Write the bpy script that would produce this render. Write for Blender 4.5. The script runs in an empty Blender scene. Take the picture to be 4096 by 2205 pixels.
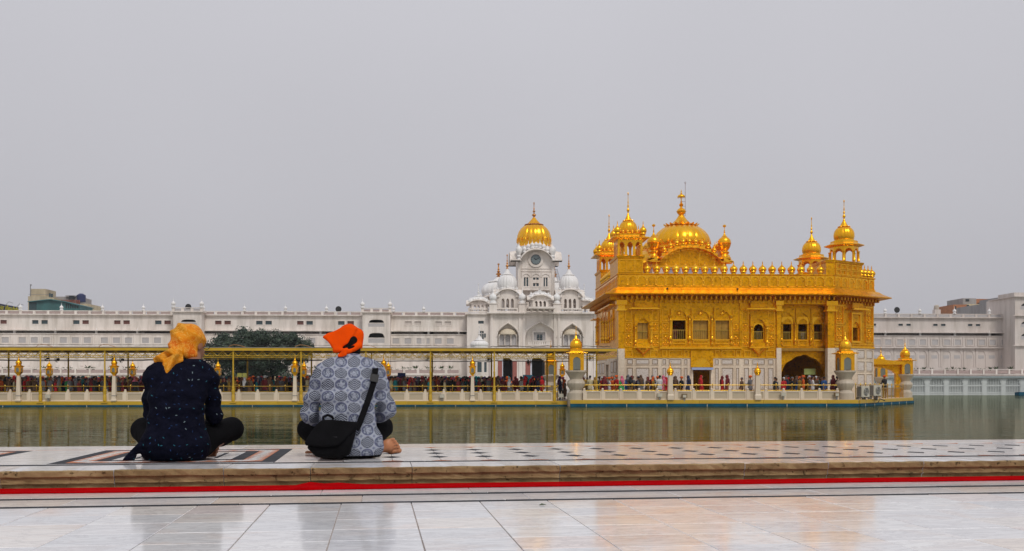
import bpy, bmesh, math, random
import numpy as np
from mathutils import Vector, Matrix

# ------------------------------------------------------------------ camera, sky, sun, exposure
F_PX, CX, YH, HC = 4000.0, 2048.0, 1550.0, 1.22      # focal length and horizon in photograph pixels, eye height over the water
TH = math.atan(205.0 / F_PX)                          # the camera is turned a little right of the temple's axis
SC = bpy.context.scene
COL = SC.collection
cam_d = bpy.data.cameras.new('camera')
cam = bpy.data.objects.new('camera', cam_d); COL.objects.link(cam)
cam.location = (0, 0, HC); cam.rotation_euler = (math.pi / 2, 0, -TH)
cam_d.sensor_width = 36.0; cam_d.lens = 36.0 * F_PX / 4096.0
cam_d.shift_y = (YH - 1102.5) / 4096.0
cam_d.clip_start = 0.05; cam_d.clip_end = 5000
SC.camera = cam

SUN_EL, SUN_AZ = math.radians(50), math.radians(18)   # high, behind the camera and to its right
world = bpy.data.worlds.new('World'); SC.world = world; world.use_nodes = True
nt = world.node_tree; nt.nodes.clear()
wo = nt.nodes.new('ShaderNodeOutputWorld'); wb = nt.nodes.new('ShaderNodeBackground')
sk = nt.nodes.new('ShaderNodeTexSky'); sk.sky_type = 'NISHITA'; sk.sun_disc = False
sk.sun_elevation = SUN_EL; sk.sun_rotation = math.pi - SUN_AZ; sk.dust_density = 6.0; sk.air_density = 1.2
hs = nt.nodes.new('ShaderNodeHueSaturation'); hs.inputs['Saturation'].default_value = 0.15
mx = nt.nodes.new('ShaderNodeMix'); mx.data_type = 'RGBA'; mx.inputs[0].default_value = 0.93
# overcast veil, a little darker down at the horizon, as an overcast sky is
tc = nt.nodes.new('ShaderNodeTexCoord'); sp = nt.nodes.new('ShaderNodeSeparateXYZ')
mr = nt.nodes.new('ShaderNodeMapRange'); mr.inputs[1].default_value = 0.0; mr.inputs[2].default_value = 0.45
rp = nt.nodes.new('ShaderNodeMix'); rp.data_type = 'RGBA'
rp.inputs[6].default_value = (4.62, 4.57, 4.92, 1); rp.inputs[7].default_value = (5.85, 5.82, 6.26, 1)
cn = nt.nodes.new('ShaderNodeTexNoise'); cn.inputs['Scale'].default_value = 1.6; cn.inputs['Detail'].default_value = 3
cm = nt.nodes.new('ShaderNodeMapRange'); cm.inputs[1].default_value = .3; cm.inputs[2].default_value = .7; cm.inputs[3].default_value = .96; cm.inputs[4].default_value = 1.04
vm = nt.nodes.new('ShaderNodeVectorMath'); vm.operation = 'SCALE'
L = nt.links.new
L(tc.outputs['Generated'], sp.inputs[0]); L(sp.outputs[2], mr.inputs[0]); L(mr.outputs[0], rp.inputs[0])
L(tc.outputs['Generated'], cn.inputs['Vector']); L(cn.outputs['Fac'], cm.inputs[0])
L(rp.outputs[2], vm.inputs[0]); L(cm.outputs[0], vm.inputs['Scale'])
L(sk.outputs[0], hs.inputs['Color']); L(hs.outputs[0], mx.inputs[6]); L(vm.outputs[0], mx.inputs[7])
L(mx.outputs[2], wb.inputs[0]); wb.inputs[1].default_value = 0.105
L(wb.outputs[0], wo.inputs[0])

sun_d = bpy.data.lights.new('sun', 'SUN'); sun_d.energy = 1.5; sun_d.angle = math.radians(14); sun_d.color = (1.0, .95, .87)
sun = bpy.data.objects.new('sun', sun_d); COL.objects.link(sun)
sdir = Vector((math.cos(SUN_EL) * math.sin(SUN_AZ), -math.cos(SUN_EL) * math.cos(SUN_AZ), math.sin(SUN_EL)))
sun.rotation_euler = sdir.to_track_quat('Z', 'Y').to_euler()
SC.view_settings.view_transform = 'Standard'; SC.view_settings.look = 'None'
SC.view_settings.exposure = 0.0; SC.view_settings.gamma = 1.0
SC.render.engine = 'CYCLES'

# ------------------------------------------------------------------ pixel -> place
CT, ST = math.cos(TH), math.sin(TH)
def ray(px, py):
    u, v = (px - CX) / F_PX, (YH - py) / F_PX
    return (u * CT + ST, CT - u * ST, v)
def PT(px, py, Y):
    d = ray(px, py); k = Y / d[1]
    return Vector((k * d[0], Y, HC + k * d[2]))
def GX(px, Y): return PT(px, 1500, Y).x
def GZ(px, py, Y): return PT(px, py, Y).z
def PZ(px, py, z):
    d = ray(px, py); k = (z - HC) / d[2]
    return Vector((k * d[0], k * d[1], z))

# ------------------------------------------------------------------ mesh builder
class MB:
    def __init__(s, M=None): s.v = []; s.f = []; s.m = []; s.M = M
    def _add(s, pts):
        b = len(s.v)
        if s.M is not None: pts = [tuple(s.M @ Vector(p)) for p in pts]
        s.v.extend([tuple(p) for p in pts]); return b
    def face(s, pts, mi=0):
        b = s._add(pts); s.f.append(tuple(range(b, b + len(pts)))); s.m.append(mi)
    def box(s, x0, x1, y0, y1, z0, z1, mi=0):
        if x1 < x0: x0, x1 = x1, x0
        if y1 < y0: y0, y1 = y1, y0
        if z1 < z0: z0, z1 = z1, z0
        b = s._add([(x0,y0,z0),(x1,y0,z0),(x1,y1,z0),(x0,y1,z0),(x0,y0,z1),(x1,y0,z1),(x1,y1,z1),(x0,y1,z1)])
        for q in ((0,3,2,1),(4,5,6,7),(0,1,5,4),(1,2,6,5),(2,3,7,6),(3,0,4,7)):
            s.f.append(tuple(b + i for i in q)); s.m.append(mi)
        return s
    def prism(s, poly, y0, y1, mi=0):                 # polygon in x,z (counter-clockwise seen from -y), pulled along y
        n = len(poly)
        b = s._add([(x, y0, z) for x, z in poly] + [(x, y1, z) for x, z in poly])
        s.f.append(tuple(range(b, b + n))); s.f.append(tuple(range(b + 2*n - 1, b + n - 1, -1))); s.m += [mi, mi]
        for i in range(n):
            j = (i + 1) % n
            s.f.append((b + j, b + i, b + n + i, b + n + j)); s.m.append(mi)
        return s
    def slab(s, poly, z0, z1, mi=0):                  # polygon in x,y pulled along z
        n = len(poly)
        b = s._add([(x, y, z0) for x, y in poly] + [(x, y, z1) for x, y in poly])
        s.f.append(tuple(range(b + n - 1, b - 1, -1))); s.f.append(tuple(range(b + n, b + 2*n))); s.m += [mi, mi]
        for i in range(n):
            j = (i + 1) % n
            s.f.append((b + i, b + j, b + n + j, b + n + i)); s.m.append(mi)
        return s
    def rings(s, rings, closed=True, cap0=False, cap1=False, mi=0):
        n = len(rings[0]); b = s._add([p for r in rings for p in r])
        for k in range(len(rings) - 1):
            for i in range(n if closed else n - 1):
                j = (i + 1) % n
                s.f.append((b + k*n + i, b + k*n + j, b + (k+1)*n + j, b + (k+1)*n + i)); s.m.append(mi)
        if cap0: s.f.append(tuple(range(b + n - 1, b - 1, -1))); s.m.append(mi)
        if cap1: s.f.append(tuple(range(b + (len(rings)-1)*n, b + len(rings)*n))); s.m.append(mi)
        return s
    def lathe(s, prof, seg=16, c=(0, 0, 0), ribs=0, amp=0.0, ribr=None, mi=0, rot=0.0):
        rs = []
        for r, z in prof:
            ring = []
            for i in range(seg):
                a = 2 * math.pi * i / seg + rot
                q = r
                if ribs and (ribr is None or ribr[0] <= z <= ribr[1]):
                    q = r * (1 - amp * (1 - abs(math.sin(ribs * (a - rot) / 2)) ** .45))
                ring.append((c[0] + q * math.cos(a), c[1] + q * math.sin(a), c[2] + z))
            rs.append(ring)
        return s.rings(rs, True, True, True, mi)
    def tube(s, pts, r, seg=6, mi=0):
        pts = [Vector(p) for p in pts]; rs = []
        rr = r if isinstance(r, (list, tuple)) else [r] * len(pts)
        for i, p in enumerate(pts):
            t = (pts[min(i + 1, len(pts) - 1)] - pts[max(i - 1, 0)]).normalized()
            up = Vector((0, 0, 1)) if abs(t.z) < .9 else Vector((0, 1, 0))
            a = t.cross(up).normalized(); b = a.cross(t)
            rs.append([tuple(p + rr[i] * (math.cos(q) * a + math.sin(q) * b)) for q in [2*math.pi*k/seg for k in range(seg)]])
        return s.rings(rs, True, True, True, mi)
    def ball(s, c, r, seg=10, n=6, mi=0):
        rx, ry, rz = r if isinstance(r, (list, tuple)) else (r, r, r)
        rs = []
        for k in range(n + 1):
            t = -math.pi/2 + math.pi * k / n; q = max(math.cos(t), .03)
            rs.append([(c[0] + rx*q*math.cos(a), c[1] + ry*q*math.sin(a), c[2] + rz*math.sin(t)) for a in [2*math.pi*i/seg for i in range(seg)]])
        return s.rings(rs, True, True, True, mi)
    def wall(s, x0, x1, z0, z1, y0, y1, holes=(), mi=0):   # a plate with rectangular openings
        xs = sorted({x0, x1, *[min(max(h[i], x0), x1) for h in holes for i in (0, 1)]})
        zs = sorted({z0, z1, *[min(max(h[i], z0), z1) for h in holes for i in (2, 3)]})
        nx, nz = len(xs) - 1, len(zs) - 1
        def solid(i, k):
            if i < 0 or k < 0 or i >= nx or k >= nz: return False
            cx_, cz_ = (xs[i] + xs[i+1]) / 2, (zs[k] + zs[k+1]) / 2
            return not any(h[0] < cx_ < h[1] and h[2] < cz_ < h[3] for h in holes)
        for i in range(nx):
            for k in range(nz):
                if not solid(i, k): continue
                a, b, c, d = xs[i], xs[i+1], zs[k], zs[k+1]
                s.face([(a,y0,c),(b,y0,c),(b,y0,d),(a,y0,d)], mi); s.face([(b,y1,c),(a,y1,c),(a,y1,d),(b,y1,d)], mi)
                if not solid(i-1, k): s.face([(a,y1,c),(a,y0,c),(a,y0,d),(a,y1,d)], mi)
                if not solid(i+1, k): s.face([(b,y0,c),(b,y1,c),(b,y1,d),(b,y0,d)], mi)
                if not solid(i, k-1): s.face([(a,y1,c),(b,y1,c),(b,y0,c),(a,y0,c)], mi)
                if not solid(i, k+1): s.face([(a,y0,d),(b,y0,d),(b,y1,d),(a,y1,d)], mi)
        return s
    def frame(s, x0, x1, z0, z1, w, y0, y1, mi=0):
        return s.wall(x0, x1, z0, z1, y0, y1, [(x0 + w, x1 - w, z0 + w, z1 - w)], mi)
    def arch(s, x0, x1, z1, cx, w, zs, rise, y0, y1, z0=None, mi=0, kind='cusp', n=18):
        """plate x0..x1 up to z1 with an arched opening; jambs go down to z0 when given"""
        pts = arch_curve(cx, w, zs, rise, kind, n)
        if z0 is not None:
            if cx - w/2 > x0 + 1e-4: s.box(x0, cx - w/2, y0, y1, z0, zs, mi)
            if cx + w/2 < x1 - 1e-4: s.box(cx + w/2, x1, y0, y1, z0, zs, mi)
        poly = []
        if x0 < cx - w/2 - 1e-4: poly.append((x0, zs))
        poly += pts
        if x1 > cx + w/2 + 1e-4: poly.append((x1, zs))
        for (xa, za), (xb, zb) in zip(poly[:-1], poly[1:]):
            if xb - xa < 1e-5: continue
            s.face([(xa,y0,za),(xb,y0,zb),(xb,y0,z1),(xa,y0,z1)], mi); s.face([(xb,y1,zb),(xa,y1,za),(xa,y1,z1),(xb,y1,z1)], mi)
            s.face([(xa,y1,za),(xb,y1,zb),(xb,y0,zb),(xa,y0,za)], mi)
        s.face([(x0,y0,z1),(x1,y0,z1),(x1,y1,z1),(x0,y1,z1)], mi)
        s.face([(x0,y1,poly[0][1]),(x0,y0,poly[0][1]),(x0,y0,z1),(x0,y1,z1)], mi)
        s.face([(x1,y0,poly[-1][1]),(x1,y1,poly[-1][1]),(x1,y1,z1),(x1,y0,z1)], mi)
        return s
    def mesh(s, name, mats, smooth=None):
        me = bpy.data.meshes.new(name); me.from_pydata(s.v, [], s.f)
        for m in (mats if isinstance(mats, (list, tuple)) else [mats]): me.materials.append(m)
        me.polygons.foreach_set('material_index', s.m)
        if smooth:
            bm = bmesh.new(); bm.from_mesh(me); bmesh.ops.remove_doubles(bm, verts=bm.verts, dist=1e-5); bm.to_mesh(me); bm.free()
            me.polygons.foreach_set('use_smooth', [True] * len(me.polygons))
            me.set_sharp_from_angle(angle=math.radians(smooth))
        me.update(); return me
    def build(s, name, mats, parent=None, smooth=None, loc=None, rz=0.0):
        return link(name, s.mesh(name, mats, smooth), parent, loc, rz)

def arch_curve(cx, w, zs, rise, kind='cusp', n=18):
    out = []
    for i in range(n + 1):
        t = -1 + 2 * i / n; x = cx + t * w / 2
        e = math.sqrt(max(0, 1 - t * t))
        if kind == 'round': z = e
        elif kind == 'flat': z = (1 - abs(t) ** 4) ** .5 if abs(t) < 1 else 0
        elif kind == 'ogee': z = .80 * e + .20 * (1 - abs(t)) ** 3 * (1 if abs(t) < 1 else 0)
        else: z = .86 * e + .14 * (1 - abs(t)) ** 2 - .055 * abs(math.cos(4.5 * math.pi * (t + 1) / 2)) * (1 if 0 < i < n else 0)
        out.append((x, zs + rise * max(z, 0)))
    return out

def link(name, me, parent=None, loc=None, rz=0.0, scale=None):
    o = bpy.data.objects.new(name, me); COL.objects.link(o)
    if parent is not None: o.parent = parent
    if loc is not None: o.location = loc
    if rz: o.rotation_euler = (0, 0, rz)
    if scale is not None: o.scale = scale if isinstance(scale, (tuple, list)) else (scale,) * 3
    return o
def tag(o, label=None, cat=None, group=None, kind=None):
    if label: o['label'] = label
    if cat: o['category'] = cat
    if group: o['group'] = group
    if kind: o['kind'] = kind
    return o
def thing(name, label, cat, loc=(0, 0, 0), rz=0.0, group=None, kind=None):
    return tag(link(name, None, None, loc, rz), label, cat, group, kind)
def pempty(name, parent, loc=(0, 0, 0), rz=0.0): return link(name, None, parent, loc, rz)
def copy_tree(o, parent=None):
    c = o.copy(); COL.objects.link(c)
    if parent is not None: c.parent = parent
    for ch in KIDS.get(o.name, None) or [x for x in COL.objects if x.parent is o]: copy_tree(ch, c)
    return c
KIDS = {}
def frame_of(a, b):                                    # wall frame: x runs a->b, y goes into the building
    d = Vector((b[0]-a[0], b[1]-a[1])); ang = math.atan2(d.y, d.x)
    return Matrix.Translation((a[0], a[1], 0)) @ Matrix.Rotation(ang, 4, 'Z'), d.length, ang
def offset_poly(poly, d):                              # counter-clockwise polygon grown outward by d
    n = len(poly); out = []
    for i in range(n):
        p0, p1, p2 = Vector(poly[i-1]), Vector(poly[i]), Vector(poly[(i+1) % n])
        a, b = (p1 - p0).normalized(), (p2 - p1).normalized()
        na, nb = Vector((a.y, -a.x)), Vector((b.y, -b.x))
        k = 1 + na.dot(nb); out.append(tuple(p1 + (na + nb) * (d / max(k, .2))))
    return out
def ring3(poly, z): return [(x, y, z) for x, y in poly]

# ------------------------------------------------------------------ materials
class N:
    def __init__(s, name):
        s.mat = bpy.data.materials.new(name); s.mat.use_nodes = True; s.t = s.mat.node_tree; s.t.nodes.clear()
        s.out = s.n('ShaderNodeOutputMaterial'); s.b = s.n('ShaderNodeBsdfPrincipled'); s.l(s.b.outputs[0], s.out.inputs[0])
    def n(s, t, **k):
        x = s.t.nodes.new(t)
        for a, b in k.items(): setattr(x, a, b)
        return x
    def l(s, a, b): s.t.links.new(a, b)
    def set(s, **k):
        for a, v in k.items():
            i = s.b.inputs[{'color': 'Base Color', 'rough': 'Roughness', 'metal': 'Metallic', 'spec': 'Specular IOR Level', 'ior': 'IOR', 'coat': 'Coat Weight',
                            'coatr': 'Coat Roughness', 'sheen': 'Sheen Weight', 'trans': 'Transmission Weight', 'sss': 'Subsurface Weight', 'alpha': 'Alpha'}[a]]
            if hasattr(v, 'is_output'): s.l(v, i)
            else: i.default_value = (*v, 1) if isinstance(v, tuple) and len(v) == 3 else v
        return s
    def coords(s, scale=(1, 1, 1), kind='Object', shift=None):
        tc = s.n('ShaderNodeTexCoord'); mp = s.n('ShaderNodeMapping'); mp.inputs['Scale'].default_value = scale
        s.l(tc.outputs[kind], mp.inputs[0])
        if shift is not None: s.l(shift, mp.inputs['Location'])
        return mp.outputs[0]
    def noise(s, vec, scale, detail=4, rough=.55, dist=0.0):
        x = s.n('ShaderNodeTexNoise'); x.inputs['Scale'].default_value = scale; x.inputs['Detail'].default_value = detail
        x.inputs['Roughness'].default_value = rough; x.inputs['Distortion'].default_value = dist
        s.l(vec, x.inputs['Vector']); return x.outputs['Fac']
    def ramp(s, fac, stops, interp='LINEAR'):
        x = s.n('ShaderNodeValToRGB'); x.color_ramp.interpolation = interp; e = x.color_ramp.elements
        while len(e) < len(stops): e.new(.5)
        for q, (p, c) in zip(e, stops): q.position = p; q.color = (*c, 1) if len(c) == 3 else c
        s.l(fac, x.inputs[0]); return x.outputs[0]
    def mix(s, f, a, b, mode='MIX'):
        x = s.n('ShaderNodeMix', data_type='RGBA', blend_type=mode)
        for i, v in ((0, f), (6, a), (7, b)):
            if hasattr(v, 'is_output'): s.l(v, x.inputs[i])
            else: x.inputs[i].default_value = (*v, 1) if isinstance(v, tuple) and len(v) == 3 else v
        return x.outputs[2]
    def math(s, op, a, b=0.0, c=None):
        x = s.n('ShaderNodeMath', operation=op)
        for i, v in enumerate((a, b) if c is None else (a, b, c)):
            if hasattr(v, 'is_output'): s.l(v, x.inputs[i])
            else: x.inputs[i].default_value = v
        return x.outputs[0]
    def bump(s, h, strength=.3, dist=.02):
        x = s.n('ShaderNodeBump'); x.inputs['Strength'].default_value = strength; x.inputs['Distance'].default_value = dist
        s.l(h, x.inputs['Height']); s.l(x.outputs[0], s.b.inputs['Normal']); return x

def plain(name, c, rough=.6, metal=0.0, var=.12, scale=3.0, bump=0.0, bscale=20.0, **k):
    m = N(name); v = m.coords()
    f = m.noise(v, scale, 5)
    col = m.ramp(f, [(.3, tuple(x * (1 - var) for x in c)), (.7, tuple(min(1, x * (1 + var)) for x in c))])
    m.set(color=col, rough=rough, metal=metal, **k)
    if bump: m.bump(m.noise(v, bscale, 4), bump)
    return m.mat

def gold(name, relief, rough=.36):
    m = N(name); v = m.coords(); g = m.n('ShaderNodeNewGeometry')
    f = m.noise(g.outputs['Position'], 1.1, 5, .6)
    col = m.ramp(f, [(.28, (.70, .305, .001)), (.55, (.85, .395, .0015)), (.75, (.95, .475, .003))]) if relief else m.ramp(f, [(.28, (.88, .41, .010)), (.55, (.97, .49, .02)), (.75, (1.0, .57, .04))])
    if relief:                                          # mottling painted into the colour to stand for shading of the embossed sheets
        w_ = m.ramp(m.noise(g.outputs['Position'], 6.5, 6, .7, .6), [(.32, (.42, .34, .22)), (.46, (.88, .86, .82)), (.62, (1.06, 1.07, 1.1))])
        col = m.mix(1.0, col, w_, 'MULTIPLY')
    m.set(color=col, metal=.68 if relief else .8, spec=.25, rough=m.math('ADD', m.math('MULTIPLY', f, .18), rough - .09))
    if relief:
        vo = m.n('ShaderNodeTexVoronoi', feature='SMOOTH_F1'); vo.inputs['Scale'].default_value = 4.2; vo.inputs['Smoothness'].default_value = .5
        m.l(g.outputs['Position'], vo.inputs['Vector'])
        n1 = m.noise(g.outputs['Position'], 9.0, 3, .6, 1.2)
        h = m.math('ADD', m.math('MULTIPLY', vo.outputs['Distance'], .7), n1)
        m.bump(h, relief, .06)
    else:
        m.bump(m.noise(g.outputs['Position'], 5.0, 3), .1, .04)
    return m.mat

def white_wall(name, base, streak=.32, rough=.75):
    m = N(name); g = m.n('ShaderNodeNewGeometry')
    mp = m.n('ShaderNodeMapping'); mp.inputs['Scale'].default_value = (1.1, 1.1, .16); m.l(g.outputs['Position'], mp.inputs[0])
    s1 = m.noise(mp.outputs[0], .9, 6, .65); s2 = m.noise(g.outputs['Position'], .22, 4)
    dirt = m.ramp(s1, [(.42, (1, 1, 1)), (.72, (1 - streak, 1 - streak * 1.05, 1 - streak * 1.15))])
    tint = m.ramp(s2, [(.35, base), (.65, (base[0] * .96, base[1] * .93, base[2] * .92))])
    m.set(color=m.mix(1.0, tint, dirt, 'MULTIPLY'), rough=rough)
    m.bump(m.noise(g.outputs['Position'], 6, 3), .08, .02)
    return m.mat

M = {}
M['gold'] = gold('gold_smooth', 0, .27)
M['gold_relief'] = gold('gold_embossed', .30, .34)
M['brass'] = plain('brass_rail', (.62, .40, .07), .28, .9, .08)
M['yellow'] = plain('yellow_paint', (.50, .31, .012), .45, 0, .14, 1.2)
M['blue'] = plain('blue_paint', (.005, .07, .125), .7, 0, .25, 2.0, spec=.1)
M['white'] = white_wall('white_plaster', (.80, .745, .695))
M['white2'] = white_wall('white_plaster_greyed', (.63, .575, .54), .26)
M['domewhite'] = white_wall('white_dome', (.80, .80, .80), .16, .5)
M['jali'] = plain('pierced_stone', (.44, .42, .42), .8, 0, .12, 6)
M['jali_warm'] = plain('pierced_stone_warm', (.40, .31, .29), .8, 0, .15, 6)
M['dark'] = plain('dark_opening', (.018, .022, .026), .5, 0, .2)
M['glass'] = plain('window_glass', (.05, .075, .085), .12, 0, .2)
M['brownshut'] = plain('brown_shutter', (.14, .055, .045), .7, 0, .2)
M['wood'] = plain('gilt_shutter', (.36, .19, .02), .5, .3, .22, 4, .15)
M['grout'] = plain('grout', (.16, .15, .14), .7, 0, .2, 8)
M['blackstone'] = plain('black_marble', (.030, .032, .038), .5, 0, .35, 7, spec=.03)
M['orangestone'] = plain('orange_marble', (.46, .14, .045), .4, 0, .3, 8, spec=.06)
M['carpet'] = plain('red_carpet', (.40, .001, .003), 1.0, 0, .14, 9, .35, 260, spec=.02)
M['plastic_w'] = plain('off_white_plastic', (.46, .43, .35), .5)
M['plastic_b'] = plain('black_plastic', (.012, .012, .013), .55)
M['greymetal'] = plain('grey_metal', (.25, .25, .25), .45, .5)
M['cable'] = plain('cable_rubber', (.02, .018, .018), .7)
M['leaf'] = plain('leaf_green', (.05, .09, .03), .6, 0, .4, 1.5)
M['pot'] = plain('clay_pot', (.30, .13, .08), .8)
M['skin'] = plain('skin', (.26, .11, .055), .5, 0, .1, 12, sss=.05)
M['skin2'] = plain('skin_warm', (.42, .17, .075), .5, 0, .12, 14, sss=.05)
M['hair'] = plain('black_hair', (.005, .004, .004), .7, 0, .3, 40, .4, 120, spec=.1)
def objcolor(name, rough=.85):
    m = N(name); oi = m.n('ShaderNodeObjectInfo'); v = m.coords()
    f = m.ramp(m.noise(v, 9, 4), [(.3, (.72, .72, .72)), (.7, (1.12, 1.12, 1.12))])
    m.set(color=m.mix(1.0, oi.outputs['Color'], f, 'MULTIPLY'), rough=rough); return m.mat
M['cloth'] = objcolor('dyed_cloth')
M['trouser'] = plain('dark_trouser_cloth', (.03, .03, .036), .9, 0, .3, 8)

def marble_tile(name, dado=False):
    """polished marble whose tint differs from slab to slab"""
    m = N(name); oi = m.n('ShaderNodeObjectInfo'); cb = m.n('ShaderNodeCombineXYZ')
    r = oi.outputs['Random']
    m.l(m.math('MULTIPLY', r, 37.0), cb.inputs[0]); m.l(m.math('MULTIPLY', r, 91.0), cb.inputs[1])
    v = m.coords((1, 1, 1), 'Object', cb.outputs[0])
    tint = m.ramp(r, [(0, (.84, .84, .85)), (.22, (.88, .88, .88)), (.42, (.79, .80, .82)), (.60, (.88, .84, .80)), (.67, (.87, .87, .88)),
                      (.83, (.86, .78, .71)), (.88, (.79, .80, .82)), (.96, (.86, .78, .75)), (1, (.88, .88, .88))], 'CONSTANT')
    blot = m.ramp(m.noise(v, 2.4, 5, .6, .8), [(.50, (1, 1, 1)), (.74, (1, .80, .68))])
    mp = m.n('ShaderNodeMapping'); mp.inputs['Scale'].default_value = (1, 3.0, 1); mp.inputs['Rotation'].default_value = (0, 0, .35); m.l(v, mp.inputs[0])
    vein = m.ramp(m.noise(mp.outputs[0], 3.0, 8, .7, 1.6), [(.44, (1, 1, 1)), (.50, (.80, .79, .80)), (.55, (1, 1, 1))])
    soft = m.ramp(m.noise(mp.outputs[0], 1.3, 4), [(.3, (.93, .93, .94)), (.7, (1.03, 1.03, 1.03))])
    c = m.mix(m.math('MULTIPLY', m.math('FRACT', m.math('MULTIPLY', r, 7.31)), .85), (1, 1, 1), blot)
    c = m.mix(1.0, m.mix(1.0, m.mix(1.0, tint, c, 'MULTIPLY'), vein, 'MULTIPLY'), soft, 'MULTIPLY')
    rg = m.math('ADD', m.math('MULTIPLY', m.noise(v, 5, 4), .10), .05)
    m.set(color=c, rough=rg, ior=1.40)
    m.bump(m.noise(v, 3.5, 2), .025, .02)
    return m.mat
M['tile'] = marble_tile('polished_marble')
m = N('paving_beyond'); v = m.coords((1, 1, 1))
bk = m.n('ShaderNodeTexBrick'); bk.inputs['Color1'].default_value = (.66, .66, .68, 1); bk.inputs['Color2'].default_value = (.66, .60, .55, 1)
bk.inputs['Mortar'].default_value = (.3, .29, .28, 1); bk.inputs['Scale'].default_value = 1.0; bk.inputs['Brick Width'].default_value = .335
bk.inputs['Row Height'].default_value = .285; bk.inputs['Mortar Size'].default_value = .004; bk.offset = 0.0; m.l(v, bk.inputs['Vector'])
m.set(color=bk.outputs['Color'], rough=.12, ior=1.36); M['paving'] = m.mat
# marble dado of the temple: warm white with brown water stains
m = N('temple_marble'); g = m.n('ShaderNodeNewGeometry')
mp = m.n('ShaderNodeMapping'); mp.inputs['Scale'].default_value = (1, 1, .25); m.l(g.outputs['Position'], mp.inputs[0])
st = m.ramp(m.noise(mp.outputs[0], 1.2, 6, .65), [(.45, (.74, .63, .50)), (.75, (.52, .40, .28))])
m.set(color=m.mix(1.0, st, m.ramp(m.noise(g.outputs['Position'], 7, 4), [(.3, (.85, .85, .85)), (.7, (1.08, 1.08, 1.08))]), 'MULTIPLY'), rough=.4); M['dado'] = m.mat
m = N('inlaid_marble'); g = m.n('ShaderNodeNewGeometry')
vo = m.n('ShaderNodeTexVoronoi', feature='F1'); vo.inputs['Scale'].default_value = 9; m.l(g.outputs['Position'], vo.inputs['Vector'])
m.set(color=m.ramp(vo.outputs['Distance'], [(.12, (.22, .15, .12)), (.24, (.54, .48, .43)), (.6, (.60, .54, .49))]), rough=.4); M['inlay'] = m.mat
# brown, worn face of the ledge
m = N('worn_ledge_stone'); oi = m.n('ShaderNodeObjectInfo'); cb = m.n('ShaderNodeCombineXYZ'); m.l(m.math('MULTIPLY', oi.outputs['Random'], 53.0), cb.inputs[0])
v = m.coords((1, 1, 1), 'Object', cb.outputs[0])
mp = m.n('ShaderNodeMapping'); mp.inputs['Scale'].default_value = (1, 1, 1.3); m.l(v, mp.inputs[0])
base = m.ramp(m.noise(mp.outputs[0], 4.5, 8, .72), [(.26, (.10, .066, .034)), (.42, (.21, .145, .07)), (.58, (.31, .22, .11)), (.75, (.44, .335, .20))])
spots = m.ramp(m.noise(v, 26, 5, .65), [(.32, (.10, .08, .06)), (.40, (1, 1, 1))])
m.set(color=m.mix(.85, base, m.mix(1.0, base, spots, 'MULTIPLY')), rough=.75, spec=.12); m.bump(m.noise(v, 30, 6), .4, .008); M['ledge'] = m.mat
# water: grey-green, short wind ripples
m = N('pool_water'); v = m.coords()
def wn(scale, sx, sy, det):
    mp = m.n('ShaderNodeMapping'); mp.inputs['Scale'].default_value = (sx, sy, 1); m.l(v, mp.inputs[0]); return m.noise(mp.outputs[0], scale, det, .55, .4)
h = m.math('ADD', m.math('MULTIPLY', wn(1.0, 1.1, 3.2, 3), 1.0), m.math('ADD', m.math('MULTIPLY', wn(1.0, .16, .55, 3), 4.5), m.math('MULTIPLY', wn(1.0, .6, 2.0, 3), 1.2)))
bp = m.bump(h, 1.0, .0095)
pm_ = m.n('ShaderNodeMapping'); pm_.inputs['Scale'].default_value = (.035, .11, 1); m.l(v, pm_.inputs[0])       # calm and ruffled patches
m.l(m.ramp(m.noise(pm_.outputs[0], 1.0, 3), [(.38, (.22, .22, .22)), (.62, (1, 1, 1))]), bp.inputs['Strength'])
df_ = m.n('ShaderNodeBsdfDiffuse'); df_.inputs['Color'].default_value = (.026, .036, .018, 1); gs_ = m.n('ShaderNodeBsdfGlossy'); gs_.inputs['Roughness'].default_value = .03
gs_.inputs['Color'].default_value = (.93, .95, .80, 1); ms_ = m.n('ShaderNodeMixShader'); fr_ = m.n('ShaderNodeFresnel'); fr_.inputs['IOR'].default_value = 1.33
for q_ in (df_, gs_, fr_): m.l(bp.outputs[0], q_.inputs['Normal'])
fk = m.math('ADD', m.math('MULTIPLY', fr_.outputs[0], .22), .27)           # ripples hide one another at low angles, so the mirror never gets full strength
m.l(m.math('MINIMUM', fk, .60), ms_.inputs[0]); m.l(df_.outputs[0], ms_.inputs[1]); m.l(gs_.outputs[0], ms_.inputs[2]); m.l(ms_.outputs[0], m.out.inputs[0]); m.t.nodes.remove(m.b); M['water'] = m.mat
m = N('far_ground'); m.set(color=m.ramp(m.noise(m.coords(), .1, 5), [(.3, (.42, .40, .38)), (.7, (.52, .50, .48))]), rough=.8); M['ground'] = m.mat

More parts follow.
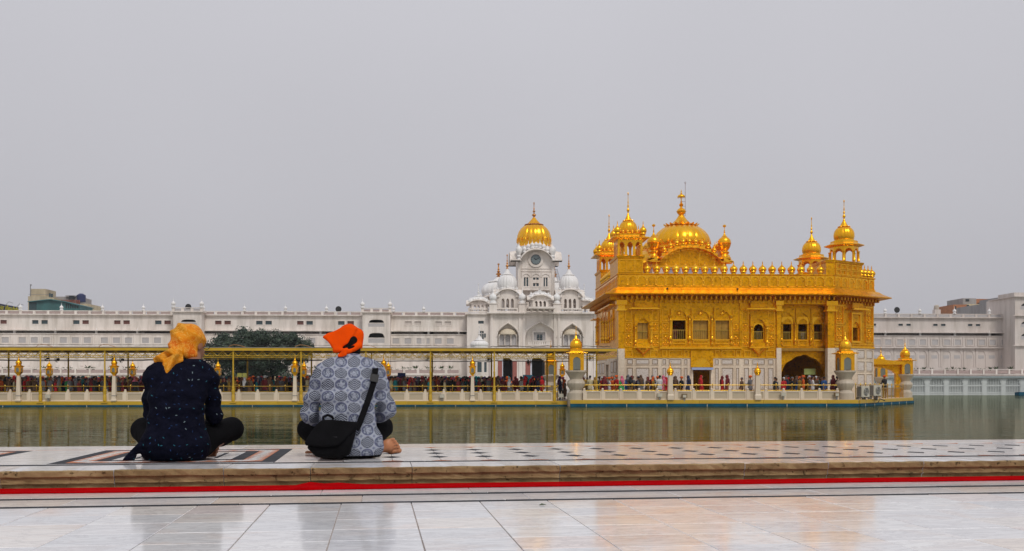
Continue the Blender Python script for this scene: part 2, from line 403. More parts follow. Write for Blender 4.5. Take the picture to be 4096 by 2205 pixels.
# ------------------------------------------------------------------ near bank: marble floor, carpet, ledge, inlaid platform
PHI = math.radians(4.7); SH = (.07 * math.cos(PHI), .07 * math.sin(PHI), 0); FZ, PZT = .66, .763
rnd = random.Random(7); M['joint'] = plain('floor_joint', (.36, .31, .28), .8)
T_FRONT, T_BACK = 5.78, 8.12
floor = MB().slab([(-70, -60), (80, -60), (80, T_FRONT + .2), (-70, T_FRONT + .2)], -1.5, FZ - .006).build('floor', M['joint'], loc=SH, rz=PHI)
tag(floor, kind='structure')
def chip(w, d, th, mat, name, bev=.0015):
    mb = MB(); a, b = w/2, d/2
    mb.rings([ring3([(-a,-b),(a,-b),(a,b),(-a,b)], -th), ring3([(-a,-b),(a,-b),(a,b),(-a,b)], -bev),
              ring3([(-a+bev,-b+bev),(a-bev,-b+bev),(a-bev,b-bev),(-a+bev,b-bev)], 0)], True, True, True)
    return mb.mesh(name, mat)
tile_cache = {}
def lay(parent, name, s0, s1, t0, t1, z, mat, gap=.003, th=.0):
    key = (round(s1-s0, 3), round(t1-t0, 3), mat.name, round(th, 3))
    if key not in tile_cache: tile_cache[key] = chip(s1-s0-gap, t1-t0-gap, th or .016, mat, name)
    return link(name, tile_cache[key], parent, ((s0+s1)/2, (t0+t1)/2, z))
rows = [4.885, 4.57, 4.285, 3.985, 3.70, 3.43, 3.15, 2.87, 2.59, 2.31]
cols = [.09 + .3355 * k for k in range(-11, 13)]
for i in range(len(cols) - 1):
    for j in range(len(rows) - 1):
        lay(floor, 'floor_tile', cols[i], cols[i+1], rows[j+1], rows[j], FZ + rnd.uniform(-.0006, .0006), M['tile'], .0042)
mb = MB().slab([(-60, -60), (60, -60), (60, rows[-1] - .002), (-60, rows[-1] - .002)], FZ - .018, FZ - .001)
mb.slab([(cols[-1] + .002, rows[-1]), (60, rows[-1]), (60, 4.885), (cols[-1] + .002, 4.885)], FZ - .018, FZ - .001)
mb.slab([(-60, rows[-1]), (cols[0] - .002, rows[-1]), (cols[0] - .002, 4.885), (-60, 4.885)], FZ - .018, FZ - .001)
mb.build('outer_paving', M['paving'], floor)
def strip_run(parent, name, t0, t1, z, mat, step, s0=-8, s1=10, jit=.12):
    s = s0
    while s < s1:
        e = s + step * (1 + rnd.uniform(-jit, jit)); lay(parent, name, round(s, 2), round(e, 2), t0, t1, z + rnd.uniform(-.0004, .0004), mat); s = round(e, 2)
strip_run(floor, 'border_strip', 4.885, 4.955, FZ, M['blackstone'], 1.2)
strip_run(floor, 'border_slab', 4.955, 5.235, FZ, M['tile'], .78)
strip_run(floor, 'border_strip', 5.235, 5.315, FZ, M['blackstone'], 1.2)
strip_run(floor, 'border_slab', 5.315, 5.79, FZ, M['tile'], .85)

# red carpet runner with a ruck in it
mb = MB(); rs = []
for i in range(241):
    s = -9 + 19 * i / 240
    k = math.exp(-((s + .43) / .035) ** 2) * .016 + math.exp(-((s + .30) / .09) ** 2) * .008
    wob = .004 * math.sin(s * 2.1) + .003 * math.sin(s * 5.3)
    f = 5.535 + wob + (.012 if s > -.4 else 0)
    b = 5.757 + .5 * wob
    rs.append([(s, f, FZ + .002), (s, f, FZ + .009 + k * .6), (s, (f+b)/2, FZ + .010 + k), (s, b, FZ + .009 + k * 1.4), (s, b, FZ + .002)])
mb.rings(rs, True, True, True)
tag(mb.build('carpet_runner', M['carpet'], loc=SH, rz=PHI, smooth=50), 'long narrow red carpet laid on the marble floor along the step', 'carpet')

# platform (one step up) and its stones
plat = MB().slab([(-60, T_FRONT + .12), (70, T_FRONT + .12), (70, T_BACK - .06), (-60, T_BACK - .06)], -1.5, PZT - .02).build('platform', M['grout'], loc=SH, rz=PHI)
tag(plat, kind='structure')
cj = [-60, -6.0, -5.2, -4.5, -3.9, -3.3, -2.72, -2.12, -1.52, -.93, -.45, .125, .99, 2.12, 2.65, 3.27, 4.05, 4.8, 5.6, 6.4, 7.2, 60]
for a, b in zip(cj[:-1], cj[1:]):
    t0, zt = T_FRONT, PZT; w = b - a - .004; c = (a + b) / 2
    prof = [(6.137, zt - .05), (6.137, zt), (t0 + .006, zt), (t0, zt - .006), (t0 + .001, zt - .034), (t0 + .007, zt - .040), (t0 + .016, zt - .043), (t0 + .017, zt - .066),
            (t0 + .011, zt - .069), (t0 + .011, zt - .074), (t0 + .030, zt - .080), (t0 + .030, zt - .104), (t0 + .2, zt - .104)]
    n = max(2, min(26, int(w / .045))); rs = []
    for i in range(n + 1):
        x = -w/2 + w * i / n; ring = []
        for k, (t, z) in enumerate(prof):
            j = rnd.uniform(-.0035, .0035) if 2 <= k <= 11 else 0
            ring.append((x, t + j, z + (rnd.uniform(-.0025, .0012) if k in (2, 3, 4) else 0)))
        rs.append(ring)
    mb = MB(); mb.rings(rs, True, True, True)
    mb.m = [0] * len(mb.m); np_ = len(prof)
    for q in range(len(mb.f) - 2):
        if q % np_ >= 2: mb.m[q] = 1
    o = mb.build('coping_stone', [M['tile'], M['ledge']], plat, loc=(c, 0, rnd.uniform(-.0015, .0015)))
strip_run(plat, 'inlay_strip', 6.14, 6.238, PZT, M['blackstone'], 1.4, -4, 10)
strip_run(plat, 'border_slab', 7.662, T_BACK, PZT, M['tile'], 1.0)
strip_run(plat, 'inlay_strip', 7.648, 7.662, PZT, M['orangestone'], 1.4)
# right field: clipped squares with black diamonds at their corners
SP, TP = .305, .357
S0 = .325
dm = MB(); a, b = .064, .092
dm.slab([(0, -b), (a, 0), (0, b), (-a, 0)], -.016, 0); dme = dm.mesh('inlay_diamond', M['blackstone'])
dh = MB(); dh.slab([(-a, 0), (a, 0), (0, .045)], -.016, 0); dhe = dh.mesh('inlay_triangle', M['orangestone'])
oc = MB(); w, d, g = SP/2 - .0015, TP/2 - .0015, .002
oc.slab([(-w + a + g, -d), (w - a - g, -d), (w, -d + b + g), (w, d - b - g), (w - a - g, d), (-w + a + g, d), (-w, d - b - g), (-w, -d + b + g)], -.016, 0)
oce = oc.mesh('clipped_tile', M['tile'])
t_rows = [6.240 + d + .0015, 6.240 + TP + d + .0015, 6.240 + 2*TP + d + .0015, 6.240 + 3*TP + d + .0015]
for i in range(-2, 26):
    s = S0 + SP * i
    for j, t in enumerate(t_rows):
        link('clipped_tile', oce, plat, (s + SP/2, t, PZT + rnd.uniform(-.0004, .0004)))
        if j < 3 and i > -2: link('inlay_diamond', dme, plat, (s, t + d + .0015, PZT))
    if i > -2: link('inlay_triangle', dhe, plat, (s, 6.241, PZT + .0005))
# left field: plain slabs and two framed inlay panels
sL = S0 - 2 * SP
def panel(s0, s1, t0, t1):
    p = pempty('inlay_panel', plat)
    def bar(nm, a, b, c, d_, mat): lay(p, nm, a, b, c, d_, PZT, mat, .0015)
    def ringed(nm, k0, k1, mat):
        bar(nm, s0 + k0, s1 - k0, t0 + k0, t0 + k1, mat); bar(nm, s0 + k0, s1 - k0, t1 - k1, t1 - k0, mat)
        bar(nm, s0 + k0, s0 + k1, t0 + k1, t1 - k1, mat); bar(nm, s1 - k1, s1 - k0, t0 + k1, t1 - k1, mat)
    ringed('frame_bar', 0, .085, M['blackstone']); ringed('band_bar', .085, .215, M['orangestone']); ringed('frame_bar', .215, .30, M['blackstone'])
    ringed('field_bar', .30, .40, M['tile']); ringed('frame_bar', .40, .43, M['blackstone'])
    bar('field_slab', s0 + .43, s1 - .43, t0 + .43, t1 - .43, M['tile'])
    loz = MB(); loz.slab([(0, -.058), (.075, 0), (0, .058), (-.075, 0)], -.012, 0)
    key = 'loz'
    if key not in tile_cache: tile_cache[key] = loz.mesh('inlay_lozenge', M['tile'])
    n = 8; L_ = (s1 - s0 - .30); W_ = (t1 - t0 - .30)
    for k in range(n):
        q = s0 + .15 + L_ * (k + .5) / n
        for t in (t0 + .15, t1 - .15): link('inlay_lozenge', tile_cache[key], p, (q, t, PZT + .001))
        q = t0 + .15 + W_ * (k + .5) / n
        for s in (s0 + .15, s1 - .15): link('inlay_lozenge', tile_cache[key], p, (s, q, PZT + .001), math.pi/2)
panel(-2.03, -.70, 6.26, 7.60); panel(-3.86, -2.53, 6.26, 7.60)
for a, b in ((-8, -6), (-6, -4.9), (-4.9, -3.86), (-2.53, -2.03), (-.70, sL)):
    lay(plat, 'field_slab', a, b, 6.24, 6.92, PZT, M['tile']); lay(plat, 'field_slab', a, b, 6.92, 7.646, PZT, M['tile'])
for a, b in ((-2.03, -.70), (-3.86, -2.53)):
    lay(plat, 'border_strip', a, b, 7.60, 7.646, PZT, M['tile']); lay(plat, 'border_strip', a, b, 6.24, 6.26, PZT, M['tile'])

# a dry leaf on the floor
mb = MB(); mb.face([(-.02,0,0),(0,-.008,.004),(.022,0,.001),(0,.009,.006)]); mb.face([(-.02,0,.001),(0,.009,.007),(.022,0,.002),(0,-.008,.005)])
lp = PZ(2170, 2022, FZ)
tag(mb.build('fallen_leaf', M['leaf'], loc=(lp.x, lp.y, FZ + .002), rz=.4), 'small dry leaf lying alone on the marble floor', 'leaf')

# ------------------------------------------------------------------ water and far ground
YB_W = 153.0
wm = MB(); wm.face([(-90, 5, 0), (130, 5, 0), (130, YB_W + .5, 0), (-90, YB_W + .5, 0)])
tag(wm.build('water', M['water']), kind='structure')
gm = MB(); gm.box(-900, 900, YB_W, 1500, -2, .9); gm.box(-900, -85, -200, YB_W, -2, .7); gm.box(115, 900, -200, YB_W, -2, .7)
tag(gm.build('ground', M['ground']), kind='structure')

# ------------------------------------------------------------------ the gilded temple
YF = 68.0
def fx(px): return GX(px, YF)
def fz(py, px=2800): return GZ(px, py, YF)
A_ = (fx(2473), YF); B_ = (fx(3335), YF); DEPTH = 11.1
C_ = (B_[0] + 3.8, YF + 2.3); D_ = (C_[0], YF + DEPTH - 2.3); E_ = (B_[0], YF + DEPTH); G_ = (A_[0], YF + DEPTH)
PLAN = [A_, B_, C_, D_, E_, G_]
DK = .42                                               # terrace level over the water
temple = thing('golden_temple', 'gilded temple with ribbed domes and marble base standing in the pool', 'temple')
def TP_(name, mb, mat, smooth=None, parent=None): return mb.build(name, M[mat] if isinstance(mat, str) else mat, parent or temple, smooth)
def LS(px, a, b):                                      # where a pixel column meets a wall line
    d = ray(px, 1500); ex, ey = b[0]-a[0], b[1]-a[1]; L_ = math.hypot(ex, ey)
    det = d[0] * (-ey) - d[1] * (-ex)
    k = (a[0] * (-ey) - a[1] * (-ex)) / det
    return ((k*d[0]-a[0]) * ex + (k*d[1]-a[1]) * ey) / L_, k
def LZ(px, py, a, b): return HC + LS(px, a, b)[1] * (YH - py) / F_PX
def R(*q): return (fx(q[0]), fx(q[1]), fz(q[3]), fz(q[2]))      # px0,px1,py_top,py_bottom -> x0,x1,z0,z1
Z_M, Z_EV = fz(1430), fz(1199)
X3 = fx(3122)
door = R(2772, 2843, 1479, 1601); door = (door[0], door[1], DK - .1, door[3])
TP_('marble_wall', MB().wall(A_[0], X3, DK - .1, Z_M, YF, YF + .4, [door]), 'dado')
win_open = R(2689, 2742, 1281, 1358); win_c = R(2771, 2833, 1281, 1358); win_r = R(2861, 2917, 1281, 1358)
or_l = R(2550, 2592, 1293, 1357); or_r = R(3016, 3053, 1293, 1357)
TP_('front_wall', MB().wall(A_[0], X3, Z_M, 8.1, YF + .02, YF + .4, [win_open, win_c, win_r, or_l, or_r]), 'gold_relief')
for h in (win_c, win_r, or_l):
    w = h[1] - h[0]
    s = TP_('shutter', MB().box(h[0], h[0] + w/2 - .01, YF + .16, YF + .22, h[2], h[3]).box(h[0] + w/2 + .01, h[1], YF + .16, YF + .22, h[2], h[3]), 'wood')
def window_rail(h, y=YF + .1, n=7):
    zt = h[2] + (h[3] - h[2]) * .5
    mb = MB().box(h[0], h[1], y, y + .04, zt - .04, zt)
    for i in range(1, n):
        x = h[0] + (h[1] - h[0]) * i / n; mb.box(x - .012, x + .012, y + .01, y + .03, h[2], zt - .04)
    TP_('window_rail', mb, 'brass')
for h in (win_open, win_c, win_r, or_l, or_r): window_rail(h)
for h in (win_open, win_c, win_r):                     # frames and cusped hoods over the three windows
    cx_, w = (h[0] + h[1]) / 2, h[1] - h[0]
    TP_('window_frame', MB().frame(h[0] - .06, h[1] + .06, h[2] - .05, h[3] + .04, .06, YF - .05, YF + .02), 'gold')
    z0, z1 = h[3] + .04, fz(1233)
    TP_('window_hood', MB().arch(cx_ - w/2 - .12, cx_ + w/2 + .12, z1, cx_, w + .1, z0 + .12, (z1 - z0) * .68, YF - .10, YF + .02, z0), 'gold_relief')
    TP_('rosette', MB().ball((cx_, YF, (z0 + z1) / 2 + .02), (.17, .09, .11), 10, 6), 'gold', 60)
    TP_('sill_panel', MB().frame(h[0], h[1], fz(1377), h[2] - .08, .05, YF - .06, YF + .02), 'gold')
TP_('panel_surround', MB().frame(fx(2637), fx(2966), fz(1396), fz(1201), .14, YF - .08, YF + .021), 'gold_relief')
TP_('panel_ledge', MB().box(fx(2636), fx(2967), YF - .24, YF - .081, fz(1397), fz(1390)), 'gold')
bal = [(.10, 0), (.10, .10), (.065, .14), (.11, .26), (.12, .36), (.07, .46), (.09, .50), (.075, .56), (.07, 1.35), (.085, 1.40), (.06, 1.46), (.12, 1.56), (.13, 1.66)]
bal_me = MB().lathe(bal, 12).mesh('window_column', M['gold'], 40)
for px in (2681, 2758, 2848, 2925):
    k = (fz(1262) - fz(1378)) / 1.66
    link('window_column', bal_me, temple, (fx(px), YF - .03, fz(1378)), 0, (1.15, 1.15, k))
# flower reliefs
fl = MB()
for (x, z, r) in ((0, .62, .09), (-.12, .5, .06), (.12, .5, .06), (-.16, .2, .075), (.16, .2, .075), (0, .36, .05), (-.09, .08, .05), (.09, .08, .05)): fl.ball((x, 0, z), (r, .05, r * .8), 8, 4)
fl.tube([(0, 0, 0), (0, 0, .6)], .022, 5)
fl_me = fl.mesh('flower_relief', M['gold'], 60)
for px in (2514, 2622, 2662, 2944, 2981, 3085):
    link('flower_relief', fl_me, temple, (fx(px), YF + .0, fz(1384)), 0, 1.0)
    link('flower_relief', fl_me, temple, (fx(px), YF + .0, fz(1325)), 0, (.8, .8, .7))
    w = .46
    for (pa, pb) in ((1388, 1334), (1330, 1290), (1286, 1240)):
        TP_('panel_frame', MB().frame(fx(px) - w/2, fx(px) + w/2, fz(pa), fz(pb), .035, YF - .035, YF + .021), 'gold')
def oriel(cpx, h):
    c = fx(cpx); p = pempty('oriel_window', temple)
    x0, x1 = c - .61, c + .61
    q = lambda n, mb, m='gold', s=None: TP_(n, mb, m, s, p)
    q('oriel_surround', MB().wall(x0, x1, fz(1388), fz(1258), YF - .16, YF + .021, [(x0 + .19, x1 - .19, fz(1372), fz(1272))]), 'gold_relief')
    z0 = fz(1300) + .02
    q('oriel_arch', MB().arch(x0 + .19, x1 - .19, fz(1272), c, x1 - x0 - .42, z0, .40, YF - .12, YF + .02), 'gold_relief')
    if h is or_r: q('window_arch', MB().arch(h[0], h[1], h[3], (h[0] + h[1]) / 2, h[1] - h[0] - .06, h[3] - .3, .27, YF + .03, YF + .12), 'gold')
    for s in (-1, 1):
        o = link('oriel_column', bal_me, p, (c + s * .54, YF - .19, fz(1386)), 0, (.9, .9, .86))
    q('awning', MB().prism([(c - 1.06, fz(1240)), (c + 1.06, fz(1240)), (c + 1.02, fz(1240) + .05), (c + .8, fz(1234)), (c - .8, fz(1234)), (c - 1.02, fz(1240) + .05)], YF - .62, YF + .021))
    q('awning_box', MB().box(c - .62, c + .62, YF - .24, YF + .021, fz(1231), fz(1215)).box(c - .66, c + .66, YF - .30, YF + .021, fz(1215), fz(1211)).box(c - .58, c + .58, YF - .22, YF + .021, fz(1211), fz(1205)), 'gold_relief')
    q('oriel_base', MB().box(c - .70, c + .70, YF - .30, YF + .021, fz(1393), fz(1388)))
    mb = MB(); mb.lathe([(.05, 0), (.09, .06), (.05, .12), (.15, .2), (.30, .32), (.46, .46), (.52, .56)], 16, (c, YF, fz(1426)))
    q('oriel_bracket', mb, 'gold', 50)
oriel(2571.7, or_l); oriel(3034, or_r)
# low gilt course
z0, z1 = fz(1428), fz(1401)
for a, b in ((2501, 2530), (2600, 2632), (2647, 2667), (2675, 2728), (2734, 2753), (2860, 2880), (2885, 2938), (2944, 2963), (2975, 3003), (3064, 3098)):
    TP_('course_panel', MB().frame(fx(a), fx(b), z0, z1, .05, YF - .04, YF + .021), 'gold')
TP_('base_moulding', MB().box(A_[0] + .02, X3 - .3, YF - .05, YF - .001, Z_M - .05, Z_M + .03), 'gold')
# gilt panel with arch over the door, pale awning, dark doorway
TP_('door_panel', MB().arch(fx(2762), fx(2851), fz(1403), fx(2806.5), 1.24, fz(1462), .55, YF - .12, YF - .002, fz(1470), kind='ogee'), 'gold_relief')
TP_('door_tympanum', MB().box(fx(2766), fx(2847), YF - .08, YF - .004, fz(1469), fz(1430)), 'gold')
m = plain('awning_cloth', (.32, .40, .62), .9, 0, .1); TP_('door_awning', MB().box(fx(2764), fx(2849), YF - .3, YF - .125, fz(1480), fz(1471)), m)
for a, b in ((2765, 2772), (2843, 2850)): TP_('door_jamb', MB().box(fx(a), fx(b), YF - .05, YF - .001, DK, fz(1480)), 'dado')
# marble dado panels
M['inlay_line'] = plain('inlay_line', (.24, .17, .12), .5)
def dado_panel(x0, x1, z0, z1, Mx=None):
    mb = MB(Mx); mb.frame(x0, x1, z0, z1, .05, -.035, -.001, 0); mb.frame(x0 + .05, x1 - .05, z0 + .05, z1 - .05, .045, -.008, -.001, 2); mb.box(x0 + .12, x1 - .12, -.02, -.002, z0 + .12, z1 - .12, 1)
    mb.build('marble_panel', [M['dado'], M['inlay'], M['inlay_line']], temple)
FM = Matrix.Translation((0, YF, 0))
for a, b in ((2505, 2534), (2540, 2600), (2605, 2634), (2647, 2667), (2673, 2728), (2734, 2752), (2857, 2877), (2883, 2935), (2941, 2959), (2973, 2998), (3006, 3061), (3069, 3096)):
    dado_panel(fx(a), fx(b), fz(1462), fz(1435), FM); dado_panel(fx(a), fx(b), fz(1562), fz(1469), FM); dado_panel(fx(a), fx(b), DK + .08, fz(1568), FM)
# corner pilasters: marble shaft below, gilt above with a bracketed capital
def pilaster(x0, x1, y, zb):
    p = pempty('pilaster', temple)
    TP_('marble_shaft', MB().box(x0, x1, y - .14, y + .36, DK - .1, zb), 'dado', None, p)
    TP_('gilt_shaft', MB().box(x0 + .02, x1 - .02, y - .10, y + .36, zb, fz(1245)), 'gold_relief', None, p)
    c, w = (x0 + x1) / 2, x1 - x0
    TP_('capital', MB().box(c - w*.75, c + w*.75, y - .30, y + .36, fz(1245), fz(1238)).box(c - w*.55, c + w*.55, y - .2, y + .36, fz(1238), fz(1222)).box(c - w*.8, c + w*.8, y - .36, y + .36, fz(1222), fz(1204)), 'gold', None, p)
pilaster(A_[0] - .03, fx(2497), YF, fz(1396)); pilaster(fx(3104), fx(3123), YF, fz(1392)); pilaster(fx(3308), fx(3336), YF, fz(1392))
# right-hand bay: great cusped arch below, three windows above
YBAY = YF + .85
bx = lambda px: GX(px, YBAY); bz = lambda py: GZ(3200, py, YBAY)
TP_('bay_arch', MB().arch(bx(3120), bx(3312), bz(1392), bx(3214.5), bx(3303) - bx(3126), bz(1495), bz(1416) - bz(1495), YBAY, YBAY + .5, DK - .1, n=26), 'gold_relief')
bw = [(bx(a), bx(b), bz(1358), bz(1297)) for a, b in ((3132, 3165), (3193, 3228), (3256, 3288))]
TP_('bay_wall', MB().wall(bx(3120), bx(3312), bz(1392), 8.1, YBAY, YBAY + .4, bw), 'gold_relief')
for h in bw:
    c = (h[0] + h[1]) / 2; window_rail(h, YBAY + .08, 6)
    TP_('window_hood', MB().arch(c - .52, c + .52, bz(1234), c, .90, bz(1288), .62, YBAY - .1, YBAY - .002, bz(1296), kind='ogee'), 'gold_relief')
    TP_('window_hood', MB().arch(c - .42, c + .42, bz(1268), c, .62, bz(1292), .30, YBAY - .05, YBAY - .003, bz(1297), kind='ogee'), 'gold')
    TP_('sill_panel', MB().frame(h[0] - .05, h[1] + .05, bz(1386), h[2] - .06, .05, YBAY - .06, YBAY - .001), 'gold')
for px in (3125, 3179, 3242, 3303): link('window_column', bal_me, temple, (bx(px), YBAY - .09, bz(1380)), 0, (.85, .85, (bz(1290) - bz(1380)) / 1.66))
TP_('bay_lintel', MB().box(fx(3123), fx(3308), YF - .05, YBAY + .1, fz(1216), 8.0), 'gold_relief')
# slanted right face
MC, LC, AC = frame_of(B_, C_)
cs = lambda px: LS(px, B_, C_)[0]; cz = lambda px, py: LZ(px, py, B_, C_)
zmc = cz(3420, 1391)
hw = (cs(3408.5), cs(3431.5), cz(3420, 1363), cz(3420, 1311))
TP_('slant_marble_wall', MB(MC).wall(0, LC, DK - .1, zmc, 0, .4), 'dado')
TP_('slant_wall', MB(MC).wall(0, LC, zmc, 8.1, .02, .4, [hw]), 'gold_relief')
c = (hw[0] + hw[1]) / 2
TP_('window_frame', MB(MC).frame(hw[0] - .22, hw[1] + .22, cz(3420, 1372), cz(3420, 1252), .12, -.14, .021), 'gold')
TP_('window_hood', MB(MC).arch(hw[0] - .1, hw[1] + .1, cz(3420, 1262), c, hw[1] - hw[0] + .1, hw[3], .42, -.08, .021), 'gold_relief')
TP_('awning', MB(MC).prism([(c - 1.0, cz(3420, 1243)), (c + 1.0, cz(3420, 1243)), (c + .8, cz(3420, 1236)), (c - .8, cz(3420, 1236))], -.6, .021), 'gold')
TP_('awning_box', MB(MC).box(c - .6, c + .6, -.25, .021, cz(3420, 1236), cz(3420, 1214)), 'gold_relief')
TP_('wall_moulding', MB(MC).box(0, LC, -.08, -.001, zmc - .04, zmc + .08).box(0, LC, -.05, -.001, zmc + .2, zmc + .26), 'gold')
for s in (.62, LC - .55):
    for za, zb in ((zmc + .4, zmc + 1.5), (zmc + 1.6, zmc + 2.9)):
        TP_('panel_frame', MB(MC).frame(s - .42, s + .42, za, zb, .05, -.04, .021), 'gold')
        o = link('flower_relief', fl_me, temple, MC @ Vector((s, 0, za + .15)), AC, 1.1)
for k, (a, b) in enumerate(((.15, .75), (.85, 2.0), (2.5, 3.4), (3.5, 4.3))):
    for za, zb in ((DK + .1, 1.2), (1.3, 2.2), (2.3, 3.1), (3.2, zmc - .12)): dado_panel(a, b, za, zb, MC)
# left face, seen at a narrow angle
ML, LL, AL = frame_of(G_, A_)
ls = lambda px: LS(px, G_, A_)[0]; lz = lambda px, py: LZ(px, py, G_, A_)
hd = (ls(2423), ls(2434), DK - .1, 2.9)
lw = [(ls(2410), ls(2414), lz(2412, 1362), lz(2412, 1290)), (ls(2420), ls(2425), lz(2422, 1362), lz(2422, 1290)), (ls(2431), ls(2436), lz(2433, 1362), lz(2433, 1290)), (ls(2448), ls(2453), lz(2450, 1350), lz(2450, 1282)), (ls(2388), ls(2391), lz(2390, 1370), lz(2390, 1310))]
TP_('side_marble_wall', MB(ML).wall(0, LL, DK - .1, 3.3, 0, .4, [hd]), 'dado')
TP_('side_wall', MB(ML).wall(0, LL, 3.3, 8.1, .02, .4, lw), 'gold_relief')
for h in lw:
    c = (h[0] + h[1]) / 2; w = h[1] - h[0]
    TP_('window_hood', MB(ML).arch(c - w*.8, c + w*.8, h[3] + .75, c, w * 1.2, h[3], .55, -.1, .021, kind='ogee'), 'gold')
    for s in (-1, 1): link('window_column', bal_me, temple, ML @ Vector((c + s * w * .72, -.06, h[2] - .2)), 0, (.7, .7, (h[3] - h[2] + .3) / 1.66))
for (pa, pb, py) in ((2417, 2466, 1247), (2386, 2398, 1285)):
    TP_('awning', MB(ML).box(ls(pa), ls(pb), -.5, .021, lz(pa, py), lz(pa, py) + .08), 'gold')
for k in range(7):
    a = .5 + k * 1.45
    if not (a < hd[1] and a + 1.2 > hd[0]): dado_panel(a, a + 1.2, 2.2, 3.1, ML); dado_panel(a, a + 1.2, DK + .2, 2.1, ML)
# unseen sides, inner floors and back wall
MR, LR, _ = frame_of(C_, D_); TP_('right_wall', MB(MR).wall(0, LR, DK - .1, 8.1, 0, .4), 'gold_relief')
M2, L2, _ = frame_of(D_, E_); TP_('rear_slant_wall', MB(M2).wall(0, L2, DK - .1, 8.1, 0, .4), 'gold_relief')
M3, L3, _ = frame_of(E_, G_); TP_('rear_wall', MB(M3).wall(0, L3, DK - .1, 8.1, 0, .4), 'gold_relief')
inner = offset_poly(PLAN, -.42)
TP_('upper_floor', MB().slab(inner, 3.75, 3.95), 'wood'); TP_('roof_slab', MB().slab(inner, 8.12, 8.3), 'gold')
# eave, parapet
e = [(0.0, 7.40), (.10, 7.44), (.30, 7.47), (.60, 7.50), (1.02, 7.53), (1.06, 7.54), (1.06, 7.60), (.55, 7.83), (.30, 8.02), (.02, 8.10)]
TP_('eave', MB().rings([ring3(offset_poly(PLAN, d), z) for d, z in e]), 'gold_relief')
brk = MB().prism([(-.055, -.42), (.055, -.42), (.055, 0), (-.055, 0)], -.16, 0).prism([(-.05, -.22), (.05, -.22), (.05, 0), (-.05, 0)], -.55, -.161).mesh('eave_bracket', M['gold_relief'])
for (a, b) in ((A_, B_), (B_, C_), (G_, A_)):
    Mw, Lw, ang = frame_of(a, b); n = int(Lw / .34)
    for k in range(n): link('eave_bracket', brk, temple, Mw @ Vector(((k + .5) * Lw / n, 0, 7.46)), ang)
e = [(.0, 8.05), (.10, 8.08), (.10, 8.17), (.03, 8.20), (.03, 8.94), (.10, 8.96), (.10, 9.03), (-.22, 9.03), (-.22, 8.05)]
TP_('parapet', MB().rings([ring3(offset_poly(PLAN, d), z) for d, z in e]), 'gold_relief')
mb = MB().arch(-.31, .31, .70, 0, .50, .44, .20, -.045, 0, .02); mb.ball((.31, -.03, .36), (.045, .04, .06), 6, 4); mb.ball((.31, -.03, .05), (.05, .04, .05), 6, 4)
pp_me = mb.mesh('parapet_panel', M['gold'])
for (a, b) in ((A_, B_), (B_, C_), (G_, A_)):
    Mw, Lw, ang = frame_of(a, b); n = int(Lw / .645)
    for k in range(n): link('parapet_panel', pp_me, temple, Mw @ Vector(((k + .5) * Lw / n, -.03, 8.20)), ang)
cup = [(.17, 0), (.17, .08), (.11, .10), (.235, .12), (.235, .16), (.21, .19), (.265, .27), (.275, .35), (.25, .44), (.17, .52), (.13, .54), (.135, .555), (.085, .58), (.05, .66), (.022, .70), (.05, .73), (.02, .76), (.035, .79), (.006, .92)]
cup_me = MB().lathe(cup, 14).mesh('cupola', M['gold'], 45)
for k in range(19): link('cupola', cup_me, temple, (GX(2587.7 + (3281 - 2587.7) * k / 18, YF + .1), YF + .1, 9.03))
for k in range(4): link('cupola', cup_me, temple, MC @ Vector((LC * (.70 + .09 * k), .1, 9.03)))
for k in range(7): link('cupola', cup_me, temple, ML @ Vector((3.2 + .62 * k, .1, 9.03)))

def finial(parent, c, H, r, mat, top=True):
    p = [(.9, 0), (.5, .06), (.45, .10), (1.0, .17), (1.05, .21), (.5, .28), (.35, .32), (.75, .38), (.35, .44), (.28, .50), (.5, .55), (.25, .60), (.2, .78), (.18, .86), (.42, .885), (.42, .965), (.1, 1.0)]
    return MB().lathe([(r * a, H * b) for a, b in p], 10, c).build('finial', mat, parent, 50)
def dome(parent, c, Rr, Hd, mat, ribs=16, seg=64, amp=.05, cone=.55, fin=1.2, band=True, fmat=None, petals=None):
    """ribbed onion dome, petal collar, fluted tip and finial; c is the centre of its base"""
    p = [(.90, 0), (.93, .02), (.93, .10), (.90, .12), (.97, .22), (1.0, .38), (.985, .55), (.90, .74), (.75, .89), (.56, .985), (.5, 1.0)]
    d = MB().lathe([(Rr * a, Hd * b) for a, b in p], seg, c, ribs, amp, (Hd * .13, Hd * 2)).build('dome', mat, parent, 38)
    z = c[2] + Hd
    MB().lathe([(Rr * .48, -.02), (Rr * .62, .03 * Rr), (Rr * .60, .07 * Rr), (Rr * .42, .10 * Rr)], seg, (c[0], c[1], z), 24, .10).build('dome_collar', petals or mat, parent)
    k = Hd * cone
    MB().lathe([(Rr * .44, .08 * Rr), (Rr * .33, k * .35), (Rr * .2, k * .68), (Rr * .10, k * .95), (Rr * .08, k)], 32, (c[0], c[1], z), 12, .08).build('dome_tip', mat, parent, 40)
    finial(parent, (c[0], c[1], z + k - .02), fin, Rr * .15, fmat or mat)
    return d
